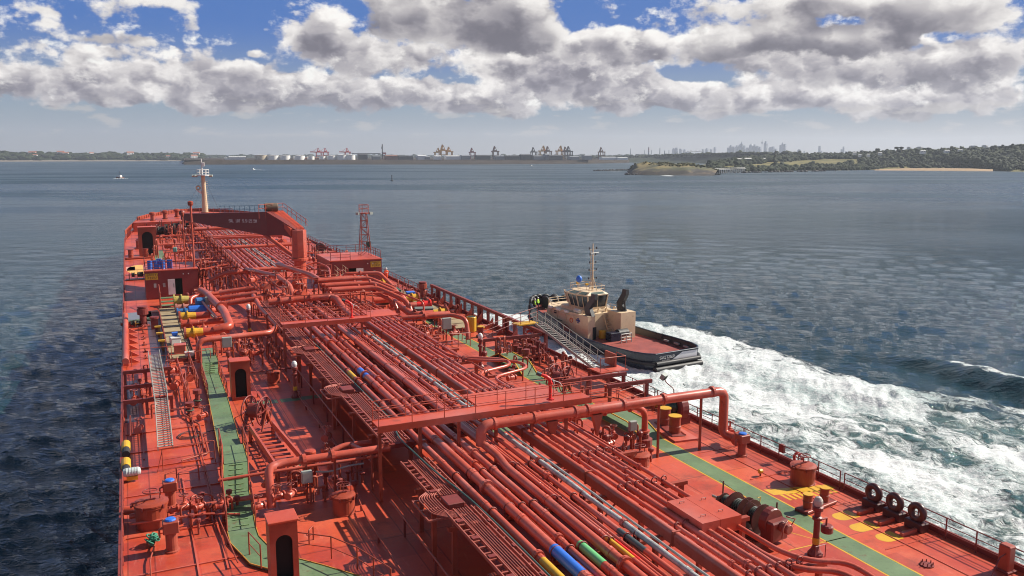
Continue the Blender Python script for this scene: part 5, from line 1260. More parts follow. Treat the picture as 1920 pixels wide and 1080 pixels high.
def reel(label, loc, rz=0.0, R=.95):
    """hose or wire storage reel with two holed side plates on a frame"""
    t = thing('cable_reel', label, 'reel', loc, rz)
    for y in (-.55, .55):
        b = MB(); b.torus((0, y, R+.35), R, .05, 26, 6, Y3)
        for k in range(6):
            a = k*math.pi/3; b.bar((0.12*math.cos(a), y, R+.35+.12*math.sin(a)), (R*math.cos(a), y, R+.35+R*math.sin(a)), .05, .16, (0, 1, 0))
        for k in range(6):
            a = k*math.pi/3+.52; b.torus((R*.62*math.cos(a), y, R+.35+R*.62*math.sin(a)), .17, .03, 10, 4, Y3)
        b.lathe([(.2, -.03), (.2, .03)], (0, y, R+.35), 12, 'y'); b.build('side_wheel', DARKRED, t)
    MB().lathe([(R*.45, -.5), (R*.5, -.45), (R*.5, .45), (R*.45, .5)], (0, 0, R+.35), 18, 'y').build('drum', DARKRED, t)
    for y in (-.7, .7):
        b = MB(); b.bar((-.7, y, 0), (0, y, R+.4), .1, .1); b.bar((.7, y, 0), (0, y, R+.4), .1, .1); b.build('stand', HULLRED, t)
    return t
reel('port reel with two spoked wheels beside the green walkway', (6.75, 54.9, 0), .9, .95)
reel('starboard reel with two spoked wheels and holed plates by the ladder rails', (28.6, 53.3, 0), .5, 1.0)
def winch(label, loc, rz=0.0, L=4.2, parts=True):
    t = thing('mooring_winch', label, 'winch', loc, rz)
    z = .85
    MB().box(-.75, .75, 0, L, 0, .18).build('bed', mat('winch_dark_red', (.085, .024, .020), .4, var=.3, rust=.4), t)
    for (y0, y1, r, rr) in ((.35, 1.15, .36, .72), (1.5, 2.45, .36, .72), (2.8, 3.3, .26, .42)):
        b = MB(); b.lathe([(rr, y0), (rr, y0+.05), (r, y0+.06), (r, y1-.06), (rr, y1-.05), (rr, y1)], (0, 0, z), 22, 'y'); b.build('drum', mat('winch_dark_red', (.085, .024, .020), .4, var=.3, rust=.4), t)
        b = MB(); 
        for k in range(5): b.torus((0, y0+.12+k*(y1-y0-.2)/5, z), r+.05, .055, 18, 5, Y3)
        b.build('wound_rope', mat('oily_rope', (.020, .032, .026), .6, var=.4), t)
    MB().lathe([(.07, 0.0), (.07, L)], (0, 0, z), 8, 'y').build('shaft', SILVER, t)
    b = MB(); b.bbox(-.55, .6, -.95, -.05, .18, 1.15, .08); b.lathe([(.62, -.5), (.66, -.42), (.66, -.05), (.6, 0)], (0, 0, z+.1), 20, 'y'); b.build('gearbox', mat('gearbox_red', (.17, .028, .022), .4, var=.3, rust=.4), t)
    b = MB(); b.lathe([(.2, -1.5), (.24, -1.45), (.24, -.95)], (.1, 0, z+.05), 14, 'y'); b.tube([(.3, -1.3, .9), (.55, -1.4, 1.3), (.3, -1.0, 1.35)], .04, 6); b.tube([(-.2, -1.3, .5), (-.4, -1.5, 1.1), (.2, -1.2, 1.2)], .04, 6); b.build('motor', HULLRED, t)
    for y in (1.3, 2.6, 3.6): MB().add([(-.7, y, .18), (.7, y, .18), (.12, y, 1.0), (-.12, y, 1.0), (-.7, y+.1, .18), (.7, y+.1, .18), (.12, y+.1, 1.0), (-.12, y+.1, 1.0)], [(0, 3, 2, 1), (4, 5, 6, 7), (0, 1, 5, 4), (1, 2, 6, 5), (2, 3, 7, 6), (3, 0, 4, 7)]).build('bearing_frame', mat('winch_dark_red', (.085, .024, .020), .4, var=.3, rust=.4), t)
    b = MB(); b.tube([(.6, 1.3, .3), (.75, 1.3, 1.5), (.55, 1.3, 1.5)], .025, 6); b.tube([(.7, 1.25, .95), (.7, 2.0, .95)], .025, 6); b.build('brake_lever', YELLOW, t)
    MB().bar((-.5, .2, 1.62), (.2, 3.9, 1.7), .02, .02).build('guide_wire', mat('winch_dark_red', (.085, .024, .020), .4, var=.3, rust=.4), t)
    MB().tube([(.45, -.2, 0), (.45, -.2, 1.75)], .045, 6).build('lamp_post', mat('winch_dark_red', (.085, .024, .020), .4, var=.3, rust=.4), t); MB().tube([(.2, 3.6, 0), (.2, 3.6, 1.75)], .045, 6).build('lamp_post', mat('winch_dark_red', (.085, .024, .020), .4, var=.3, rust=.4), t)
    return t
W1 = winch('big mooring winch with rope drums and yellow brake levers beside the starboard walkway', (26.35, 27.8, 0), .12)
W1.scale = (.98, .84, 1.02); W1.location = (26.4, 28.4, 0)
def small_winch(label, loc, rz=0.0, s=1.0):
    c = dup(W1, loc, label, rz, (s, s, s)); return c
small_winch('mooring winch far forward on the starboard deck under the railing', (31.0, 150, 0), 2.9, 1.4)
small_winch('dark mooring winch on the port deck ahead of the blue drums house', (2.6, 131, 0), 1.57, .9)
small_winch('port mooring winch just aft of the grey deck patch', (-.9, 94.2, 0), -1.4, .5)
small_winch('tangled port bow winch below the forecastle edge', (9.5, 196, 0), 1.4, 1.8)
small_winch('port bow winch nearest the rounded side', (6.0, 203, 0), 1.3, 1.1)
small_winch('middle winch before the forecastle, left of the jib tip', (13, 207, 0), 1.6, 1.8)
def bitts(label, loc, rz=0.0, s=1.0, top=YELLOW, gap=1.5, r=.26, h=.95):
    t = thing('mooring_bitts', label, 'bollard', loc, rz)
    b = MB(); b.bbox(-gap/2-.55, gap/2+.55, -.38, .38, 0, .16, .03); b.build('base', DARKRED, t)
    b = MB(); b.tube([(-gap/2-.5, -.36, .13), (gap/2+.5, -.36, .13)], .07, 8).build('base_rim', HULLRED, t)
    for x in (-gap/2, gap/2):
        p = MB().lathe([(r, .16), (r, h), (r*1.12, h+.02), (r*1.12, h+.08)], (x, 0, 0), 20).build('bollard', HULLRED, t)
        MB().lathe([(r*1.14, h+.08), (r*1.14, h+.11), (.001, h+.115)], (x, 0, 0), 20).build('cap', top, p)
        MB().torus((x, 0, .5), r, .035, 18, 5).build('lip', HULLRED, t)
    t.scale = (s, s, s); return t
B1 = bitts('pair of short bollards on the yellow striped bar near the rings', (31.2, 30.1, 0), .18, 1.0, gap=1.42, r=.23, h=.8)
B2 = bitts('pair of fat bollards with bright yellow tops below the large overhead pipe', (31.4, 43.2, 0), 1.35, 1.25, gap=1.35, r=.3, h=.95)
bitts('pair of dark bollards on the far port deck', (1.2, 176, 0), 1.5, 1.6, top=DARKRED)
bitts('pair of dark bollards on the port deck nearer the blue drums', (.9, 158, 0), 0.1, 1.6, top=DARKRED)
t = thing('bitts_step', 'low red step plinth under the yellow-topped bollards', 'plinth', (31.4, 43.2, 0))
MB().obox((0, 0, .06), 1.7, 4.4, .12, -.1).build('plinth', RED, t)
def ring_chock(label, loc, rz=0.0, s=1.0):
    """closed mooring chock: a thick standing ring on a pedestal"""
    t = thing('mooring_ring', label, 'mooring chock', loc, rz); R = Matrix.Rotation(math.pi/2, 3, 'X')
    b = MB(); b.torus((0, 0, .86), .34, .17, 24, 10, X3 @ Matrix.Identity(3))
    b.build('ring', BLACK if False else mat('black_red_steel', (.075, .022, .02), .35), t)
    MB().bbox(-.28, .28, -.5, .5, 0, .46, .05).build('pedestal', mat('black_red_steel', (.075, .022, .02), .35), t)
    MB().obox((-.75, -.25, .1), 1.2, .16, .18, .06).build('bar', RED, t); t.scale = (s,)*3; return t
R1 = ring_chock('first of three black mooring rings by the starboard railing, farthest from the camera', (33.75, 28.75, 0))
dup(R1, (33.75, 27.45, 0), 'middle one of the three black mooring rings by the starboard railing'); dup(R1, (33.75, 26.15, 0), 'last of the three black mooring rings, nearest the bottom corner')
t = thing('winch_drum', 'big black-mouthed fairlead drum standing behind the yellow-topped bollards', 'fairlead', (33.2, 44.6, 0))
MB().lathe([(.85, -.5), (.95, -.4), (.95, .1), (.6, .15)], (0, 0, 1.05), 22, 'x').build('drum', DARKRED, t); MB().ball((-.6, 0, 1.1), .5, 12, 1.05).build('mouth', mat('dark_green_mouth', (.02, .045, .03), .25), t); MB().box(-.5, .4, -.7, .7, 0, .6).build('base', DARKRED, t)
def ring(label, loc, rz, s=1.0, tilt=0.0):
    t = thing('life_ring', label, 'life ring', loc, rz)
    R = Matrix.Rotation(math.pi/2, 3, 'Y')
    MB().torus((0, 0, 0), .34, .085, 24, 8, R).build('ring', mat('life_ring_red', (.45, .05, .035), .6), t)
    b = MB()
    for k in range(4): b.torus((0, 0, 0), .34, .095, 3, 8, R, a0=k*math.pi/2+.6, a1=k*math.pi/2+.85)
    b.build('white_band', WHITE, t)
    b = MB()
    for k in range(3): a = k*2.094+.5; b.tube([(0.02, 0, 0), (0.02, .3*math.cos(a), .3*math.sin(a))], .02, 5)
    b.build('bracket', DARKRED, t); t.scale = (s,)*3; return t
ring('red life ring hanging on the starboard railing above the drum hatch', (33.98, 34.3, .72), .0, .95)
ring('red and white life ring at the head of the starboard ladder platform', (33.9, 69.3, .9), .5, 1.5)
t = thing('life_ring_box', 'small red box on the starboard railing beside the life ring', 'box', (34.08, 35.7, .62)); MB().bbox(-.09, .09, -.17, .17, 0, .5, .02).build('box', DARKRED, t)
def box_on_post(label, loc, s=(.42, .2, .5), h=1.0, m_=GREYBOX, rz=0.0):
    t = thing('junction_box', label, 'electric box', loc, rz)
    MB().bbox(-s[0]/2, s[0]/2, -s[1]/2, s[1]/2, h, h+s[2], .02).build('box', m_, t); MB().box(-s[0]*.42, s[0]*.42, -s[1]/2-.015, -s[1]/2-.001, h+.05, h+s[2]-.05).build('door', m_, t)
    MB().tube([(0, 0, 0), (0, 0, h)], .04, 6).build('post', HULLRED, t); b = MB(); b.tube([(-.1, 0, h), (-.1, 0, h-.3), (-.3, 0, h-.5)], .02, 5); b.build('conduit', DARKRED, t); return t
box_on_post('pale grey electric box below the near port cross pipe', (7.45, 41.6, 0), (.55, .3, .62), 1.15)
box_on_post('pale grey electric box beside pipes above the smaller doorway hut', (6.9, 73.9, 0), (.8, .3, .9), 1.5)
box_on_post('pale grey electric box in front of the port deckhouse', (7.4, 96.4, 0), (.9, .3, .9), 1.5)
box_on_post('pale grey electric box by the starboard pipes left of the yellow bin', (27.0, 73.5, 0), (.9, .3, 1.1), 1.4)
box_on_post('pale grey electric box under the large overhead pipe', (26.8, 40.6, 0), (.5, .25, .6), 1.5)
t = thing('floodlight', 'grey floodlight on a bent post above the starboard railing', 'lamp', (34.0, 46.4, 0))
MB().tube([(0, 0, 0), (0, 0, 1.7), (-.25, .6, 2.05), (-.25, .75, 2.2)], .04, 6, bend=.2).build('post', DARKRED, t); MB().obox((-.3, .85, 2.42), .5, .32, .4, .5, .5).build('lamp_housing', GREYBOX, t); MB().obox((-.24, .70, 2.33), .42, .02, .32, .5, .5).build('glass', HOLE, t)
t = thing('corner_post', 'square dark red post on the starboard edge in the bottom right corner', 'post', (33.75, 21.6, 0)); MB().bbox(-.22, .22, -.26, .26, 0, 1.25, .05).build('post', HULLRED, t); MB().bbox(-.3, .3, -.34, .34, 0, .12, .02).build('foot', DARKRED, t); MB().tube([(-.25, -.1, .9), (-.6, -.1, .8), (-1.2, -.2, .1)], .03, 6).build('lashing', DARKRED, t)
t = thing('bolted_cover', 'small round bolted manhole cover on the open starboard deck', 'manhole', (31.1, 23.4, 0)); MB().lathe([(.3, 0), (.3, .05), (.001, .06)], n=18).build('cover', DARKRED, t)
for k in range(8): MB().cyl((.24*math.cos(k*.785), .24*math.sin(k*.785), .06), .025, .12, 6).build('bolt', DARKRED, t)
t = thing('sounding_pipe', 'tiny orange-capped sounding pipe on the deck left of the drum hatch', 'fitting', (31.5, 34.6, 0)); MB().cyl((0, 0, 0), .05, .28, 8).build('pipe', DARKRED, t); MB().lathe([(.09, -.12), (.13, -.1), (.13, .1), (.09, .12)], (0, 0, .28), 10, 'x').build('cap', YELLOW, t)
# accommodation ladders
def ladder(name, label, p0, p1, w_, m_, rails=1.0, steps=26, tread=ALU):
    t = thing(name, label, 'gangway', p0); a = Vector((0, 0, 0)); b_ = Vector(p1)-Vector(p0); d = b_.normalized(); s_ = Vector((d.y, -d.x, 0)).normalized()
    for sg in (-1, 1): MB().bar(a+s_*sg*w_/2, b_+s_*sg*w_/2, .06, .24).build('stringer', m_, t)
    sm_ = None
    for k in range(steps):
        p = a.lerp(b_, (k+.5)/steps)
        if sm_ is None: o = MB().obox((0, 0, 0), w_-.07, .16, .035, math.atan2(s_.y, s_.x)).build('step', tread, t, loc=p+Vector((0, 0, .05))); sm_ = o.data
        else: o = bpy.data.objects.new('step', sm_); C.objects.link(o); o.parent = t; o.location = p+Vector((0, 0, .05))
    for sg in (-1, 1):
        q = MB(); 
        for h in (rails, rails*.55): q.tube([a+s_*sg*w_/2+Vector((0, 0, h)), b_+s_*sg*w_/2+Vector((0, 0, h))], .025, 6)
        q.build('handrail', m_, t); n_ = 9; pm = None
        for k in range(n_):
            p = a.lerp(b_, (k+.2)/n_)+s_*sg*w_/2
            if pm is None: o = MB().tube([(0, 0, 0), (0, 0, rails)], .024, 5).build('stanchion', m_, t, loc=p); pm = o.data
            else: o = bpy.data.objects.new('stanchion', pm); C.objects.link(o); o.parent = t; o.location = p
    return t
ladder('accommodation_ladder', 'upper section of the pale metal ladder lying on the port deck', (1.05, 73.5, 1.5), (1.12, 60.9, 1.35), .86, ALU, .42, 28)
ladder('accommodation_ladder', 'lower section of the pale metal ladder lying on the port deck', (1.12, 60.3, 1.35), (.98, 50.1, 1.2), .80, ALU, .42, 24)
ladder('accommodation_ladder', 'pale-railed ladder sloping along the starboard side in front of the tugboat', (34.55, 68.55, 2.20), (33.12, 55.29, 1.20), .9, ALU, 1.15, 24)
ladder('accommodation_ladder', 'cream-railed sloping gangway beside the starboard deckhouse below the crane', (26.0, 126, 2.4), (25.4, 108.5, 1.6), 1.1, CREAM, 1.3, 20)
t = thing('ladder_landing', 'yellow-edged landing at the head of the starboard ladder', 'platform', (33.63, 69.79, 2.10)); MB().obox((0, 0, 0), 2.2, 1.2, .1, .15).build('platform', YELLOW, t); 
railing('ship_railing', 'thin railing around the landing above the starboard ladder', [(27.76, 66.35, 1.60), (31.74, 68.73, 1.90), (35.16, 70.24, 2.20)], h=1.3, gap=1.4, r=.03)
# steel frames either side that carry the ladders
def frame(label, x0, x1, y, z, legs, m_=DARKRED, d=.22):
    t = thing('ladder_support', label, 'frame', (0, y, 0)); MB().box(x0, x1, -d/2, d/2, z-.28, z).build('beam', m_, t)
    for x in legs: MB().box(x-.1, x+.1, -.1, .1, 0, z-.28).build('leg', m_, t)
    return t
frame('dark beam under the head of the port ladder', -1.3, 2.2, 69.5, 1.35, (-1.2, .3, 2.0)); frame('dark beam under the middle of the port ladder', -1.3, 1.9, 61.4, 1.2, (-1.2, .2, 1.8)); frame('dark beam at the joint of the port ladder sections', -1.3, .7, 66.2, 1.0, (-1.2, .5))
frame('dark beam behind the upper starboard ladder landing', 27.8, 33.8, 66.6, 1.75, (28, 29.2, 31.0, 33.2)); frame('second dark beam behind the starboard ladder', 28.4, 34.0, 52.6, 1.45, (28.6, 30.6, 32.4, 33.8)); frame('dark beam at the foot of the starboard ladder', 30.5, 34.3, 49.6, 1.6, (30.7, 33.9))
t = thing('ladder_platform', 'small red platform at the foot of the starboard ladder', 'platform', (33.35, 55.18, 1.20)); MB().obox((.3, -.6, 0), 2.6, 1.7, .1, .05).build('platform', RED, t); MB().box(1.0, 1.15, -.4, 1.2, .06, 1.1).build('side_panel', HULLRED, t)
for x, y in ((-.9, -1.3), (1.4, -1.3), (1.4, .1)): MB().tube([(x, y, 0), (x, y, 1.15)], .03, 6).build('post', HULLRED, t)
MB().tube([(-.9, -1.3, 1.15), (1.4, -1.3, 1.15), (1.4, .1, 1.15)], .03, 6).build('rail', HULLRED, t)
for x, y, l in ((33.6, 48.2, 'yellow roller on the starboard edge nearest the ladder foot'), (33.7, 44.9+1.8, 'yellow roller on the starboard edge farther from the ladder foot')):
    t = thing('edge_roller', l, 'roller', (x, y, .3)); MB().lathe([(.2, -.55), (.26, -.5), (.26, .35), (.2, .4)], (0, 0, 0), 14, 'y').build('roller', YELLOW, t); MB().lathe([(.24, .42), (.28, .45), (.28, .8), (.2, .85)], (0, 0, 0), 14, 'y').build('end', BLACK, t)
for x, y, l in ((-1.15, 53.6, 'yellow roller on the port edge, farther one'), (-1.15, 50.4, 'yellow roller on the port edge, nearer one')):
    t = thing('edge_roller', l, 'roller', (x, y, .45)); MB().lathe([(.22, -.6), (.26, -.5), (.26, .5), (.22, .6)], (0, 0, 0), 16, 'y').build('roller', YELLOW, t); MB().lathe([(.22, -1.5), (.22, -.65)], (0, 0, 0), 14, 'y').build('neck', BLACK, t); MB().box(-.2, .2, -.2, .2, -.45, -.2).build('bracket', YELLOW, t)
t = thing('raft_canister', 'ribbed grey white canister on the port edge', 'canister', (-.85, 48.7, .55)); MB().lathe([(.05, -.65), (.24, -.6), (.3, -.45), (.3, .45), (.24, .6), (.05, .65)], (0, 0, 0), 16, 'x').build('shell', mat('canister_grey', (.45, .5, .5), .5), t)
b = MB()
for k in range(5): b.torus((-.4+k*.2, 0, 0), .305, .02, 16, 4, X3)
b.build('strap', GREYBOX, t); t.scale = (.72, .8, .8); MB().box(-.4, .4, -.2, .2, -.55, -.28).build('cradle', YELLOW, t)
# --- raised green walkway on the port side
WP = [(5.35, 77.0, .9), (5.3, 71.5, .9), (5.1, 69.8, .35), (5.0, 62.5, .35), (4.85, 58, .35), (4.55, 49.6, .35), (4.5, 48.8, 1.25), (4.4, 45.8, 1.25), (4.1, 43.4, .5), (3.9, 39.6, .12), (3.9, 38.4, .12), (4.4, 36.2, .12), (6.2, 34.0, .12), (8.0, 31.6, .12)]
t = thing('green_walkway', 'raised green walkway with steps winding along the port deck', 'walkway')
GW = [1.0]*len(WP); halfw = .66
lft, rgt = [], []
for i, p in enumerate(WP):
    a = Vector(WP[max(0, i-1)][:2]); b_ = Vector(WP[min(len(WP)-1, i+1)][:2]); d = (b_-a).normalized(); n_ = Vector((-d.y, d.x)); lft.append((p[0]-n_.x*halfw, p[1]-n_.y*halfw, p[2])); rgt.append((p[0]+n_.x*halfw, p[1]+n_.y*halfw, p[2]))
for i in range(len(WP)-1):
    a, b_, c_, d_ = lft[i], rgt[i], rgt[i+1], lft[i+1]
    steep = abs(WP[i+1][2]-WP[i][2]) > .3
    lo = [(q[0], q[1], q[2]-.07) for q in (a, b_, c_, d_)]
    MB().add([a, b_, c_, d_]+lo, [(0, 1, 2, 3), (7, 6, 5, 4), (0, 4, 5, 1), (1, 5, 6, 2), (2, 6, 7, 3), (3, 7, 4, 0)]).build('ramp' if steep else 'deck_panel', GREEN, t)
    if steep:
        for k in range(6):
            q = (k+.5)/6; pa = Vector(a).lerp(Vector(d_), q); pb = Vector(b_).lerp(Vector(c_), q); MB().bar(pa.lerp(pb, .22)+Vector((0, 0, .025)), pb.lerp(pa, .22)+Vector((0, 0, .025)), .04, .035).build('tread', mat('tread_edge_green', (.2, .3, .12), .5), t)
for k, sd_ in ((0, lft), (1, rgt)):
    b = MB()
    for i in range(len(WP)-1): b.bar(Vector(sd_[i])+Vector((0, 0, .01)), Vector(sd_[i+1])+Vector((0, 0, .01)), .035, .05)
    b.build('edge_strip', mat('worn_yellow_edge', (.42, .20, .03), .6, var=.4, scale=3, rust=.5), t)
for k, (a, b_) in enumerate([(0, 1), (1, 3), (5, 7), (7, 9)]):
    for s_, sd_ in (('left', lft), ('right', rgt)):
        pts = [sd_[i] for i in range(a, b_+1)]
        railing('walkway_railing', 'red handrail on the %s side of the port walkway, %s' % ('rack' if s_ == 'left' else 'sea', ['at its forward end', 'past the smaller doorway hut', 'climbing over the low pipes', 'down the steep green steps'][k]), pts, h=1.1, gap=1.5, m_=HULLRED, r=.028, bars=(1, .5))
railing('walkway_railing', 'red handrail right of the near doorway hut along the walkway end', [(5.75, 36.1, .1), (7.2, 34.9, .1), (8.0, 33.4, .1), (8.8, 31.0, .1)], h=1.05, gap=1.3, m_=HULLRED, r=.028, bars=(1, .5))
railing('walkway_railing', 'short red handrail before the near doorway hut', [(3.9, 36.8, .1), (4.2, 35.3, .1)], h=1.1, gap=1.2, m_=HULLRED, r=.028, bars=(1, .5))
# starboard green ramp over pipes
t = thing('green_ramp', 'small arched green ramp over pipes on the starboard walkway', 'ramp')
prof = [(59.5, .02), (61.0, .75), (64.5, .8), (66.5, .02)]
for (y0, z0), (y1, z1) in zip(prof, prof[1:]): MB().add([(28.5, y0, z0), (29.8, y0, z0), (29.8, y1, z1), (28.5, y1, z1), (28.5, y0, z0-.06), (29.8, y0, z0-.06), (29.8, y1, z1-.06), (28.5, y1, z1-.06)], [(0, 1, 2, 3), (7, 6, 5, 4), (0, 4, 5, 1), (1, 5, 6, 2), (2, 6, 7, 3), (3, 7, 4, 0)]).build('deck_panel', GREEN, t)
for x in (28.47, 29.83):
    b = MB()
    for (y0, z0), (y1, z1) in zip(prof, prof[1:]): b.bar((x, y0, z0+.02), (x, y1, z1+.02), .07, .06)
    b.build('edge_strip', YELLOW, t)
t = thing('green_ramp', 'green ramp beside the yellow-topped bollards under the large pipe', 'ramp')
prof = [(42.2, .02), (44.2, .7), (48.0, .7), (50, .02)]
for (y0, z0), (y1, z1) in zip(prof, prof[1:]): MB().add([(28.75, y0, z0), (30.1, y0, z0), (30.1, y1, z1), (28.75, y1, z1), (28.75, y0, z0-.06), (30.1, y0, z0-.06), (30.1, y1, z1-.06), (28.75, y1, z1-.06)], [(0, 1, 2, 3), (7, 6, 5, 4), (0, 4, 5, 1), (1, 5, 6, 2), (2, 6, 7, 3), (3, 7, 4, 0)]).build('deck_panel', GREEN, t)
for x in (28.72, 30.13):
    b = MB()
    for (y0, z0), (y1, z1) in zip(prof, prof[1:]): b.bar((x, y0, z0+.02), (x, y1, z1+.02), .06, .06)
    b.build('edge_strip', YELLOW, t)
# --- valves and small pipework
def valve(label, loc, rz=0.0, s=1.0):
    t = thing('valve', label, 'valve', loc, rz, 'handwheel valves on the deck pipes')
    MB().lathe([(.2, -.32), (.2, -.26), (.12, -.25), (.17, -.1), (.17, .1), (.12, .25), (.2, .26), (.2, .32)], (0, 0, .3), 12, 'x').build('body', PIPE, t)
    MB().lathe([(.09, .4), (.12, .5), (.05, .55), (.04, .85)], n=10).build('bonnet', PIPE, t)
    b = MB(); b.torus((0, 0, .85), .2, .022, 14, 5); b.tube([(-.2, 0, .85), (.2, 0, .85)], .012, 4); b.tube([(0, -.2, .85), (0, .2, .85)], .012, 4); b.build('handwheel', DARKRED, t)
    t.scale = (s,)*3; return t
V0 = valve('handwheel valve on the pipe above the near doorway hut', (5.9, 41.2, .5), .3, 1.1)
VL = [((6.5, 41.0, .6), .9, 1.0, 'handwheel valve by the pale grey box of the near cross pipe'), ((4.9, 40.9, .3), .2, 1.0, 'handwheel valve beside the foot of the steep green steps'), ((5.4, 41.9, 1.1), 1.2, .8, 'small valve high on the bend of the near cross pipe'),
      ((3.2, 41.5, .4), .1, 1.0, 'valve on the low port pipe left of the walkway'), ((2.2, 41.9, .4), .5, .9, 'second valve on the low port pipe left of the walkway'), ((1.5, 42.1, .4), .2, 1.1, 'third valve on the low port pipe, nearest the drum hatch'),
      ((27.3, 41.6, .4), .3, 1.0, 'handwheel valve under the lower starboard pipe'), ((26.5, 42.3, .4), 1.3, 1.1, 'handwheel valve under the large overhead pipe near the grey box'), ((25.6, 41.2, .4), .4, .9, 'handwheel valve behind the half hidden low hatch'), ((33.4, 39.6, .45), 1.2, 1.2, 'valve at the lower end of the large overhead pipe'),
      ((26.6, 74.3, .5), .1, 1.3, 'valve below the starboard grey box by the yellow bin'), ((25.4, 74.6, .5), .7, 1.3, 'valve left of the starboard grey box by the yellow bin'), ((28.0, 74.0, .4), .2, 1.4, 'valve right of the starboard grey box'), ((26.6, 57.7, .2), .2, 1.2, 'lone valve near the starboard pipe loops'),
      ((9.2, 72.8, .6), .2, 1.4, 'valve in the tangle above the smaller doorway hut'), ((8.3, 73.5, .6), .8, 1.3, 'valve left in the tangle above the smaller doorway hut'), ((7.6, 95, .6), .8, 1.8, 'valve on the curved port manifold pipe'), ((5.8, 84.2, .9), .1, 1.4, 'orange-lit valve on the nearest yellow flanged pipe'),
      ((10.9, 46.5, .3), .4, .9, 'valve in the shade beside the near crosswalk end'), ((9.7, 47.6, .3), .4, .8, 'second valve in the shade beside the near crosswalk end')]
for p, rz, s, l in VL: dup(V0, p, l, rz, s)
def cross_pipe(label, pts, r, m_=PIPE, fl=(), name='cross_pipe', bend=.4, axis='x', post=()):
    t = thing(name, label, 'pipe', (0, 0, 0)); MB().tube(pts, r, 12 if r > .1 else 8, bend=bend).build('pipe_run', m_, t)
    for p in fl: MB().lathe([(r, -.1), (r*1.5, -.09), (r*1.5, .09), (r, .1)], p, 14, axis).build('flange', m_, t)
    for p in post: MB().tube([(p[0], p[1], 0), p], .07, 6).build('support_post', HULLRED, t)
    return t
cross_pipe('thick red cross pipe bending down beside the steep green steps', [(5.55, 41.1, .3), (5.55, 41.7, 2.2), (6.2, 42.0, 2.25), (12.0, 41.9, 2.25)], .22, fl=((7.4, 41.97, 2.25), (8.9, 41.95, 2.25)), bend=.45, post=((7.5, 41.97, 2.1), (9.0, 41.95, 2.1), (11, 41.9, 2.1)))
cross_pipe('second thinner cross pipe just below the thick one', [(3.2, 42.9, 1.5), (6.0, 42.7, 1.6), (11.6, 42.6, 1.6)], .09, post=((6.2, 42.7, 1.5), (9.4, 42.6, 1.5)))
cross_pipe('low red pipe running from the port edge under the steep green steps', [(-1.0, 42.4, .55), (3.0, 42.2, .6), (7.5, 41.9, .7)], .13, fl=((.9, 42.35, .56), (3.2, 42.2, .6)), post=((2.0, 42.3, .5),))
cross_pipe('thin low pipe beside the port edge pipe', [(-1.0, 41.6, .5), (2.5, 41.3, .5), (4.0, 41.0, .3)], .06)
cross_pipe('short red pipe bend above the near cross pipe', [(9.3, 44.6, .2), (9.3, 44.6, 1.5), (10.2, 44.8, 1.7), (12.0, 44.6, 1.7)], .16, bend=.3)
cross_pipe('red pipe arm joining the short bend to the near cross pipe', [(10.6, 44.7, 1.7), (11.0, 42.2, 2.0)], .12)
cross_pipe('thin dark pipe across the shaded deck behind the green lamp', [(3.8, 46.0, .5), (12.0, 46.6, .5)], .05, DARKRED)
cross_pipe('thin dark pipe across the shaded deck behind the vent riser', [(6.0, 68.3, .5), (12.0, 68.3, .5)], .06, DARKRED)
cross_pipe('silvery pipe fittings below the near cross pipe', [(8.0, 42.0, 1.5), (8.8, 42.0, 1.35), (9.6, 42.1, 1.5), (10.6, 42.1, 1.5)], .05, SILVER)
t = thing('stub_cylinder', 'upright red cylinder with a flat top behind the near cross pipe', 'cylinder', (8.35, 45.3, 0)); MB().lathe([(.33, 0), (.33, 1.45), (.30, 1.52), (.001, 1.56)], n=22).build('cylinder', RED, t); MB().lathe([(.42, 0), (.42, .08)], n=22).build('foot', HULLRED, t)
t = thing('green_lamp', 'small green-topped pump unit with a looped hose on the shaded deck', 'pump', (7.7, 46.0, 0)); MB().ball((0, 0, .55), .26, 10).build('head', mat('lamp_green', (.03, .30, .20), .3), t); MB().torus((.2, 0, .3), .32, .03, 18, 5, Y3).build('hose_loop', HOSEGREEN, t); MB().cyl((0, 0, 0), .2, .35, 10).build('body', DARKRED, t)
t = thing('rope_pile', 'green rope piled against the port drum hatch', 'rope', (-.05, 39.9, 0)); b = MB()
for k in range(16): b.torus((random.uniform(-.12, .12), random.uniform(-.15, .15), .12+k*.025), random.uniform(.12, .26), .035, 12, 5, Matrix.Rotation(random.uniform(-.7, .7), 3, 'X') @ Matrix.Rotation(random.uniform(-.7, .7), 3, 'Y'))
b.build('coil', mat('green_rope', (.04, .22, .14), .8), t)
t = thing('elbow_pipe', 'short fat red elbow pipe at the port edge beside the drum hatch', 'pipe', (-1.0, 43.3, 0)); MB().tube([(-.2, .2, .45), (.55, -.1, .45), (.8, -.2, .1)], .22, 12, bend=.3).build('pipe_run', RED, t)
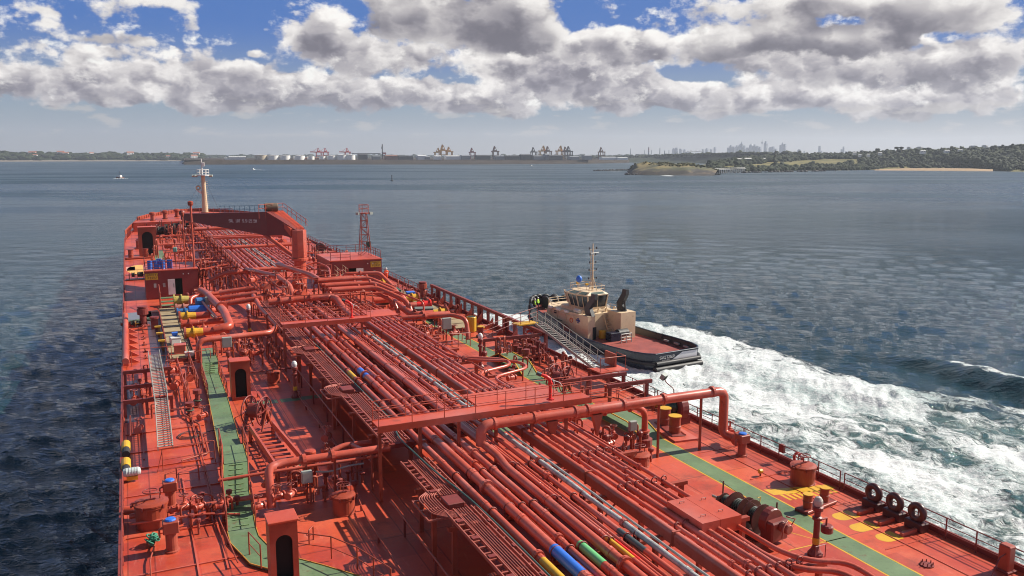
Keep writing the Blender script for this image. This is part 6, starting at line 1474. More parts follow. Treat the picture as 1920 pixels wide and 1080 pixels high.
# sloped grating chutes beside the port reel
for k, (x0, y0, x1, y1, l) in enumerate([(6.0, 52.5, 6.5, 45.5, 'left red channel beam beside the port reel'), (7.4, 52.6, 8.1, 45.8, 'right red channel beam beside the port reel')]):
    t = thing('channel_beam', l, 'beam'); MB().bar((x0, y0, 1.0), (x1, y1, .75), .12, .4).build('beam', PIPE, t); MB().box(x0-.1, x0+.1, y0-.1, y0+.1, 0, .8).build('leg', HULLRED, t); MB().box(x1-.1, x1+.1, y1-.1, y1+.1, 0, .6).build('leg', HULLRED, t)
t = thing('step_grating', 'row of dark cross treads between the two red channel beams', 'steps')
for k in range(9): q = k/9; MB().obox((6.75+.55*q, 52.2-6.4*q, .62-.1*q), 1.15, .3, .05, -.07).build('tread', DARKRED, t)
for k, (x0, y0, x1, y1, l) in enumerate([(24.9, 53.4, 28.0, 45.8, 'left red channel beam beside the starboard reel'), (27.0, 53.6, 28.9, 47.6, 'right red channel beam beside the starboard reel')]):
    t = thing('channel_beam', l, 'beam'); MB().bar((x0, y0, .95), (x1-2.2, y1, .8), .12, .42).build('beam', HULLRED, t); MB().box(x0-.1, x0+.1, y0-.1, y0+.1, 0, .75).build('leg', HULLRED, t); MB().box(x1-2.3, x1-2.1, y1-.1, y1+.1, 0, .6).build('leg', HULLRED, t)
# low stand rails and bits around the port ladder
def stand(label, loc, w_, h, rz=0.0):
    t = thing('guard_rail', label, 'guard rail', loc, rz); MB().tube([(-w_/2, 0, 0), (-w_/2, 0, h), (w_/2, 0, h), (w_/2, 0, 0)], .03, 6, bend=.1).build('hoop', HULLRED, t); MB().tube([(-w_/2, 0, h*.5), (w_/2, 0, h*.5)], .022, 6).build('mid_rail', HULLRED, t)
    MB().tube([(-w_/2, 0, h*.9), (-w_/2-.35, 0, 0)], .022, 5).build('brace', HULLRED, t); return t
S0 = stand('guard hoop at the head of the port ladder', (.9, 76.4, 0), 3.2, 1.5)
for p, rz, s, l in [((2.6, 57.3, 0), .05, .9, 'guard hoop right of the lower port ladder'), ((3.0, 65.4, 0), 1.5, 1.0, 'guard hoop lengthwise right of the upper port ladder'), ((2.2, 49.7, 0), .1, .9, 'low guard hoop past the foot of the port ladder'), ((3.7, 72.6, 0), .2, 1.1, 'guard hoop between ladder head and green walkway'),
    ((31.0, 57.3, 0), .3, 1.0, 'guard hoop on the starboard deck below the tugboat bow'), ((30.6, 50.6, 0), .1, .9, 'guard hoop right of the starboard reel'), ((32.2, 49.0, 0), .3, .9, 'guard hoop by the yellow rollers'), ((31.2, 60.9, 0), 1.3, 1.0, 'guard hoop lengthwise beside the starboard ladder')]: dup(S0, p, l, rz, s)
t = thing('wire_coil', 'dark looped wire lying beside the lower port ladder', 'wire coil', (2.6, 55.4, .05)); b = MB()
for k in range(3): b.torus((0, 0, .02+k*.03), .75-.08*k, .025, 26, 4)
b.tube([(.7, 0, .03), (2.0, .5, .03), (2.2, -1.2, .05), (1.5, -2.6, .04)], .025, 5, bend=.6); b.build('wire', mat('dark_wire', (.05, .03, .03), .6), t)
for p, h, l in [((3.55, 61.8, 0), 1.3, 'short dark bitt post left of the port walkway'), ((2.9, 60.1, 0), .9, 'stub post with looped rope beside the port ladder'), ((30.0, 62.0, 0), 1.6, 'squat dark winch post right of the green starboard ramp')]:
    t = thing('deck_post', l, 'post', p); MB().lathe([(.3, 0), (.3, .1), (.17, .14), (.17, h*.75), (.3, h*.78), (.3, h)], n=14).build('post', DARKRED, t); MB().torus((0, 0, h*.4), .26, .05, 14, 5).build('rope_turn', ROPE, t)
# small stub posts on the starboard deck
def stub(label, p, h=.9, r=.11):
    t = thing('stub_post', label, 'post', p); MB().lathe([(r*1.6, 0), (r*1.6, .05), (r, .06), (r, h-.12), (r*1.5, h-.1), (r*1.5, h)], n=10).build('post', HULLRED, t); return t
for p, l in [((29.9, 52.2, 0), 'stub post beside the foot of the starboard ladder'), ((31.6, 51.6, 0), 'stub post midway between starboard ladder foot and reel'), ((31.9, 48.4, 0), 'stub post near the farther yellow roller'), ((33.0, 47.4, 0), 'stub post against the yellow roller'), ((30.3, 48.9, 0), 'stub post left of the guard hoop by the rollers'),
    ((31.8, 58.8, 0), 'stub post below the tugboat bow'), ((33.0, 56.5, 0), 'stub post at the edge beside the starboard ladder'), ((32.3, 62.8, 0), 'stub post behind the starboard ladder rails')]: stub(l, p)
t = thing('black_hose', 'thin black hose snaking from the starboard reel across the deck', 'hose'); MB().tube([(29.2, 53.4, .3), (30.4, 52.0, .04), (31.8, 51.5, .03), (32.6, 50.2, .03), (31.2, 49.0, .03)], .035, 6, bend=.8).build('hose', BLACK, t)
t = thing('grey_pipe_stack', 'cluster of upright red pipes and wheels behind the green starboard ramp', 'pipe cluster', (31.6, 64.8, 0))
for k in range(9): MB().lathe([(.16, 0), (.16, .9+.2*(k % 3)), (.26, .95+.2*(k % 3)), (.26, 1.1+.2*(k % 3))], (k % 3*.9-.9, (k//3)*.9-.9, 0), 10).build('pipe', DARKRED, t)
for k in range(4): MB().torus((k*.7-1.1, .3, 1.7), .22, .03, 12, 4).build('handwheel', HULLRED, t)
MB().box(-1.5, 1.5, -1.2, 1.2, .35, .5).build('platform', HULLRED, t)
# yellow bin, drums
t = thing('yellow_bin', 'tall bright yellow bin by the starboard manifold', 'bin', (31.14, 77.39, 0.00)); MB().lathe([(.42, 0), (.5, .1), (.52, 1.55), (.48, 1.6)], n=18).build('bin', YELLOW, t); MB().lathe([(.45, 1.6), (.001, 1.62)], n=18).build('dark_mouth', HOLE, t)  # dark disc painted in for the shaded inside of the bin
t = thing('yellow_capped_post', 'short dark post with a yellow top right of the bin', 'post', (31.07, 74.65, 0.00)); MB().cyl((0, 0, 0), .3, 1.0, 14).build('post', DARKRED, t); MB().cyl((0, 0, 1.0), .38, .12, 14).build('cap', YELLOW, t); MB().cyl((0, 0, 0), .5, .2, 14).build('foot', DARKRED, t)


# ------------------------------------------------------------------ manifolds and crossover
def manifold_pipe(label, x0, x1, y, z, r, end_m, collar=True, sg=-1):
    """transverse cargo pipe ending in a reducer and blank flange at the ship's side"""
    t = thing('manifold_pipe', label, 'pipe', (0, y, z))
    MB().tube([(x0, 0, 0), (x1, 0, 0)], r, 14).build('pipe_run', PIPE, t)
    e = x1
    MB().lathe([(r, 0), (r*1.05, sg*.02), (r*1.25, sg*.9), (r*1.25, sg*1.5)], (e, 0, 0), 16, 'x').build('reducer', end_m, t)
    MB().lathe([(r*1.3, sg*.75), (r*1.65, sg*.76), (r*1.65, sg*.88), (r*1.3, sg*.89)], (e, 0, 0), 16, 'x').build('flange', end_m, t)
    MB().lathe([(r*1.25, sg*1.5), (r*1.7, sg*1.51), (r*1.7, sg*1.68), (.001, sg*1.69)], (e, 0, 0), 16, 'x').build('blank_flange', HULLRED if end_m is YELLOW else end_m, t)
    MB().box(e+sg*.6-.1, e+sg*.6+.1, -.12, .12, -z+.02, -r).build('saddle', HULLRED, t)
    for k in range(8):
        a = k*.785; MB().tube([(e+sg*1.42, r*1.5*math.cos(a), r*1.5*math.sin(a)), (e+sg*1.75, r*1.5*math.cos(a), r*1.5*math.sin(a))], .025, 5).build('bolt', DARKRED, t)
    return t
DY = mat('dull_yellow_paint', (.38, .30, .07), .6, var=.3); BL2 = mat('machine_blue', (.03, .13, .32), .5)
for y, z, r, x0, m_, l in [(82.6, 1.3, .36, 8.0, YELLOW, 'nearest port manifold pipe with a bright yellow end'), (88.0, 1.2, .30, 8.2, RED, 'port manifold pipe with a plain red end between the yellow ones'), (91.4, 1.3, .36, 7.0, YELLOW, 'second port manifold pipe with a bright yellow end'),
                          (95.2, 1.2, .24, 7.0, BL2, 'port manifold pipe with a blue end'), (97.8, 1.2, .26, 7.0, mat('rusty_pink', (.36, .13, .10), .7), 'port manifold pipe with a rusty end'), (101.5, 1.4, .42, 9.0, DY, 'farthest port manifold pipe with a dull yellow end')]:
    manifold_pipe(l, x0, 5.6, y, z, r, m_)
for y, z, r, x0, m_, l in [(82.6, 1.2, .36, 26.5, YELLOW, 'nearest starboard manifold pipe with a yellow end'), (88.2, 1.2, .32, 25.5, BRIGHTRED, 'starboard manifold pipe with a red end'), (92.4, 1.3, .36, 25.0, YELLOW, 'second starboard manifold pipe with a yellow end'), (104.8, 1.3, .36, 26.0, YELLOW, 'farthest starboard manifold pipe with a yellow end beside the deckhouse')]:
    manifold_pipe(l, x0, 28.8, y, z, r, m_, sg=1)
# the large curved headers on the port side
cross_pipe('large red header pipe curving round the port manifold', [(7.0, 102.5, 2.2), (7.4, 100, 2.2), (8.1, 88, 2.2), (8.1, 82.4, 1.6), (6.6, 82.5, 1.35)], .42, fl=((8.1, 90, 2.2),), axis='y', bend=1.2)
cross_pipe('slim red pipe inside the curve of the port header', [(6.6, 99, 1.8), (7.3, 86, 1.8)], .14)
cross_pipe('red pipe zigzagging beside the rack before the far crosswalk', [(11.6, 92, 2.9), (11.6, 86.5, 2.4), (11.8, 77.5, 2.3), (10.8, 75.2, 2.2), (4.6, 74.0, 2.3), (4.6, 74.0, .4)], .25, fl=((11.7, 82, 2.35),), axis='y', bend=.7, post=((8.5, 74.6, 2.1), (5.8, 74.2, 2.1)))
cross_pipe('short red riser bend under the port header', [(7.6, 78.6, 1.4), (8.3, 78.6, 1.4), (8.4, 78.3, .5), (8.4, 75.6, .4)], .22, bend=.4)
# crossover pipes, starboard half: parallel pipes high over the rack
CX = [(86.0, 3.9, .27, 'nearest thick crossover pipe above the rack', 25.9), (87.6, 3.75, .22, 'second crossover pipe above the rack', 24.9), (89.3, 3.9, .27, 'third thick crossover pipe above the rack', 26.5), (91.0, 3.75, .2, 'fourth slimmer crossover pipe above the rack', 25.3), (92.9, 3.95, .27, 'fifth thick crossover pipe above the rack', 26.9), (95.0, 3.8, .22, 'farthest crossover pipe above the rack', 26.3)]
for y, z, r, l, xe in CX:
    cross_pipe(l+', bending down towards the starboard manifold', [(18.8, y, z), (xe-2.4, y-.1, z), (xe, y-3.6, z-1.1), (xe+.3, y-4.4, 1.3)], r, fl=((21.5+(y % 3), y-.03, z),), bend=.9)
cross_pipe('thin pipe on the aft edge of the crossover', [(18.8, 84.8, 3.5), (25.5, 84.6, 3.5), (27.2, 81.0, 2.8), (27.2, 80.6, .6)], .1)
cross_pipe('thick header along the centre line in front of the crane', [(12.2, 85.5, 3.2), (18.0, 85.2, 3.4), (18.9, 84.6, 3.3), (18.9, 80.5, 2.6), (18.9, 77.0, 2.5)], .33, fl=((13.4, 85.46, 3.25), (14.5, 85.4, 3.25), (16.4, 85.3, 3.35)), bend=1.1, post=((13.0, 85.4, 3.0), (16.9, 85.3, 3.1)))
cross_pipe('tall red pipe arching down beside the crane base on its left', [(13.6, 113, 3.0), (15.6, 101, 3.6), (15.9, 94.5, 3.4), (15.9, 92.5, 2.3)], .32, bend=1.6)
cross_pipe('tall red pipe arching down beside the crane base on its right', [(17.4, 112, 3.6), (19.2, 99, 3.8), (19.5, 93.0, 3.6), (19.5, 90.0, 2.4)], .33, bend=1.6)
cross_pipe('wide red cross pipe beyond the pedestal on the port side of the rack', [(8.8, 112, 2.0), (10.6, 112.2, 2.8), (15.0, 113.5, 2.9), (19.0, 113.5, 2.8)], .26, fl=((12.6, 112.9, 2.85),), bend=.8)
cross_pipe('second wide cross pipe in the forward rack', [(12.6, 138, 3.4), (24.5, 138.5, 3.4)], .26, fl=((14.6, 138.1, 3.4), (20.2, 138.3, 3.4)))
cross_pipe('third wide cross pipe in the forward rack before the jib', [(11.0, 168, 4.0), (26.5, 169, 4.0)], .34, fl=((13.6, 168.2, 4.0), (19.5, 168.5, 4.0)))
cross_pipe('fourth cross pipe far up the forward rack', [(12.0, 158, 3.4), (25.5, 158.5, 3.4)], .18)
cross_pipe('cross pipe with two flanges behind the port deckhouse', [(6.0, 125, 1.2), (12.5, 126, 2.2)], .2, fl=((8.0, 125.3, 1.5),))
cross_pipe('red pipe in front of the port deckhouse running to the rack', [(5.6, 98.5, .3), (5.6, 99.5, 1.9), (6.4, 100.2, 2.0), (12.0, 101.0, 2.2)], .22, fl=((9.2, 100.6, 2.1),), bend=.5)
cross_pipe('stub of slanting shadowed pipe one left of the crossover', [(8.6, 97.6, 2.6), (12.5, 96.9, 3.0)], .26)
cross_pipe('stub of slanting shadowed pipe two left of the crossover', [(8.4, 94.3, 2.5), (12.2, 93.6, 2.9)], .26)
cross_pipe('stub of slanting shadowed pipe three left of the crossover', [(8.2, 91.0, 2.4), (12.2, 90.2, 2.9)], .28)
cross_pipe('red pipe running beside the starboard grey box and bending down', [(23.3, 76.0, 2.35), (28.0, 74.8, 2.5), (28.9, 73.2, 2.3), (28.9, 72.6, .4)], .22, fl=((25.5, 75.4, 2.42),), bend=.6, post=((24.4, 75.7, 2.2), (27.2, 75, 2.3)))
cross_pipe('fat starboard header bending forward of the yellow bin', [(25.6, 92.0, 2.3), (25.8, 86.0, 2.0), (25.6, 80.0, 1.8), (26.8, 79.4, 1.7), (29.5, 79.4, 1.6)], .36, fl=((26.6, 79.4, 1.7),), bend=1.2)
cross_pipe('dark curving pipe on deck before the starboard grey box', [(22.5, 78.5, .9), (23.8, 77, .7), (27.6, 77.8, .6)], .14, DARKRED)
cross_pipe('red pipe crossing in front of the starboard deckhouse', [(24.9, 106.5, .4), (24.9, 106.5, 2.6), (29.4, 105.4, 2.6), (30.2, 102, 1.2)], .24, fl=((27, 106, 2.6),), bend=.6)
cross_pipe('looping thin red pipe between crane base and starboard gangway', [(20.8, 112, 3.2), (22.6, 112.5, 3.6), (23.6, 109, 3.2), (22.6, 104, 2.4), (21.4, 106, 2.2)], .12, bend=1.2)
# drip trays
def drip(label, x0, x1, y0, y1, m_=WOOD):
    t = thing('drip_tray', label, 'drip tray'); MB().box(x0, x1, y0, y1, 0, .25).build('tray', DARKRED, t)
    n = int((y1-y0)/2.3); pm = None
    for k in range(n):
        y = y0+.1+k*(y1-y0)/n; o = MB().box(x0+.08, x1-.08, y, y+(y1-y0)/n-.28, .30, .36).build('grating_panel', m_, t)
    MB().box(x0-.03, x0+.03, y0, y1, .26, .55).build('coaming', HULLRED, t); MB().box(x1-.03, x1+.03, y0, y1, .26, .55).build('coaming', HULLRED, t); return t
drip('long tan grated drip tray under the port manifold ends', 2.3, 4.4, 76.5, 103.0); drip('long tan grated drip tray under the starboard manifold ends', 29.6, 32.3, 78.0, 104.0)
for k, (x, y, l) in enumerate([(1.9, 88.6, 'first'), (1.95, 85.2, 'second'), (2.0, 81.6, 'third')]):
    t = thing('yellow_hook_post', 'short yellow-topped hook post left of the port drip tray, '+l+' from the bow', 'post', (x, y, 0)); MB().box(-.12, .12, -.12, .12, 0, .9).build('post', mat('brown_steel', (.16, .08, .03), .6), t); MB().obox((-.1, 0, .98), .6, .35, .14).build('cap', YELLOW, t)
for k in range(7):
    t = thing('deck_cleat', 'small wedge-shaped red fitting by the port fender bar, number %s from aft' % ['one', 'two', 'three', 'four', 'five', 'six', 'seven'][k], 'fitting', (-.4, 78+k*2.7, 0), 0, 'wedge fittings beside the port fender bar'); t['label'] = 'small wedge-shaped red fitting beside the port fender bar'
    MB().add([(-.45, -.12, 0), (.35, -.12, 0), (-.45, -.12, .5), (-.45, .12, 0), (.35, .12, 0), (-.45, .12, .5)], [(0, 1, 2), (3, 5, 4), (0, 3, 4, 1), (1, 4, 5, 2), (2, 5, 3, 0)]).build('wedge', RED, t)
    t2 = thing('deck_eye', 'small dark lashing eye on the deck beside the port fender bar', 'fitting', (.45, 79+k*2.9, 0), .3, 'lashing eyes on the port deck'); MB().torus((0, 0, .18), .16, .05, 12, 5, X3).build('eye', YELLOW if k == 6 else HULLRED, t2); MB().box(-.2, .2, -.12, .12, 0, .05).build('foot', DARKRED, t2)
def sack(label, loc, m_, s=(1.0, .8, .7)):
    t = thing('supply_box', label, 'box', loc, random.uniform(-.3, .3)); MB().bbox(-s[0]/2, s[0]/2, -s[1]/2, s[1]/2, 0, s[2], .08).build('box', m_, t); MB().bbox(-s[0]/2-.03, s[0]/2+.03, -s[1]/2-.03, s[1]/2+.03, s[2]-.1, s[2]+.04, .03).build('lid', m_, t); return t
sack('white and blue bundle lying on the port drip tray', (3.1, 82.4, .36), WHITE, (.9, .9, .7)); sack('red box on the port drip tray', (3.3, 78.4, .36), RED, (1.0, .9, .8)); sack('crumpled white sack on the port drip tray', (4.0, 76.9, .36), WHITE, (.8, .6, .35)); sack('dark blue bag on the white bundle', (3.1, 82.7, 1.12), BLUE, (.5, .4, .3))
sack('dark green machine crate by the second starboard yellow pipe', (28.3, 97.0, .2), mat('crate_green', (.03, .08, .05), .6), (2.4, 2.0, 1.5)); sack('blue drum crate beside the dark green crate', (30.6, 96.0, .3), BLUE, (1.0, 1.0, 1.1)); sack('heap of grey gear by the nearest starboard yellow pipe', (28.8, 85.6, .4), mat('gear_grey', (.12, .14, .13), .8), (2.0, 1.2, .9))
t = thing('blue_pump', 'blue portable pump standing among the port manifold pipes', 'pump', (6.7, 97.6, 0)); MB().bbox(-.7, .7, -.8, .8, .5, 2.1, .15).build('body', BL2, t); MB().lathe([(.4, -1.0), (.5, -.9), (.5, .9), (.4, 1.0)], (-.6, -2.2, 1.2), 14, 'x').build('motor', BLUE, t); MB().tube([(.2, -1, 1.0), (.7, -2.6, .6), (1.0, -3.4, .3)], .12, 8, bend=.4).build('hose', GREYBOX, t)
t = thing('dark_valve_stand', 'dark valve stand beside the port drip tray end', 'valve stand', (1.6, 92.6, 0)); MB().box(-.35, .35, -.3, .3, 0, 1.1).build('stand', DARKRED, t); MB().lathe([(.45, 0), (.45, .2)], (0, 0, 1.1), 12).build('top', DARKRED, t)
for x, y, l in ((.55, 94.6, 'port'), (33.0, 98.4, 'starboard')):
    t = thing('roller_stand', 'dark roller post standing near the %s manifold' % l, 'post', (x, y, 0)); MB().lathe([(.6, 0), (.6, .15), (.35, .25), (.33, 1.2), (.55, 1.3), (.55, 1.9), (.3, 2.0)], n=16).build('post', DARKRED if l == 'port' else HULLRED, t); MB().lathe([(.5, 2.0), (.5, 2.15)], n=14).build('cap', DARKRED, t)
for k in range(6):
    t = thing('open_cover', 'round dark deck cover tilted beside the starboard drip tray', 'cover', (32.9, 79+k*3.2, .1), random.random(), 'round covers beside the starboard drip tray'); MB().lathe([(.7, 0), (.7, .12), (.1, .2)], n=14).build('cover', RED if k % 2 else HULLRED, t); MB().torus((0, 0, .3), .2, .03, 10, 4, X3).build('handle', DARKRED, t)

# ------------------------------------------------------------------ lettering on signs
FONT5 = {'A': '01110 10001 10001 11111 10001 10001 10001', 'B': '11110 10001 11110 10001 10001 10001 11110', 'D': '11110 10001 10001 10001 10001 10001 11110', 'E': '11111 10000 10000 11110 10000 10000 11111', 'F': '11111 10000 10000 11110 10000 10000 10000', 'I': '11111 00100 00100 00100 00100 00100 11111', 'L': '10000 10000 10000 10000 10000 10000 11111',
 'M': '10001 11011 10101 10101 10001 10001 10001', 'N': '10001 11001 10101 10101 10011 10001 10001', 'O': '01110 10001 10001 10001 10001 10001 01110', 'R': '11110 10001 10001 11110 10100 10010 10001', 'S': '01111 10000 10000 01110 00001 00001 11110', 'T': '11111 00100 00100 00100 00100 00100 00100', 'V': '10001 10001 10001 10001 01010 01010 00100',
 'W': '10001 10001 10001 10101 10101 11011 10001', 'Y': '10001 10001 01010 00100 00100 00100 00100', 'Z': '11111 00001 00010 00100 01000 10000 11111', 'G': '01111 10000 10000 10111 10001 10001 01111', 'H': '10001 10001 10001 11111 10001 10001 10001', '1': '00100 01100 00100 00100 00100 00100 01110', '0': '01110 10001 10011 10101 11001 10001 01110', '2': '01110 10001 00001 00110 01000 10000 11111', '5': '11111 10000 11110 00001 00001 10001 01110', '-': '00000 00000 00000 11111 00000 00000 00000', '.': '00000 00000 00000 00000 00000 00100 00100', ' ': '00000 '*7}
def letters(text, h, o, ux, uz, m_, parent, name='lettering', depth=.012, track=1.2):
    """raised block letters; o = lower left corner, ux / uz = directions of writing and up"""
    o, ux, uz = Vector(o), Vector(ux).normalized(), Vector(uz).normalized(); nn = ux.cross(uz); c = h/7; b = MB(); x = 0
    for ch in text:
        rows = FONT5[ch].split()
        for r, row in enumerate(rows[:7]):
            k = 0
            while k < 5:
                if row[k] == '1':
                    e = k
                    while e < 5 and row[e] == '1': e += 1
                    p = o+ux*(x+k*c)+uz*(6-r)*c; w_ = ux*(e-k)*c; u_ = uz*c*1.001
                    q = [p, p+w_, p+w_+u_, p+u_]; b.add([v+nn*.002 for v in q]+[v+nn*depth for v in q], [(4, 5, 6, 7), (0, 1, 5, 4), (1, 2, 6, 5), (2, 3, 7, 6), (3, 0, 4, 7)]); k = e
                else: k += 1
        x += 5*c*track if ch != '.' else 5*c*.9
    return b.build(name, m_, parent)
INK = mat('sign_black', (.02, .02, .02), .5)
def deckhouse(label, x0, x1, y0, y1, h, door, sign_x, wx, mirror=False):
    t = thing('deckhouse', label, 'deckhouse', (x0, y0, 0)); W, L = x1-x0, y1-y0; d0, d1 = door; dh = .45; dt = 2.5
    b = MB(); 
    # aft wall with a door opening
    for a, c_, z0, z1 in ((0, d0, 0, h), (d1, W, 0, h), (d0, d1, 0, dh), (d0, d1, dt, h)): b.box(a, c_, 0, .08, z0, z1)
    b.box(0, .08, .081, L, 0, h); b.box(W-.08, W, .081, L, 0, h); b.box(.081, W-.081, L-.08, L, 0, h); b.build('wall', mat('house_red_shaded', (.20, .030, .026), .5, var=.15, rust=.3), t)  # wall red darkened so the colour carries the shade on the aft face
    MB().box(.09, W-.09, 1.2, 1.25, 0, h-.1).build('inner_wall', mat('inside_green', (.02, .05, .03), .8), t)
    MB().bbox(-.08, W+.08, -.12, L+.08, h, h+.14, .03).build('roof', RED, t)
    dw = d1-d0
    dx0 = d0-dw*1.0 if not mirror else d1
    dr = MB().box(dx0, dx0+dw*.98, -.14, -.06, dh+.05, dt-.05).build('door', WHITE, t)
    MB().tube([(dx0+dw*(.15 if mirror else .8), -.2, 1.4), (dx0+dw*(.15 if mirror else .8), -.2, 1.9)], .04, 5).build('handle', DARKGREY, dr)
    MB().box(d0-.05, d1+.05, -.04, 0, dh-.08, dh).build('sill', DARKRED, t)
    s = MB().box(sign_x, sign_x+1.45, -.06, -.005, h-1.05, h-.25).build('sign_board', mat('sign_yellow', (.6, .40, .03), .5), t)
    letters('SAFETY', .26, (sign_x+.14, -.062, h-.58), (1, 0, 0), (0, 0, 1), INK, s, track=1.28); letters('FIRST', .26, (sign_x+.26, -.062, h-.95), (1, 0, 0), (0, 0, 1), INK, s, track=1.28)
    for x in wx: MB().box(x, x+.3, -.05, -.005, 1.5, 2.0).build('notice', GREYBOX, t)
    for x in (W*.72, W*.82): MB().tube([(x, -.02, h-.5), (x, -.14, h-.5)], .07, 8).build('lamp', WHITE, t)
    return t
deckhouse('port deckhouse with SAFETY FIRST sign, open white door and blue drums on its roof', 1.2, 7.4, 112, 119, 3.55, (3.45, 4.3), .05, (.95, 2.0))
deckhouse('starboard deckhouse with SAFETY FIRST sign, open white door and lattice mast on top', 24.4, 31.6, 112, 121, 3.55, (2.55, 3.55), 5.6, (6.0,), True)
railing('roof_railing', 'railing around the blue drums on the port deckhouse roof', [(1.3, 112.1, 0), (5.3, 112.1, 0)], h=1.0, gap=1.0, z=3.7, r=.03); railing('roof_railing', 'railing on the port side of the port deckhouse roof', [(1.3, 112.2, 0), (1.3, 118.8, 0)], h=1.0, gap=1.6, z=3.7, r=.03)
railing('roof_railing', 'aft railing on the starboard deckhouse roof', [(24.5, 112.1, 0), (27.2, 112.1, 0)], h=1.1, gap=1.3, z=3.7, r=.035); railing('roof_railing', 'far railing on the starboard deckhouse roof beside the lattice mast', [(24.6, 120.8, 0), (31.5, 120.8, 0), (31.5, 112.2, 0)], h=1.1, gap=1.3, z=3.7, r=.035)
D0 = None
for k, (x, l) in enumerate([(1.9, 'leftmost blue drum on the port deckhouse roof'), (2.6, 'second blue drum on the port deckhouse roof'), (3.4, 'third blue drum on the port deckhouse roof'), (4.2, 'rightmost blue drum on the port deckhouse roof')]):
    if D0 is None:
        D0 = thing('blue_drum', l, 'drum', (x, 113.3, 3.7), 0, 'blue drums on the deckhouse roof'); MB().lathe([(.32, 0), (.34, .02), (.32, .05), (.32, .35), (.345, .38), (.32, .41), (.32, .70), (.345, .73), (.32, .76), (.32, 1.04), (.34, 1.07)], n=16).build('shell', BLUE, D0); MB().lathe([(.33, 1.07), (.31, 1.06), (.001, 1.05)], n=16).build('lid', mat('drum_lid', (.35, .42, .5), .4), D0)
    else: dup(D0, (x, 113.3+.1*(k % 2), 3.7), l)
dup(D0, (3.0, 115.0, 3.7), 'blue drum standing behind the other roof drums')
t = thing('green_lantern', 'green lantern box on a post rising from the port deckhouse roof', 'lamp', (5.0, 114.5, 3.7)); MB().tube([(0, 0, 0), (0, 0, 1.9)], .07, 6).build('post', HULLRED, t); MB().bbox(-.25, .25, -.2, .2, 1.9, 2.5, .08).build('housing', mat('lantern_green', (.12, .28, .24), .4), t)
for x, y, h, r, l in [(7.1, 113.0, 8.0, .13, 'tall red pole rising from the right end of the port deckhouse'), (6.1, 113.6, 6.6, .07, 'thinner red pole left of the tall one on the port deckhouse')]:
    t = thing('vent_pole', l, 'pole', (x, y, 3.6)); MB().tube([(0, 0, 0), (0, 0, h)], r, 8).build('pole', PIPE, t); MB().lathe([(r*2, 0), (r*2.6, .2), (r*2.6, .5), (r, .6)], (0, 0, h), 10).build('head', HULLRED, t); MB().box(-r*2.4, r*2.4, -.1, .1, h*.72, h*.74).build('clamp', HULLRED, t)
# lattice mast
t = thing('lattice_mast', 'slim red lattice mast with a railed basket on the starboard deckhouse', 'mast', (30.3, 116, 3.7))
b = MB(); H = 6.0
for sx in (-1, 1):
    for sy in (-1, 1): b.tube([(sx*.75, sy*.6, 0), (sx*.35, sy*.3, H)], .06, 6)
for k in range(6):
    z0, z1 = H*k/6, H*(k+1)/6; w0, w1 = .75-.4*k/6, .75-.4*(k+1)/6
    for sy in (-1, 1): b.tube([(-w0*(-1)**k, sy*w0*.8, z0), (w1*(-1)**k, sy*w1*.8, z1)], .035, 5); b.tube([(-w1, sy*w1*.8, z1), (w1, sy*w1*.8, z1)], .035, 5)
b.build('lattice', HULLRED, t)
MB().lathe([(.7, H), (.7, H+.12)], n=10).build('platform', HULLRED, t)
b = MB(); 
for z in (.6, 1.15): b.torus((0, 0, H+.1+z), .7, .03, 14, 4)
for k in range(8): b.tube([(.7*math.cos(k*.785), .7*math.sin(k*.785), H+.1), (.7*math.cos(k*.785), .7*math.sin(k*.785), H+1.25)], .025, 4)
b.build('basket_rail', HULLRED, t)
for sx, a in ((-1, .9), (1, .3)): MB().obox((sx*.95, -.3, H+.05), .5, .35, .35, a*sx).build('floodlight', GREYBOX, t)
MB().obox((.55, 0, 1.6), .6, .4, .8).build('speaker_box', mat('dark_green_box', (.02, .06, .05), .5), t)
# ------------------------------------------------------------------ hose crane
t = thing('hose_crane', 'large red deck crane with a long dark box jib stowed toward the bow', 'crane', (19.9, 109.6, 0))
b = MB(); b.lathe([(.78, 0), (.78, 4.2), (1.1, 4.3), (1.1, 4.6), (.8, 4.7)], n=20); b.build('pedestal', PIPE, t)
def octo(r, z0, z1, ox=0, oy=0): return [(ox+r*math.cos(math.pi/8+k*math.pi/4), oy+r*math.sin(math.pi/8+k*math.pi/4)) for k in range(8)]
MB().prism(octo(.98, 0, 0), 4.7, 8.3).build('post', PIPE, t)
root = Vector((-.2, .1, 8.2)); knee = Vector((-3.1, 3.4, 10.0)); tip = Vector((-12.8, 19.4, 9.35)); dj = (tip-knee).normalized(); sj = Vector((dj.y, -dj.x, 0)).normalized()
def girder(stations, w_):
    b = MB(); vs = []
    for p, top, bot in stations:
        for s_, z in ((-1, bot), (1, bot), (1, top), (-1, top)): vs.append(Vector(p)+sj*s_*w_/2+Vector((0, 0, z)))
    n_ = len(stations); b.add(vs, [(0, 1, 2, 3), (4*n_-1, 4*n_-2, 4*n_-3, 4*n_-4)]+[(4*i+k, 4*i+4+k, 4*i+4+(k+1) % 4, 4*i+(k+1) % 4) for i in range(n_-1) for k in range(4)]); return b
girder([(knee+(root-knee)*1.08, .25, -.9), (knee+(root-knee)*.5, .45, -1.5), (knee, .55, -2.6), (knee.lerp(tip, .3), .45, -2.0), (knee.lerp(tip, .7), .3, -1.3), (tip, .25, -.65)], 1.0).build('jib', mat('jib_red_shaded', (.17, .028, .024), .5, var=.15, rust=.3), t)  # jib red darkened so the colour carries the shade on its near side
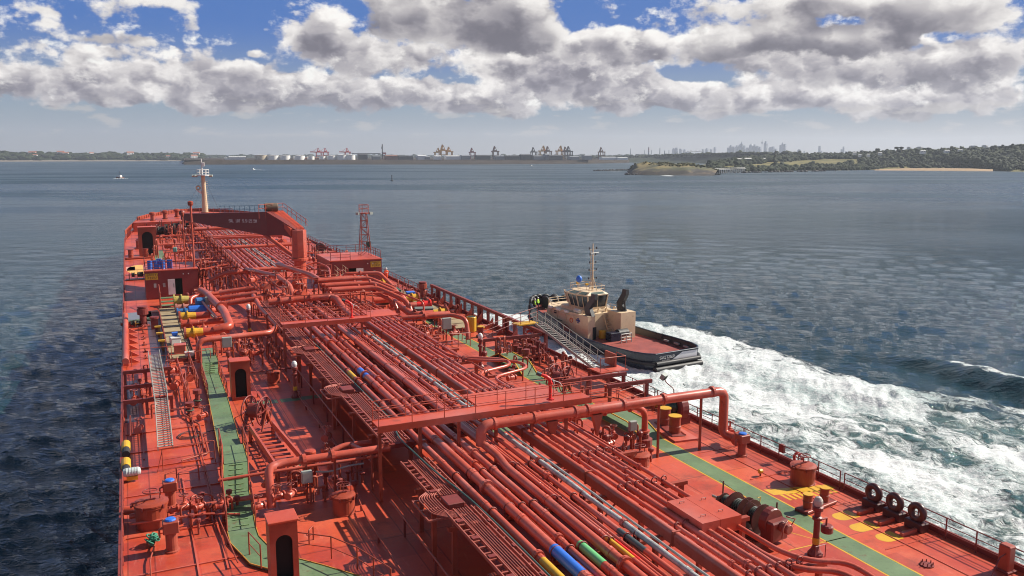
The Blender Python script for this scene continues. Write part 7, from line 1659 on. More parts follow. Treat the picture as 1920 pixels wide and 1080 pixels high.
MB().add([tuple(root+Vector((-.9, -.2, -.7))), tuple(root+Vector((1.0, .2, -.7))), tuple(knee+Vector((1.9, .9, -.3))), tuple(knee+Vector((.2, .1, .62))), tuple(root+Vector((-.9, -.2, .3))), tuple(root+Vector((1.0, .2, .3))), tuple(knee+Vector((1.9, .9, .62))), tuple(knee+Vector((-.2, .5, .62)))], [(4, 5, 6, 7), (1, 2, 6, 5), (0, 1, 5, 4), (0, 4, 7, 3), (0, 3, 2, 1), (2, 3, 7, 6)]).build('root_housing', RED, t)
MB().lathe([(.5, -1.0), (.55, -.95), (.55, .6), (.5, .7)], tuple(knee+Vector((.5, .6, 1.1))), 16, 'x').build('winch_drum', mat('brown_rope_drum', (.13, .09, .06), .8), t)
b = MB(); 
for z in (1.0, .5): b.tube([tuple(knee+Vector((2.0, .8, .6+z))), tuple(root+Vector((1.3, .2, .4+z))), tuple(root+Vector((1.2, -1.0, .2+z)))], .035, 5)
for q in (0, .2, .4, .6, .8, 1.0): p = knee.lerp(root, q)+Vector((1.9-.7*q, .8-.6*q, .5)); b.tube([tuple(p), tuple(p+Vector((0, 0, 1.1)))], .035, 5)
for z in (1.0, .5): b.tube([tuple(knee+Vector((-1.4, -.3, .5+z))), tuple(knee+Vector((2.0, .8, .6+z)))], .035, 5)
for q in (-1.4, -.5, .4, 1.2): b.tube([tuple(knee+Vector((q, q*.3, -.3))), tuple(knee+Vector((q, q*.3, 1.5)))], .035, 5)
b.build('platform_railing', PIPE, t)
BLR = mat('blue_rail_paint', (.04, .10, .17), .5)
b = MB(); a_, c_ = knee.lerp(tip, .28), knee.lerp(tip, .72)
for z in (.9, .45): b.tube([tuple(knee.lerp(tip, .1)+Vector((0, 0, .45+z))), tuple(knee.lerp(tip, .55)+Vector((0, 0, .4+z)))], .03, 5)
for q in np.linspace(.1, .55, 9): p = knee.lerp(tip, q); b.tube([tuple(p+Vector((0, 0, .3))), tuple(p+Vector((0, 0, 1.35)))], .03, 5)
b.build('walkway_railing', BLR, t)
MB().tube([(-.4, 1.0, 4.6), tuple(knee.lerp(tip, .08)+Vector((0, 0, -2.3)))], .27, 10).build('luffing_ram', PIPE, t)
MB().tube([tuple(tip+Vector((0, 0, -.6))), tuple(tip+Vector((0, 0, -1.6)))], .16, 8).build('hook_block', DARKRED, t); MB().ball(tuple(tip+Vector((-.2, .2, .3))), .45, 8).build('tip_sheave', DARKRED, t)
face = knee.lerp(tip, .62); nrm = -sj
for_ = -dj
letters('SWL 10T 5.5-25.5M', .42, tuple(knee.lerp(tip, .42)-sj*.505+Vector((0, 0, -.9))+Vector(( -dj.x*-0, 0, 0))), tuple(-dj), (0, 0, 1), mat('stencil_white', (.7, .68, .64), .6), t, track=1.2)
# ------------------------------------------------------------------ foremast
t = thing('foremast', 'cream foremast with a railed white platform on the forecastle', 'mast', (17.3, 222, 2.2))
MB().lathe([(.80, -2.2), (.76, 1.6), (.62, 5.0), (.52, 8.0), (.46, 10.6)], n=18).build('column', CREAM, t); MB().lathe([(1.1, 0), (1.1, 1.5)], n=18).build('base_band', HULLRED, t)
MB().lathe([(1.5, 10.6), (1.5, 10.85)], n=14).build('platform', WHITE, t)
b = MB(); b.torus((0, 0, 12.1), 1.4, .07, 16, 4); b.torus((0, 0, 11.4), 1.4, .05, 16, 4)
for k in range(6): b.tube([(1.4*math.cos(k*1.047), 1.4*math.sin(k*1.047), 10.8), (1.4*math.cos(k*1.047), 1.4*math.sin(k*1.047), 12.1)], .06, 4)
b.build('platform_rail', WHITE, t)
MB().tube([(-.2, 0, 10.8), (-.2, 0, 14.8)], [.22, .12], 8).build('top_pole', WHITE, t); MB().bbox(-.1, .5, -.3, .3, 12.9, 13.9, .05).build('light_box', WHITE, t)
for sx, a in ((-1.8, .5), (1.8, -.5), (-2.2, 0)): MB().obox((sx, -.4, 10.6), .9, .5, .4, a, .5).build('floodlight', GREYBOX, t)
MB().bar((-2.3, -.3, 10.72), (2.3, -.3, 10.72), .14, .14).build('light_yard', WHITE, t)
b = MB(); b.torus((-1.3, 0, 7.6), .45, .18, 14, 6, Y3); b.build('horn', CREAM, t); b = MB(); b.add([(-.6, -.4, 6.9), (-1.9, -.4, 7.0), (-.6, -.4, 6.0), (-.6, .4, 6.9), (-1.9, .4, 7.0), (-.6, .4, 6.0)], [(0, 1, 2), (3, 5, 4), (0, 3, 4, 1), (1, 4, 5, 2), (2, 5, 3, 0)]); b.build('horn_bracket', WHITE, t)
for k in range(16): MB().tube([(.6, -.6, 1.5+k*.55), (.95, -.5, 1.5+k*.55)], .035, 4).build('rung', CREAM, t)
for a in ((-5, 6), (4.5, 7), (-3.5, -4)): MB().tube([(0, 0, 10.5), (a[0], a[1], .2)], .03, 4).build('stay_wire', DARKGREY, t)
# clutter between the port deckhouse and the bow
for k, (x, y, s) in enumerate([(4.6, 128, 2.0), (8.6, 133, 2.2), (7.0, 140, 2.2), (9.0, 150, 2.4), (5.5, 150, 2.0), (8.0, 160, 2.4), (6.5, 170, 2.6), (10.5, 176, 2.6), (27.0, 140, 2.2), (29.5, 160, 2.6), (27.5, 170, 2.6), (30.5, 135, 2.0), (29, 182, 3), (24.5, 120, 1.8)]):
    dup(V0, (x, y, 0), ['red valve cluster just forward of the port deckhouse', 'red valve near the rack edge behind the tall pole', 'valve beside the port forward walkway', 'valve between walkway and forward rack', 'valve left of the forward green steps', 'valve midway up the forward port deck', 'valve near the bow on the port deck', 'valve beside the rack near the bow',
        'valve beyond the crane on the starboard deck', 'valve far up the starboard deck', 'valve beside the far starboard rack edge', 'valve just beyond the starboard deckhouse', 'valve near the bow on the starboard deck', 'valve between the crane and starboard deckhouse'][k], random.random()*3, s)
for k, (y, x0, x1, z) in enumerate([(128, 4.2, 12.5, 1.4), (134, 5.5, 12.4, 1.6), (141, 3.4, 12.4, 1.3), (152, 5.0, 12.4, 1.6), (164, 2.0, 12.6, 1.7), (178, 2.0, 12.6, 2.0), (142, 23.6, 32, 1.4), (158, 23.6, 31, 1.6), (176, 23.6, 31, 1.7)]):
    cross_pipe(['low cross pipe just forward of the port deckhouse', 'low cross pipe behind the tall pole', 'low cross pipe by the faded yellow landing mark', 'low cross pipe midway to the bow on the port side', 'low cross pipe left of the third wide pipe', 'low cross pipe nearest the port bow', 'low starboard cross pipe beyond the lattice mast', 'low starboard cross pipe midway to the bow', 'low starboard cross pipe nearest the bow'][k], [(x0, y, .2), (x0, y, z), (x1, y+.4, z)], .16, fl=((x0+2, y+.1, z),), bend=.4)
flat('painted_walkway', [[(3.5, 133), (5.2, 133), (5.2, 170), (3.5, 170)]], GREEN)


# ------------------------------------------------------------------ the small stuff between the big pipes
rc = random.Random(77)
def riser(label, loc, h, r=.05, kind=0, group=None):
    t = thing('small_riser', label, 'pipe', loc, rc.random()*3, group)
    MB().tube([(0, 0, 0), (0, 0, h), (.25+r, 0, h), (.25+r, 0, h*.55)] if kind == 0 else [(0, 0, 0), (0, 0, h), (.5, 0, h), (.5, 0, 0)] if kind == 1 else [(0, 0, 0), (0, 0, h)], r, 7, bend=.12).build('pipe_run', HULLRED, t)
    if kind == 2: MB().lathe([(r*2, 0), (r*2.2, .04), (r*2.2, .16), (r, .2)], (0, 0, h), 8).build('head', DARKRED, t)
    else: MB().torus((0, 0, h*.7), r*3, .018, 10, 4).build('handwheel', DARKRED, t)
    return t
PROT = [riser('small gooseneck vent beside the near edge of the port walkway', (6.2, 38.6, 0), 1.0, .05, 0), riser('small inverted-U drain pipe beside the near doorway hut', (6.6, 36.9, 0), .7, .04, 1), riser('small capped stub riser near the port drum hatch', (2.0, 40.2, 0), .6, .06, 2)]
ZONES = [(6.9, 11.2, 41.0, 44.6, 26, 1.0, 'small riser pipe in the tangle around the near cross pipe', 'riser pipes around the near cross pipe'), (1.6, 4.0, 41.0, 43.3, 12, .8, 'small riser pipe in the low pipework left of the steep green steps', 'riser pipes by the low port pipework'),
         (6.6, 11.4, 70.5, 79.5, 26, 1.5, 'small riser pipe in the tangle above the smaller doorway hut', 'riser pipes above the doorway hut'), (11.8, 22.5, 84.0, 99.0, 60, 2.6, 'small riser pipe standing in the crossover tangle before the crane', 'riser pipes in the crossover'),
         (24.2, 28.0, 73.0, 80.0, 24, 1.5, 'small riser pipe in the tangle before the yellow bin', 'riser pipes before the yellow bin'), (24.4, 27.6, 39.0, 44.5, 16, 1.1, 'small riser pipe under the large overhead pipe', 'riser pipes under the overhead pipe'),
         (27.8, 33.0, 57.0, 67.5, 26, 1.3, 'small riser pipe on the deck inside the starboard ladder', 'riser pipes inside the starboard ladder'), (4.5, 12.2, 104.0, 111.5, 24, 1.8, 'small riser pipe between the port manifold and its deckhouse', 'riser pipes before the port deckhouse'),
         (7.6, 12.5, 113.0, 138.0, 40, 2.2, 'small riser pipe right of the port deckhouse', 'riser pipes right of the port deckhouse'), (2.5, 12.0, 140.0, 205.0, 46, 2.4, 'small riser pipe on the far port deck', 'riser pipes on the far port deck'),
         (24.0, 32.5, 123.0, 200.0, 40, 2.4, 'small riser pipe on the far starboard deck', 'riser pipes on the far starboard deck'), (31.2, 33.4, 84.0, 108.0, 18, 1.3, 'small riser pipe by the starboard manifold edge', 'riser pipes by the starboard manifold'), (-1.0, 0.6, 60.0, 74.0, 8, .8, 'small riser pipe by the port edge beside the grey ladder', 'riser pipes by the port ladder')]
for x0, x1, y0, y1, n, s, l, g in ZONES:
    for k in range(n):
        dup(PROT[rc.randrange(3)], (rc.uniform(x0, x1), rc.uniform(y0, y1), 0), l, rc.random()*6.3, (1+.3*s, 1+.3*s, s*rc.uniform(.7, 1.5)), g)
# thin lines running along and across
def line(label, pts, r=.035, m_=HULLRED, b_=.25):
    t = thing('thin_pipe', label, 'pipe', pts[0]); o = Vector(pts[0]); MB().tube([Vector(p)-o for p in pts], r, 6, bend=b_).build('pipe_run', m_, t)
    L = 0
    for a, c in zip(pts, pts[1:]):
        a, c = Vector(a), Vector(c)
        if (c-a).length > 3 and abs(a.z-c.z) < .2:
            for k in range(max(1, int((c-a).length/4))): p = a.lerp(c, (k+.5)/max(1, int((c-a).length/4))); MB().box(p.x-o.x-.05, p.x-o.x+.05, p.y-o.y-.05, p.y-o.y+.05, -o.z, p.z-o.z-r*.8).build('stand', DARKRED, t)
    return t
LN = [([(3.3, 36.0, .25), (3.0, 41.0, .25), (2.9, 60, .25), (3.4, 71, .25)], 'thin deck line running left of the port walkway'), ([(6.2, 47, .3), (6.0, 58, .3), (7.8, 60, .3), (7.9, 70, .3)], 'thin deck line past the back of the smaller doorway hut'), ([(9.6, 15, .3), (9.6, 38, .3), (9.9, 41, .3)], 'thin deck line in the shade beside the cable trays near the camera'),
      ([(10.6, 47, .3), (10.5, 60, .3), (10.8, 68, .3)], 'thin deck line in the shade beside the middle cable trays'), ([(-.2, 33, .2), (-.2, 38, .2), (.2, 40.5, .2)], 'thin line near the port edge aft of the drum hatch'), ([(24.6, 18, .3), (24.6, 36, .3)], 'thin deck line on starboard of the rack near the winch'),
      ([(30.4, 52, .35), (33.2, 52.2, .35)], 'thin line across the deck beside the starboard stub posts'), ([(27.5, 62.9, .9), (24.0, 62.6, .9), (24, 62.6, .2)], 'thin line from the pale-domed riser to the rack'), ([(27.2, 59.6, .4), (23.6, 59.4, .4)], 'thin dark line carrying the lone starboard valve'),
      ([(6.0, 81, 1.0), (11.5, 80.4, 1.2)], 'thin line across the shaded port deck behind the manifold bend'), ([(5.0, 99.6, .8), (11.6, 98.8, 1.4)], 'thin line across the deck by the farthest yellow flange'), 
      ([(13.2, 84, 3.9), (22.5, 83.6, 3.9), (22.5, 83.6, 2.4)], 'thin line above the header before the crane'), ([(14.2, 97.5, 3.8), (14.2, 86.0, 3.8)], 'thin fore and aft line above the crossover'), ([(12.0, 100, 3.2), (24, 100.4, 3.2)], 'thin cross line behind the crossover'), ([(12.0, 104, 2.9), (24, 104.4, 2.9)], 'thin cross line just aft of the crane pedestal')]
for p, l in LN: line(l, p, .05 if p[0][1] > 55 else .035)
for k, (x, y, s, l) in enumerate([(13.5, 96.5, 2.2, 'large valve at the port end of the crossover'), (15.0, 98.2, 2.2, 'large valve left of centre in the crossover'), (17.2, 96.8, 2.2, 'large valve in the middle of the crossover'), (20.6, 97.6, 2.2, 'large valve right of centre in the crossover'), (22.6, 98.6, 2.0, 'large valve at the starboard end of the crossover'), (14.2, 88.4, 2.0, 'large valve just above the centre line header'), (16.2, 90.0, 2.0, 'large valve behind the centre line header'), (12.8, 102.5, 2.0, 'large valve aft of the crane on the port side')]):
    dup(V0, (x, y, 2.5), l, rc.random()*3, s)
# lengthwise walkway rails on the rack's far part
railing('walkway_railing', 'long handrail along the port side of the forward rack', [(12.9, 114), (12.9, 200)], h=1.1, gap=3.0, m_=HULLRED, r=.045, bars=(1, .5), z=2.6, parts=False)
railing('walkway_railing', 'handrail on the crossover platform before the crane', [(12.4, 94.6), (21.5, 94.9)], h=1.1, gap=1.5, m_=HULLRED, r=.035, bars=(1, .5), z=2.9)
railing('walkway_railing', 'handrail below the crane pedestal', [(15.5, 104.8), (23.0, 105)], h=1.1, gap=1.5, m_=HULLRED, r=.04, bars=(1, .5), z=3.0)
railing('walkway_railing', 'handrail around the pipes by the starboard grey box', [(24.0, 72.2), (28.6, 71.4), (28.8, 74)], h=1.3, gap=1.3, m_=HULLRED, r=.035, bars=(1, .5))
railing('walkway_railing', 'port manifold platform handrail beside the far green steps', [(5.0, 78.5), (4.9, 92), (5.0, 103)], h=1.1, gap=2.2, m_=PIPE, r=.035, bars=(1, .5), parts=False)
t = thing('platform_steps', 'small green step platform at the head of the port drip tray', 'steps', (3.6, 105.0, 0))
for k in range(3): MB().box(-.9, .9, -.5+k*.9, .4+k*.9, .3+k*.3, .38+k*.3).build('tread', GREEN, t)
MB().tube([(-1, -.5, 0), (-1, -.5, 2.0), (-1, 2.2, 2.6), (-1, 2.2, 0)], .05, 6, bend=.2).build('handrail', HULLRED, t)
# forecastle gear seen over the bulwark
for k, (x, y, l) in enumerate([(5.0, 219, 'ventilator cowl at the port shoulder of the forecastle'), (8.0, 224, 'second ventilator cowl on the forecastle'), (11.0, 229, 'third ventilator cowl on the forecastle left of the mast')]):
    t = thing('ventilator', l, 'ventilator', (x, y, 2.2)); MB().lathe([(.5, 0), (.5, 1.4), (.8, 1.5), (.8, 1.9), (.4, 2.1)], n=12).build('cowl', HULLRED, t); MB().lathe([(.7, 0), (.7, .2)], n=12).build('base', DARKRED, t)

railing('deck_railing', 'red rail running lengthwise between the upper port ladder and the walkway', [(2.9, 63.0), (2.8, 73.5)], h=1.1, gap=1.8, m_=PIPE, r=.04, bars=(1, .5))
railing('deck_railing', 'second red rail closer to the port walkway behind the short bitt post', [(3.9, 65.5), (3.8, 75.0)], h=1.2, gap=1.6, m_=HULLRED, r=.04, bars=(1, .5))
railing('deck_railing', 'low red rail across the deck beyond the foot of the port ladder', [(1.4, 47.6), (3.7, 47.4)], h=.8, gap=1.0, m_=HULLRED, r=.028, bars=(1, .5))
for x, y, s, l in [(3.4, 69.0, 1.6, 'valve left of the port walkway beside the red rails'), (2.3, 67.0, 1.5, 'valve right of the upper port ladder'), (2.2, 71.5, 1.6, 'valve beside the head of the port ladder'), (3.6, 58.4, 1.1, 'valve at the edge of the port walkway near the looped wire'), (-.4, 57.2, 1.2, 'valve by the port edge left of the lower ladder'), (-.6, 64.0, 1.4, 'valve by the port edge left of the upper ladder'), (10.4, 50.5, 1.2, 'valve in the deep shade under the middle cable trays'), (24.4, 50.0, 1.0, 'valve left of the starboard channel beams')]: dup(V0, (x, y, 0), l, rc.random()*3, s)
for k, (pts, l) in enumerate([([(3.2, 52, .18), (3.3, 57, .18), (2.4, 60, .18), (2.5, 66, .18), (1.9, 72, .3)], 'bent deck pipe winding right of the port ladder'), ([(-.9, 56, .3), (-.9, 60.5, .3)], 'short pipe along the port edge beside the lower ladder'), ([(1.8, 50.5, .15), (3.4, 51.2, .15), (3.4, 54, .15)], 'L-shaped thin pipe near the foot of the port ladder'), ([(10.9, 16, .9), (10.9, 38, .9)], 'dark pipe on low stands in the shade under the near cable trays'), ([(11.3, 43, 1.1), (11.3, 66, 1.1)], 'dark pipe on low stands in the shade under the middle cable trays')]): line(l, pts, .06)
MBX = thing('rope_coils', 'three dark rope coils lying beside the port edge winch', 'rope', (.3, 97.0, 0))
for k in range(3): MB().torus((k*.9-.9, k*.5, .12), .45, .12, 16, 6).build('coil', ROPE, MBX)


# ------------------------------------------------------------------ the tugboat
# local frame: +Y to the bow, x across, z = 0 at the waterline
TL_ = 32.0; TB = 5.6
tug = thing('tugboat', 'dark blue tugboat with cream superstructure and red aft deck running alongside', 'tugboat', (61.0, 101.5, SEA), RAD(6.0)); tug.scale = (1, 1.05, .9)
NAVY = mat('navy_hull_paint', (.010, .018, .038), .3, var=.15); TCREAM = mat('tug_cream_paint', (.60, .46, .30), .5, var=.12, rust=.22); TDECK = mat('tug_deck_red', (.26, .055, .042), .6, var=.3, rust=.4)
BULK = mat('bulwark_black', (.03, .032, .035), .5)
def hb_t(y):      # half beam
    return float(np.interp(y, (-15.6, -15, -13, -9, 0, 6, 10, 13, 15, 16.2), (3.6, 4.4, 5.2, 5.6, 5.6, 5.5, 4.9, 3.6, 2.0, 0.05)))
def sheer(y): return float(np.interp(y, (-16, -6, 1.5, 2.5, 8, 16), (2.25, 2.05, 2.2, 3.4, 4.0, 4.8)))
def dk_t(y): return float(np.interp(y, (-16, 2.0, 2.5, 16), (1.15, 1.15, 2.6, 3.4)))
ysx = np.concatenate([np.linspace(-15.6, 14, 34), [15, 15.7, 16.2]])
b = MB(); vs = []
prof = [(.80, -2.2), (.93, -.6), (.985, .35), (1.0, None)]
for y in ysx:
    h = hb_t(y); s_ = sheer(y)
    row = [(-h, y, s_)] + [(-h*f, y-(0 if y < 9 else (1-f)*4), z) for f, z in prof[::-1][1:]] + [(h*f, y-(0 if y < 9 else (1-f)*4), z) for f, z in prof[:-1]] + [(h, y, s_)]
    vs += row
n_ = len(row)
fs = [(i*n_+k, i*n_+k+1, (i+1)*n_+k+1, (i+1)*n_+k) for i in range(len(ysx)-1) for k in range(n_-1)]
fs.append(tuple(range(n_)))
b.add(vs, fs, False); b.build('hull', NAVY, tug)
# inner bulwark face, cap rail, deck
b = MB(); vi = []
for y in ysx:
    h = max(hb_t(y)-.28, .02); vi += [(-h-.2, min(y, 16.0), sheer(y)), (-h, min(max(y, -15.3), 15.9), sheer(y)), (-h+.05, min(max(y, -15.2), 15.8), dk_t(y)), (h-.05, min(max(y, -15.2), 15.8), dk_t(y)), (h, min(max(y, -15.3), 15.9), sheer(y)), (h+.2, min(y, 16.0), sheer(y))]
b.add(vi, [(i*6+k, (i+1)*6+k, (i+1)*6+k+1, i*6+k+1) for i in range(len(ysx)-1) for k in (1, 3)]); b.add([vi[1], vi[2], vi[3], vi[4]], [(0, 1, 2, 3)]); b.build('bulwark_lining', BULK, tug)
b = MB(); b.add(vi, [(i*6+2, i*6+3, (i+1)*6+3, (i+1)*6+2) for i in range(len(ysx)-1)]); b.build('deck', TDECK, tug)
b = MB()
for sg in (-1, 1): b.tube([(sg*(hb_t(y)-.1), y, sheer(y)+.04) for y in ysx], .13, 6)
b.tube([(-hb_t(-15.6), -15.6, 2.27), (hb_t(-15.6), -15.6, 2.27)], .13, 6); b.build('cap_rail', NAVY, tug)
# rubber fenders
b = MB()
for sg in (-1, 1): b.tube([(sg*(hb_t(y)+.12), y-(.2 if y < -15 else 0), .95 if y < 1 else .95+(y-1)*.09) for y in ysx[:-2]], .26, 8)
b.tube([(-3.7, -15.85, .95), (3.7, -15.85, .95)], .32, 8); b.build('rubbing_fender', BLACK, tug)
b = MB(); b.tube([(-3.9, -15.95, .15), (3.9, -15.95, .15)], .42, 10); b.build('stern_fender', BLACK, tug)
for k in range(7):
    a = (-1+k/3)*1.15; y = 15.7-abs(k-3)**1.7*.42; x = (k-3)*1.05
    MB().torus((x, y+.2, 3.4), .62, .3, 16, 8, Matrix.Rotation(-a*.55, 3, 'Z') @ Y3).build('tyre_fender', BLACK, tug)
    MB().torus((x, y+.15, 4.55), .5, .26, 16, 8, Matrix.Rotation(-a*.55, 3, 'Z') @ Y3).build('tyre_fender', BLACK, tug)
# white stern plate with the name
b = MB(); b.add([(-1.6, -15.635, .75), (3.5, -15.635, .75), (3.45, -15.635, 2.1), (.9, -15.635, 2.1)], [(0, 1, 2, 3)]); b.build('stern_panel', mat('stern_white', (.6, .6, .62), .4), tug)
letters('SVITZER', .44, (-2.9, -15.64, 1.45), (1, 0, 0), (0, 0, 1), WHITE, tug, track=1.15)
letters('SYDNEY', .26, (-2.5, -15.64, 1.05), (1, 0, 0), (0, 0, 1), WHITE, tug, track=1.15)
N0_ = set(o.name for o in tug.children)
def shell(name, rows, m_, parent=tug):
    """rows of outline points joined bottom to top and closed with a roof"""
    b = MB(); n = len(rows[0]); vs = [p for r in rows for p in r]
    b.add(vs, [(i*n+k, i*n+(k+1) % n, (i+1)*n+(k+1) % n, (i+1)*n+k) for i in range(len(rows)-1) for k in range(n)]+[tuple((len(rows)-1)*n+k for k in range(n))]); return b.build(name, m_, parent)
A1 = [(-3.9, -2.2), (3.9, -2.2), (3.9, 6.0), (3.1, 7.8), (2.0, 8.9), (-2.0, 8.9), (-3.1, 7.8), (-3.9, 6.0)]
shell('main_house', [[(x, y, 1.0) for x, y in A1], [(x*.99, y*.99, 3.4) for x, y in A1], [(x*.93, y*.96, 5.1) for x, y in A1]], TCREAM)
A1b = [(1.0, -5.2), (3.9, -5.2), (3.9, -2.21), (1.0, -2.21)]; A1c = [(-3.9, -4.0), (-2.6, -4.0), (-2.6, -2.21), (-3.9, -2.21)]
MB().prism(A1b, 1.0, 5.6).build('funnel_casing', TCREAM, tug); MB().prism([(-3.9, -3.6), (-2.6, -3.6), (-2.6, -2.21), (-3.9, -2.21)], 1.0, 5.2).build('funnel_casing', TCREAM, tug)
# doorway and porch
MB().box(-3.2, -2.0, -2.6, -2.22, 4.7, 4.9).build('porch_roof', TCREAM, tug); MB().box(-2.2, -2.0, -2.9, -2.7, 1.0, 4.7).build('porch_post', TCREAM, tug); MB().box(-3.0, -2.3, -3.62, -3.601, 1.1, 3.4).build('door', HOLE, tug)
# aft bulkhead stairs
for k in range(10): MB().box(.2, 1.0, -3.9+k*.17, -3.75+k*.17, 1.2+k*.37, 1.26+k*.37).build('stair_tread', TCREAM, tug)
for x in (.15, 1.0): MB().bar((x, -3.95, 1.1), (x, -2.3, 4.9), .06, .2).build('stair_stringer', TCREAM, tug)
# second tier
A2 = [(-2.6, -1.4), (2.6, -1.4), (2.6, 4.6), (1.6, 6.0), (-1.6, 6.0), (-2.6, 4.6)]
shell('upper_house', [[(x, y, 4.9) for x, y in A2], [(x*.95, y*.95, 5.5) for x, y in A2]], TCREAM)
# wheelhouse with big raked windows
A3 = [(-1.7, -1.0), (1.7, -1.0), (2.3, .6), (2.3, 2.6), (1.5, 4.2), (-1.5, 4.2), (-2.3, 2.6), (-2.3, .6)]
low = [(x*.92, y*.95, 5.4) for x, y in A3]; wl = [(x*.98, y, 5.9) for x, y in A3]; wt = [(x*1.16, y*1.14, 7.75) for x, y in A3]; rt = [(x*1.22, y*1.18, 7.95) for x, y in A3]; ct = [(x*.8, y*.85, 8.4) for x, y in A3]
shell('wheelhouse', [low, wl], TCREAM)
n8 = 8
for k in range(n8):
    j = (k+1) % n8; a0, a1, b0, b1 = Vector(wl[k]), Vector(wl[j]), Vector(wt[k]), Vector(wt[j]); cc = (a0+a1+b0+b1)/4
    i_ = Vector((cc.x, cc.y-1.6, 0)).normalized()*-.08
    MB().add([a0+i_, a1+i_, b1+i_, b0+i_], [(0, 1, 2, 3)]).build('window_pane', GLASSD, tug)
    MB().bar(a0, b0, .16, .16).build('window_pillar', TCREAM, tug)
    m0, m1 = (a0+a1)/2, (b0+b1)/2; MB().bar(m0, m1, .08, .08).build('mullion', TCREAM, tug)
    c0, c1 = Vector(rt[k]), Vector(rt[j]); e0, e1 = Vector(ct[k]), Vector(ct[j]); p0, p1, p2, p3 = c0.lerp(c1, .14), c1.lerp(c0, .14), e1.lerp(e0, .14), e0.lerp(e1, .14)
    up_o = Vector((0, 0, .03))
    MB().add([p0.lerp(p3, .15)+up_o, p1.lerp(p2, .15)+up_o, p2.lerp(p1, .15)+up_o, p3.lerp(p0, .15)+up_o], [(0, 1, 2, 3)]).build('roof_pane', mat('pane_greenish', (.10, .14, .12), .15), tug)
shell('wheelhouse_roof', [wt, rt, ct], TCREAM)
b = MB(); b.torus((0, 0, 0), 1, .04, 20, 4); 
rb = MB()
for z in (8.85, 9.3): rb.tube([(x*.9, y*.9, z) for x, y in A3]+[(A3[0][0]*.9, A3[0][1]*.9, z)], .03, 4)
for x, y in A3: rb.tube([(x*.9, y*.9, 8.3), (x*.9, y*.9, 9.3)], .03, 4)
rb.build('roof_railing', TCREAM, tug)
# funnels
def funnel(x, y, z0, lean):
    p = [(x, y, z0), (x, y-.3*lean, z0+1.2), (x, y+.5*lean, z0+2.8), (x, y+.55*lean, z0+3.6)]
    b = MB(); vs = []
    for i, q in enumerate(p):
        w_ = (.32, .32, .30, .26)[i]; l_ = (.75, .6, .5, .4)[i]; vs += [(q[0]-w_, q[1]-l_, q[2]), (q[0]+w_, q[1]-l_, q[2]), (q[0]+w_, q[1]+l_, q[2]), (q[0]-w_, q[1]+l_, q[2])]
    b.add(vs, [(3, 2, 1, 0), (12, 13, 14, 15)]+[(i*4+k, i*4+(k+1) % 4, i*4+4+(k+1) % 4, i*4+4+k) for i in range(3) for k in range(4)]); return b
funnel(-2.9, -2.9, 5.15, -1.6).build('exhaust_funnel', BULK, tug); funnel(2.5, -3.8, 5.6, -1.2).build('exhaust_funnel', BULK, tug)
MB().tube([(2.5, -4.5, 5.6), (2.5, -4.3, 7.2)], .12, 6).build('exhaust_pipe', BULK, tug)
# mast
ms = MB(); mx_, my_ = .2, .4
ms.tube([(mx_, my_, 7.85), (mx_, my_, 16.05)], [.16, .07], 8)
ms.tube([(mx_-.8, my_, 7.95), (mx_-.05, my_, 11.05)], .07, 6); ms.tube([(mx_+.8, my_-.3, 7.95), (mx_+.05, my_, 10.65)], .07, 6)
ms.build('mast', TCREAM, tug)
for k, z in enumerate((10.25, 11.65, 12.85, 14.15, 15.15)):
    w_ = (.75, .7, .6, .55, .7)[k]; MB().bar((mx_-w_, my_, z), (mx_+w_, my_, z), .07, .07).build('mast_yard', TCREAM, tug)
    for s_ in (-1, 1): MB().cyl((mx_+s_*w_, my_, z+.02), .1, .32, 8).build('mast_light', BULK, tug)
b = MB(); b.tube([(mx_-.45, my_, 10.25), (mx_-.45, my_, 15.15)], .035, 5)
for k in range(18): b.tube([(mx_-.45, my_, 10.35+k*.27), (mx_-.1, my_, 10.35+k*.27)], .02, 4)
b.build('mast_ladder', TCREAM, tug)
MB().bar((mx_-.6, my_-.3, 14.55), (mx_+1.3, my_+.2, 14.55), .12, .1).build('radar_bar', WHITE, tug); MB().tube([(mx_, my_, 16.05), (mx_, my_, 16.85)], .03, 4).build('aerial', BULK, tug)
MB().lathe([(.06, 7.95), (.06, 9.65)], (-1.2, 1.9, 0), 6).build('dome_post', TCREAM, tug); MB().ball((-1.2, 1.9, 10.15), .48, 10, 1.25).build('satellite_dome', BLUE, tug)
for x, y in ((-.4, 1.0), (.9, 1.6), (-.7, 2.8)): MB().tube([(x, y, 7.95), (x, y, 9.25)], .05, 5).build('roof_fitting', CREAM, tug); MB().obox((x, y, 9.35), .45, .3, .3).build('searchlight', YELLOW if x < 0 else TCREAM, tug)
# hull name, house windows, logo
letters('SVITZER', .62, (-5.63, 9.0, 2.15), (0, -1, 0), (0, 0, 1), WHITE, tug, track=1.12)
for y in (8.0, 6.5, 5.0, 3.4, 1.6): MB().box(-3.97, -3.915, y-.25, y+.25, 2.2, 2.65).build('porthole_window', GLASSD, tug)
b = MB(); MB().box(-3.78, -3.72, 4.2, 4.8, 4.2, 4.7).build('vent_grille', BULK, tug)
b = MB(); c_ = Vector((-3.80, -1.2, 4.1))
for a in (0, 1, 2, 3): 
    R = Matrix.Rotation(a*math.pi/2, 3, 'X'); pts = [c_+R @ Vector((0, u, v)) for u, v in ((-.06, 0), (.06, 0), (.2, .42), (-.2, .42))]; b.add([p+Vector((-.03, 0, 0)) for p in pts], [(0, 1, 2, 3)])
b.build('cross_emblem', mat('emblem_blue', (.03, .06, .22), .4), tug)
letters('TUG', .3, (-3.83, 6.6, 4.05), (0, -1, 0), (0, 0, 1), INK, tug) if False else None
MB().box(-4.02, -3.97, 2.4, 7.8, 3.35, 3.42).build('side_stripe', INK, tug)
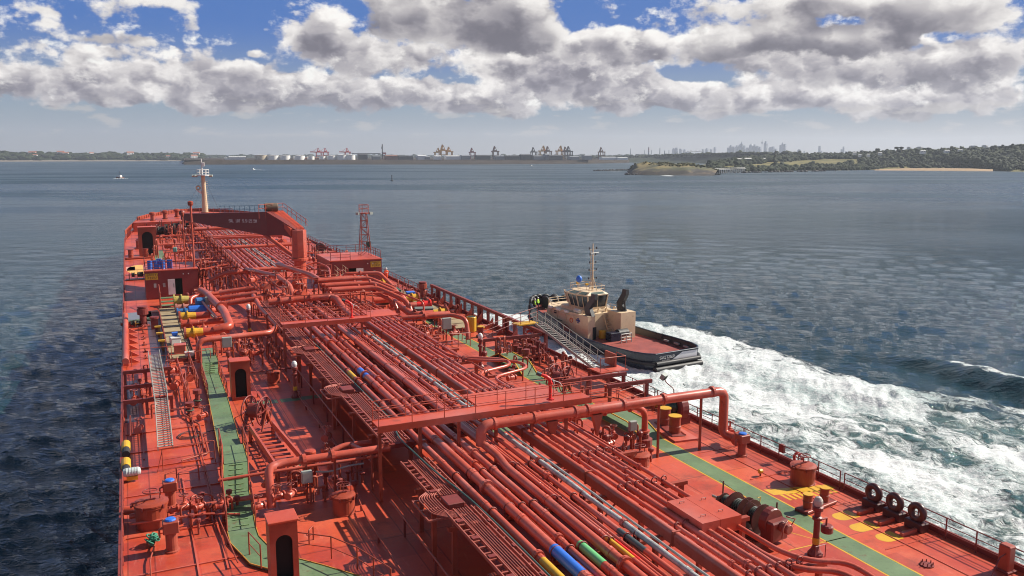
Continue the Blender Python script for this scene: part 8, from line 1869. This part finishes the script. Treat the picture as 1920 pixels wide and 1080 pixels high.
# railings of the house tops
rb = MB()
for z in (5.55, 5.95): rb.tube([(-3.6, -2.0, z), (-3.6, 5.6, z), (-1.8, 8.6, z), (1.8, 8.6, z), (3.6, 5.6, z), (3.6, -2.0, z)], .035, 4)
for x, y in ((-3.6, -2), (-3.6, 0), (-3.6, 2), (-3.6, 4), (-3.6, 5.6), (-2.8, 7.5), (-1.8, 8.6), (0, 8.6), (1.8, 8.6), (3.6, 5.6), (3.6, 3), (3.6, 0), (3.6, -2)): rb.tube([(x, y, 5.0), (x, y, 5.95)], .035, 4)
rb.build('house_railing', TCREAM, tug)
for o in tug.children:
    if o.name not in N0_ and not o.name.startswith('lettering'): o.location.y += 1.8; o.location.z -= .25; o.scale.x = .92
# small fittings that break up the house
rt_ = random.Random(3)
for k in range(7):
    x = -3.2+k*.95; MB().bbox(x, x+.5, .15, .38, 1.2, 2.0+.5*(k % 3), .03).build('locker', (TCREAM, GREYBOX, TCREAM, WHITE)[k % 4], tug)
for k in range(5): MB().tube([(-3.0+k*1.4, .3, 4.9), (-3.0+k*1.4, .3, 5.4), (-3.0+k*1.4, -.1, 5.6)], .1, 8, bend=.1).build('vent_pipe', TCREAM, tug)
for x in (-3.66, 3.66):
    for y in (3.0, 5.0, 7.0): MB().bbox(min(x, x*.9), max(x, x*.9), y, y+.9, 4.62, 5.0, .04).build('deck_box', WHITE, tug)
for y in (1.2, 3.4, 5.6, 7.4): MB().bar((-3.62, y, 1.2), (-3.50, y, 4.6), .07, .07).build('wall_rib', TCREAM, tug)
MB().tube([(-3.66, .4, 4.45), (-3.66, 8.6, 4.3)], .05, 6).build('grab_rail', TCREAM, tug)
MB().lathe([(.28, -.6), (.32, -.55), (.32, .55), (.28, .6)], (-2.9, 1.6, 5.2), 12, 'y').build('raft_canister', WHITE, tug); MB().lathe([(.28, -.6), (.32, -.55), (.32, .55), (.28, .6)], (2.9, 2.4, 5.2), 12, 'y').build('raft_canister', WHITE, tug)
MB().torus((-3.5, 2.2, 3.6), .34, .08, 16, 6, X3).build('life_ring', mat('ring_orange', (.6, .12, .03), .6), tug)
# foredeck winch, aft winch and gear
MB().lathe([(1.0, -1.0), (1.2, -.95), (1.2, -.7), (.7, -.65), (.7, .65), (1.2, .7), (1.2, .95), (1.0, 1.0)], (.4, 13.2, 4.2), 20, 'x').build('bow_winch', BULK, tug)
MB().lathe([(.55, -.9), (.6, -.85), (.6, .85), (.55, .9)], (1.2, -3.4, 2.2), 16, 'x').build('tow_winch', BULK, tug)
b = MB(); b.bbox(-1.4, .3, -4.2, -3.0, 1.15, 2.5, .05); b.build('winch_housing', NAVY, tug)
b = MB()
for z in (1.4, 1.9, 2.4): b.tube([(-.6, -5.4, z+.15), (1.2, -5.4, z+.15), (1.2, -4.6, z+.15)], .07, 6)
for x in (-.6, .3, 1.2): b.tube([(x, -5.4, 1.1), (x, -5.4, 2.55)], .07, 6)
b.build('guard_frame', SILVER, tug)
MB().lathe([(.45, 0), (.5, .1), (.5, 1.2), (.4, 1.25)], (-.9, -1.6, 1.15), 14).build('deck_bin', YELLOW, tug)
for x, y in ((4.8, -8.5), (4.8, -10.5), (4.6, -12.5)): MB().obox((x, y, 1.6), .25, .9, .25).build('fairlead', SILVER, tug)
MB().cyl((5.3, -7.0, 1.6), .18, .7, 10).build('bulwark_post', BULK, tug)
for y in (-9, -3): MB().box(-5.66, -5.60, y-.9, y+.9, .55, 1.0 if y < -5 else 1.2).build('scupper_plate', mat('scupper_grey', (.3, .3, .32), .6), tug)

# ------------------------------------------------------------------ people
def person(label, loc, rz, top_m, leg_m, hat_m, pose='stand', s=1.0):
    """one skinned body; overalls, helmet and boots as clothing"""
    t = thing('person', label, 'person', loc, rz)
    J = {'pel': (0, 0, .95), 'sp': (0, .0, 1.18), 'ch': (0, .02, 1.40), 'nk': (0, .02, 1.53), 'hd': (0, .0, 1.66), 'hl': (-.1, 0, .92), 'kl': (-.12, -.06, .5), 'al': (-.13, .02, .09), 'tl': (-.14, -.14, .04), 'hr': (.1, 0, .92), 'kr': (.12, .02, .5), 'ar': (.14, .12, .09), 'tr': (.15, -.04, .04),
         'sl': (-.19, .02, 1.42), 'el': (-.27, -.02, 1.14), 'wl': (-.24, -.20, .95), 'hnl': (-.23, -.26, .90), 'sr': (.19, .02, 1.42), 'er': (.28, 0, 1.14), 'wr': (.30, -.10, .90), 'hnr': (.30, -.13, .82)}
    Rr = {'pel': .15, 'sp': .135, 'ch': .155, 'nk': .06, 'hd': .10, 'hl': .10, 'kl': .07, 'al': .055, 'tl': .04, 'hr': .10, 'kr': .07, 'ar': .055, 'tr': .04, 'sl': .075, 'el': .055, 'wl': .04, 'hnl': .035, 'sr': .075, 'er': .055, 'wr': .04, 'hnr': .035}
    ks = list(J); E_ = [('pel', 'sp'), ('sp', 'ch'), ('ch', 'nk'), ('nk', 'hd'), ('pel', 'hl'), ('hl', 'kl'), ('kl', 'al'), ('al', 'tl'), ('pel', 'hr'), ('hr', 'kr'), ('kr', 'ar'), ('ar', 'tr'), ('ch', 'sl'), ('sl', 'el'), ('el', 'wl'), ('wl', 'hnl'), ('ch', 'sr'), ('sr', 'er'), ('er', 'wr'), ('wr', 'hnr')]
    me = bpy.data.meshes.new('body'); me.from_pydata([J[k] for k in ks], [(ks.index(a), ks.index(b_)) for a, b_ in E_], []); o = bpy.data.objects.new('body', me); C.objects.link(o)
    m1 = o.modifiers.new('s', 'SKIN'); 
    if not me.skin_vertices: 
        import bmesh as _b; q = _b.new(); q.from_mesh(me); q.verts.layers.skin.verify(); q.to_mesh(me); q.free()
    for i, k in enumerate(ks): me.skin_vertices[0].data[i].radius = (Rr[k], Rr[k]*.85); me.skin_vertices[0].data[i].use_root = (k == 'pel')
    m2 = o.modifiers.new('u', 'SUBSURF'); m2.levels = m2.render_levels = 2
    dg = bpy.context.evaluated_depsgraph_get(); ev = o.evaluated_get(dg); m_ = bpy.data.meshes.new_from_object(ev); bpy.data.objects.remove(o)
    o = bpy.data.objects.new('body', m_); C.objects.link(o); o.parent = t
    skin = mat('skin', (.42, .24, .16), .6)
    m_.materials.clear(); [m_.materials.append(q) for q in (top_m, leg_m, skin, BLACK)]
    for p in m_.polygons:
        c = p.center; p.use_smooth = True
        p.material_index = 2 if (c.z > 1.52 or (c.z < .93 and abs(c.x) > .2)) else 3 if c.z < .12 else 1 if c.z < .96 else 0
    MB().lathe([(.155, 1.70), (.13, 1.705), (.125, 1.76), (.08, 1.82), (.001, 1.84)], n=14).build('helmet', hat_m, o and t)
    b = MB(); b.torus((0, .01, 1.2), .155, .025, 16, 4); b.build('reflective_band', WHITE, t)
    t.scale = (s,)*3; return t
person('person in orange overalls and white helmet walking beside the starboard deckhouse', (32.7, 113.6, 0), math.pi, ORANGE, ORANGE, WHITE, s=1.15)
HV = mat('hi_vis_yellow', (.45, .85, .05), .7); NV = mat('navy_trousers', (.02, .025, .05), .8)
m4 = tug.matrix_basis.copy() if False else Matrix.Translation(tug.location) @ Matrix.Rotation(tug.rotation_euler.z, 4, 'Z') @ Matrix.Diagonal((1, 1.05, .9, 1))
for (x, y), l, rz in (((-3.0, 12.4), 'person in hi-vis yellow top and dark trousers at the tugboat bow rail', 1.2), ((-2.0, 13.0), 'person in hi-vis yellow and white helmet behind another at the tugboat bow', .6)):
    p = m4 @ Vector((x, y, dk_t(y))); person(l, p, rz, HV, NV, WHITE, s=1.05)
# figure in red by the near crosswalk: a fire monitor on its stand
t = thing('fire_monitor', 'red fire monitor with a dark nozzle on the near crosswalk', 'fire monitor', (21.0, 40.3, 4.25))
MB().lathe([(.22, 0), (.22, .05), (.09, .1), (.09, .8), (.14, .85), (.14, 1.0)], n=12).build('stand', BRIGHTRED, t); MB().tube([(0, 0, 1.0), (-.03, .03, 1.2), (-.2, .12, 1.34), (-.45, .25, 1.45)], [.11, .12, .11, .08], 10).build('barrel', BRIGHTRED, t); MB().tube([(-.45, .25, 1.45), (-.68, .38, 1.54)], [.1, .13], 10).build('nozzle', DARKGREY, t); MB().torus((.1, -.05, 1.0), .22, .02, 14, 4, X3).build('handwheel', WHITE, t); MB().tube([(.0, -.1, 1.2), (.5, -.2, 1.0), (.6, -.3, .8)], .02, 5).build('lever', WHITE, t)
t2 = dup(t, (16.9, 69.8, 4.05), 'red fire monitor on the far crosswalk')
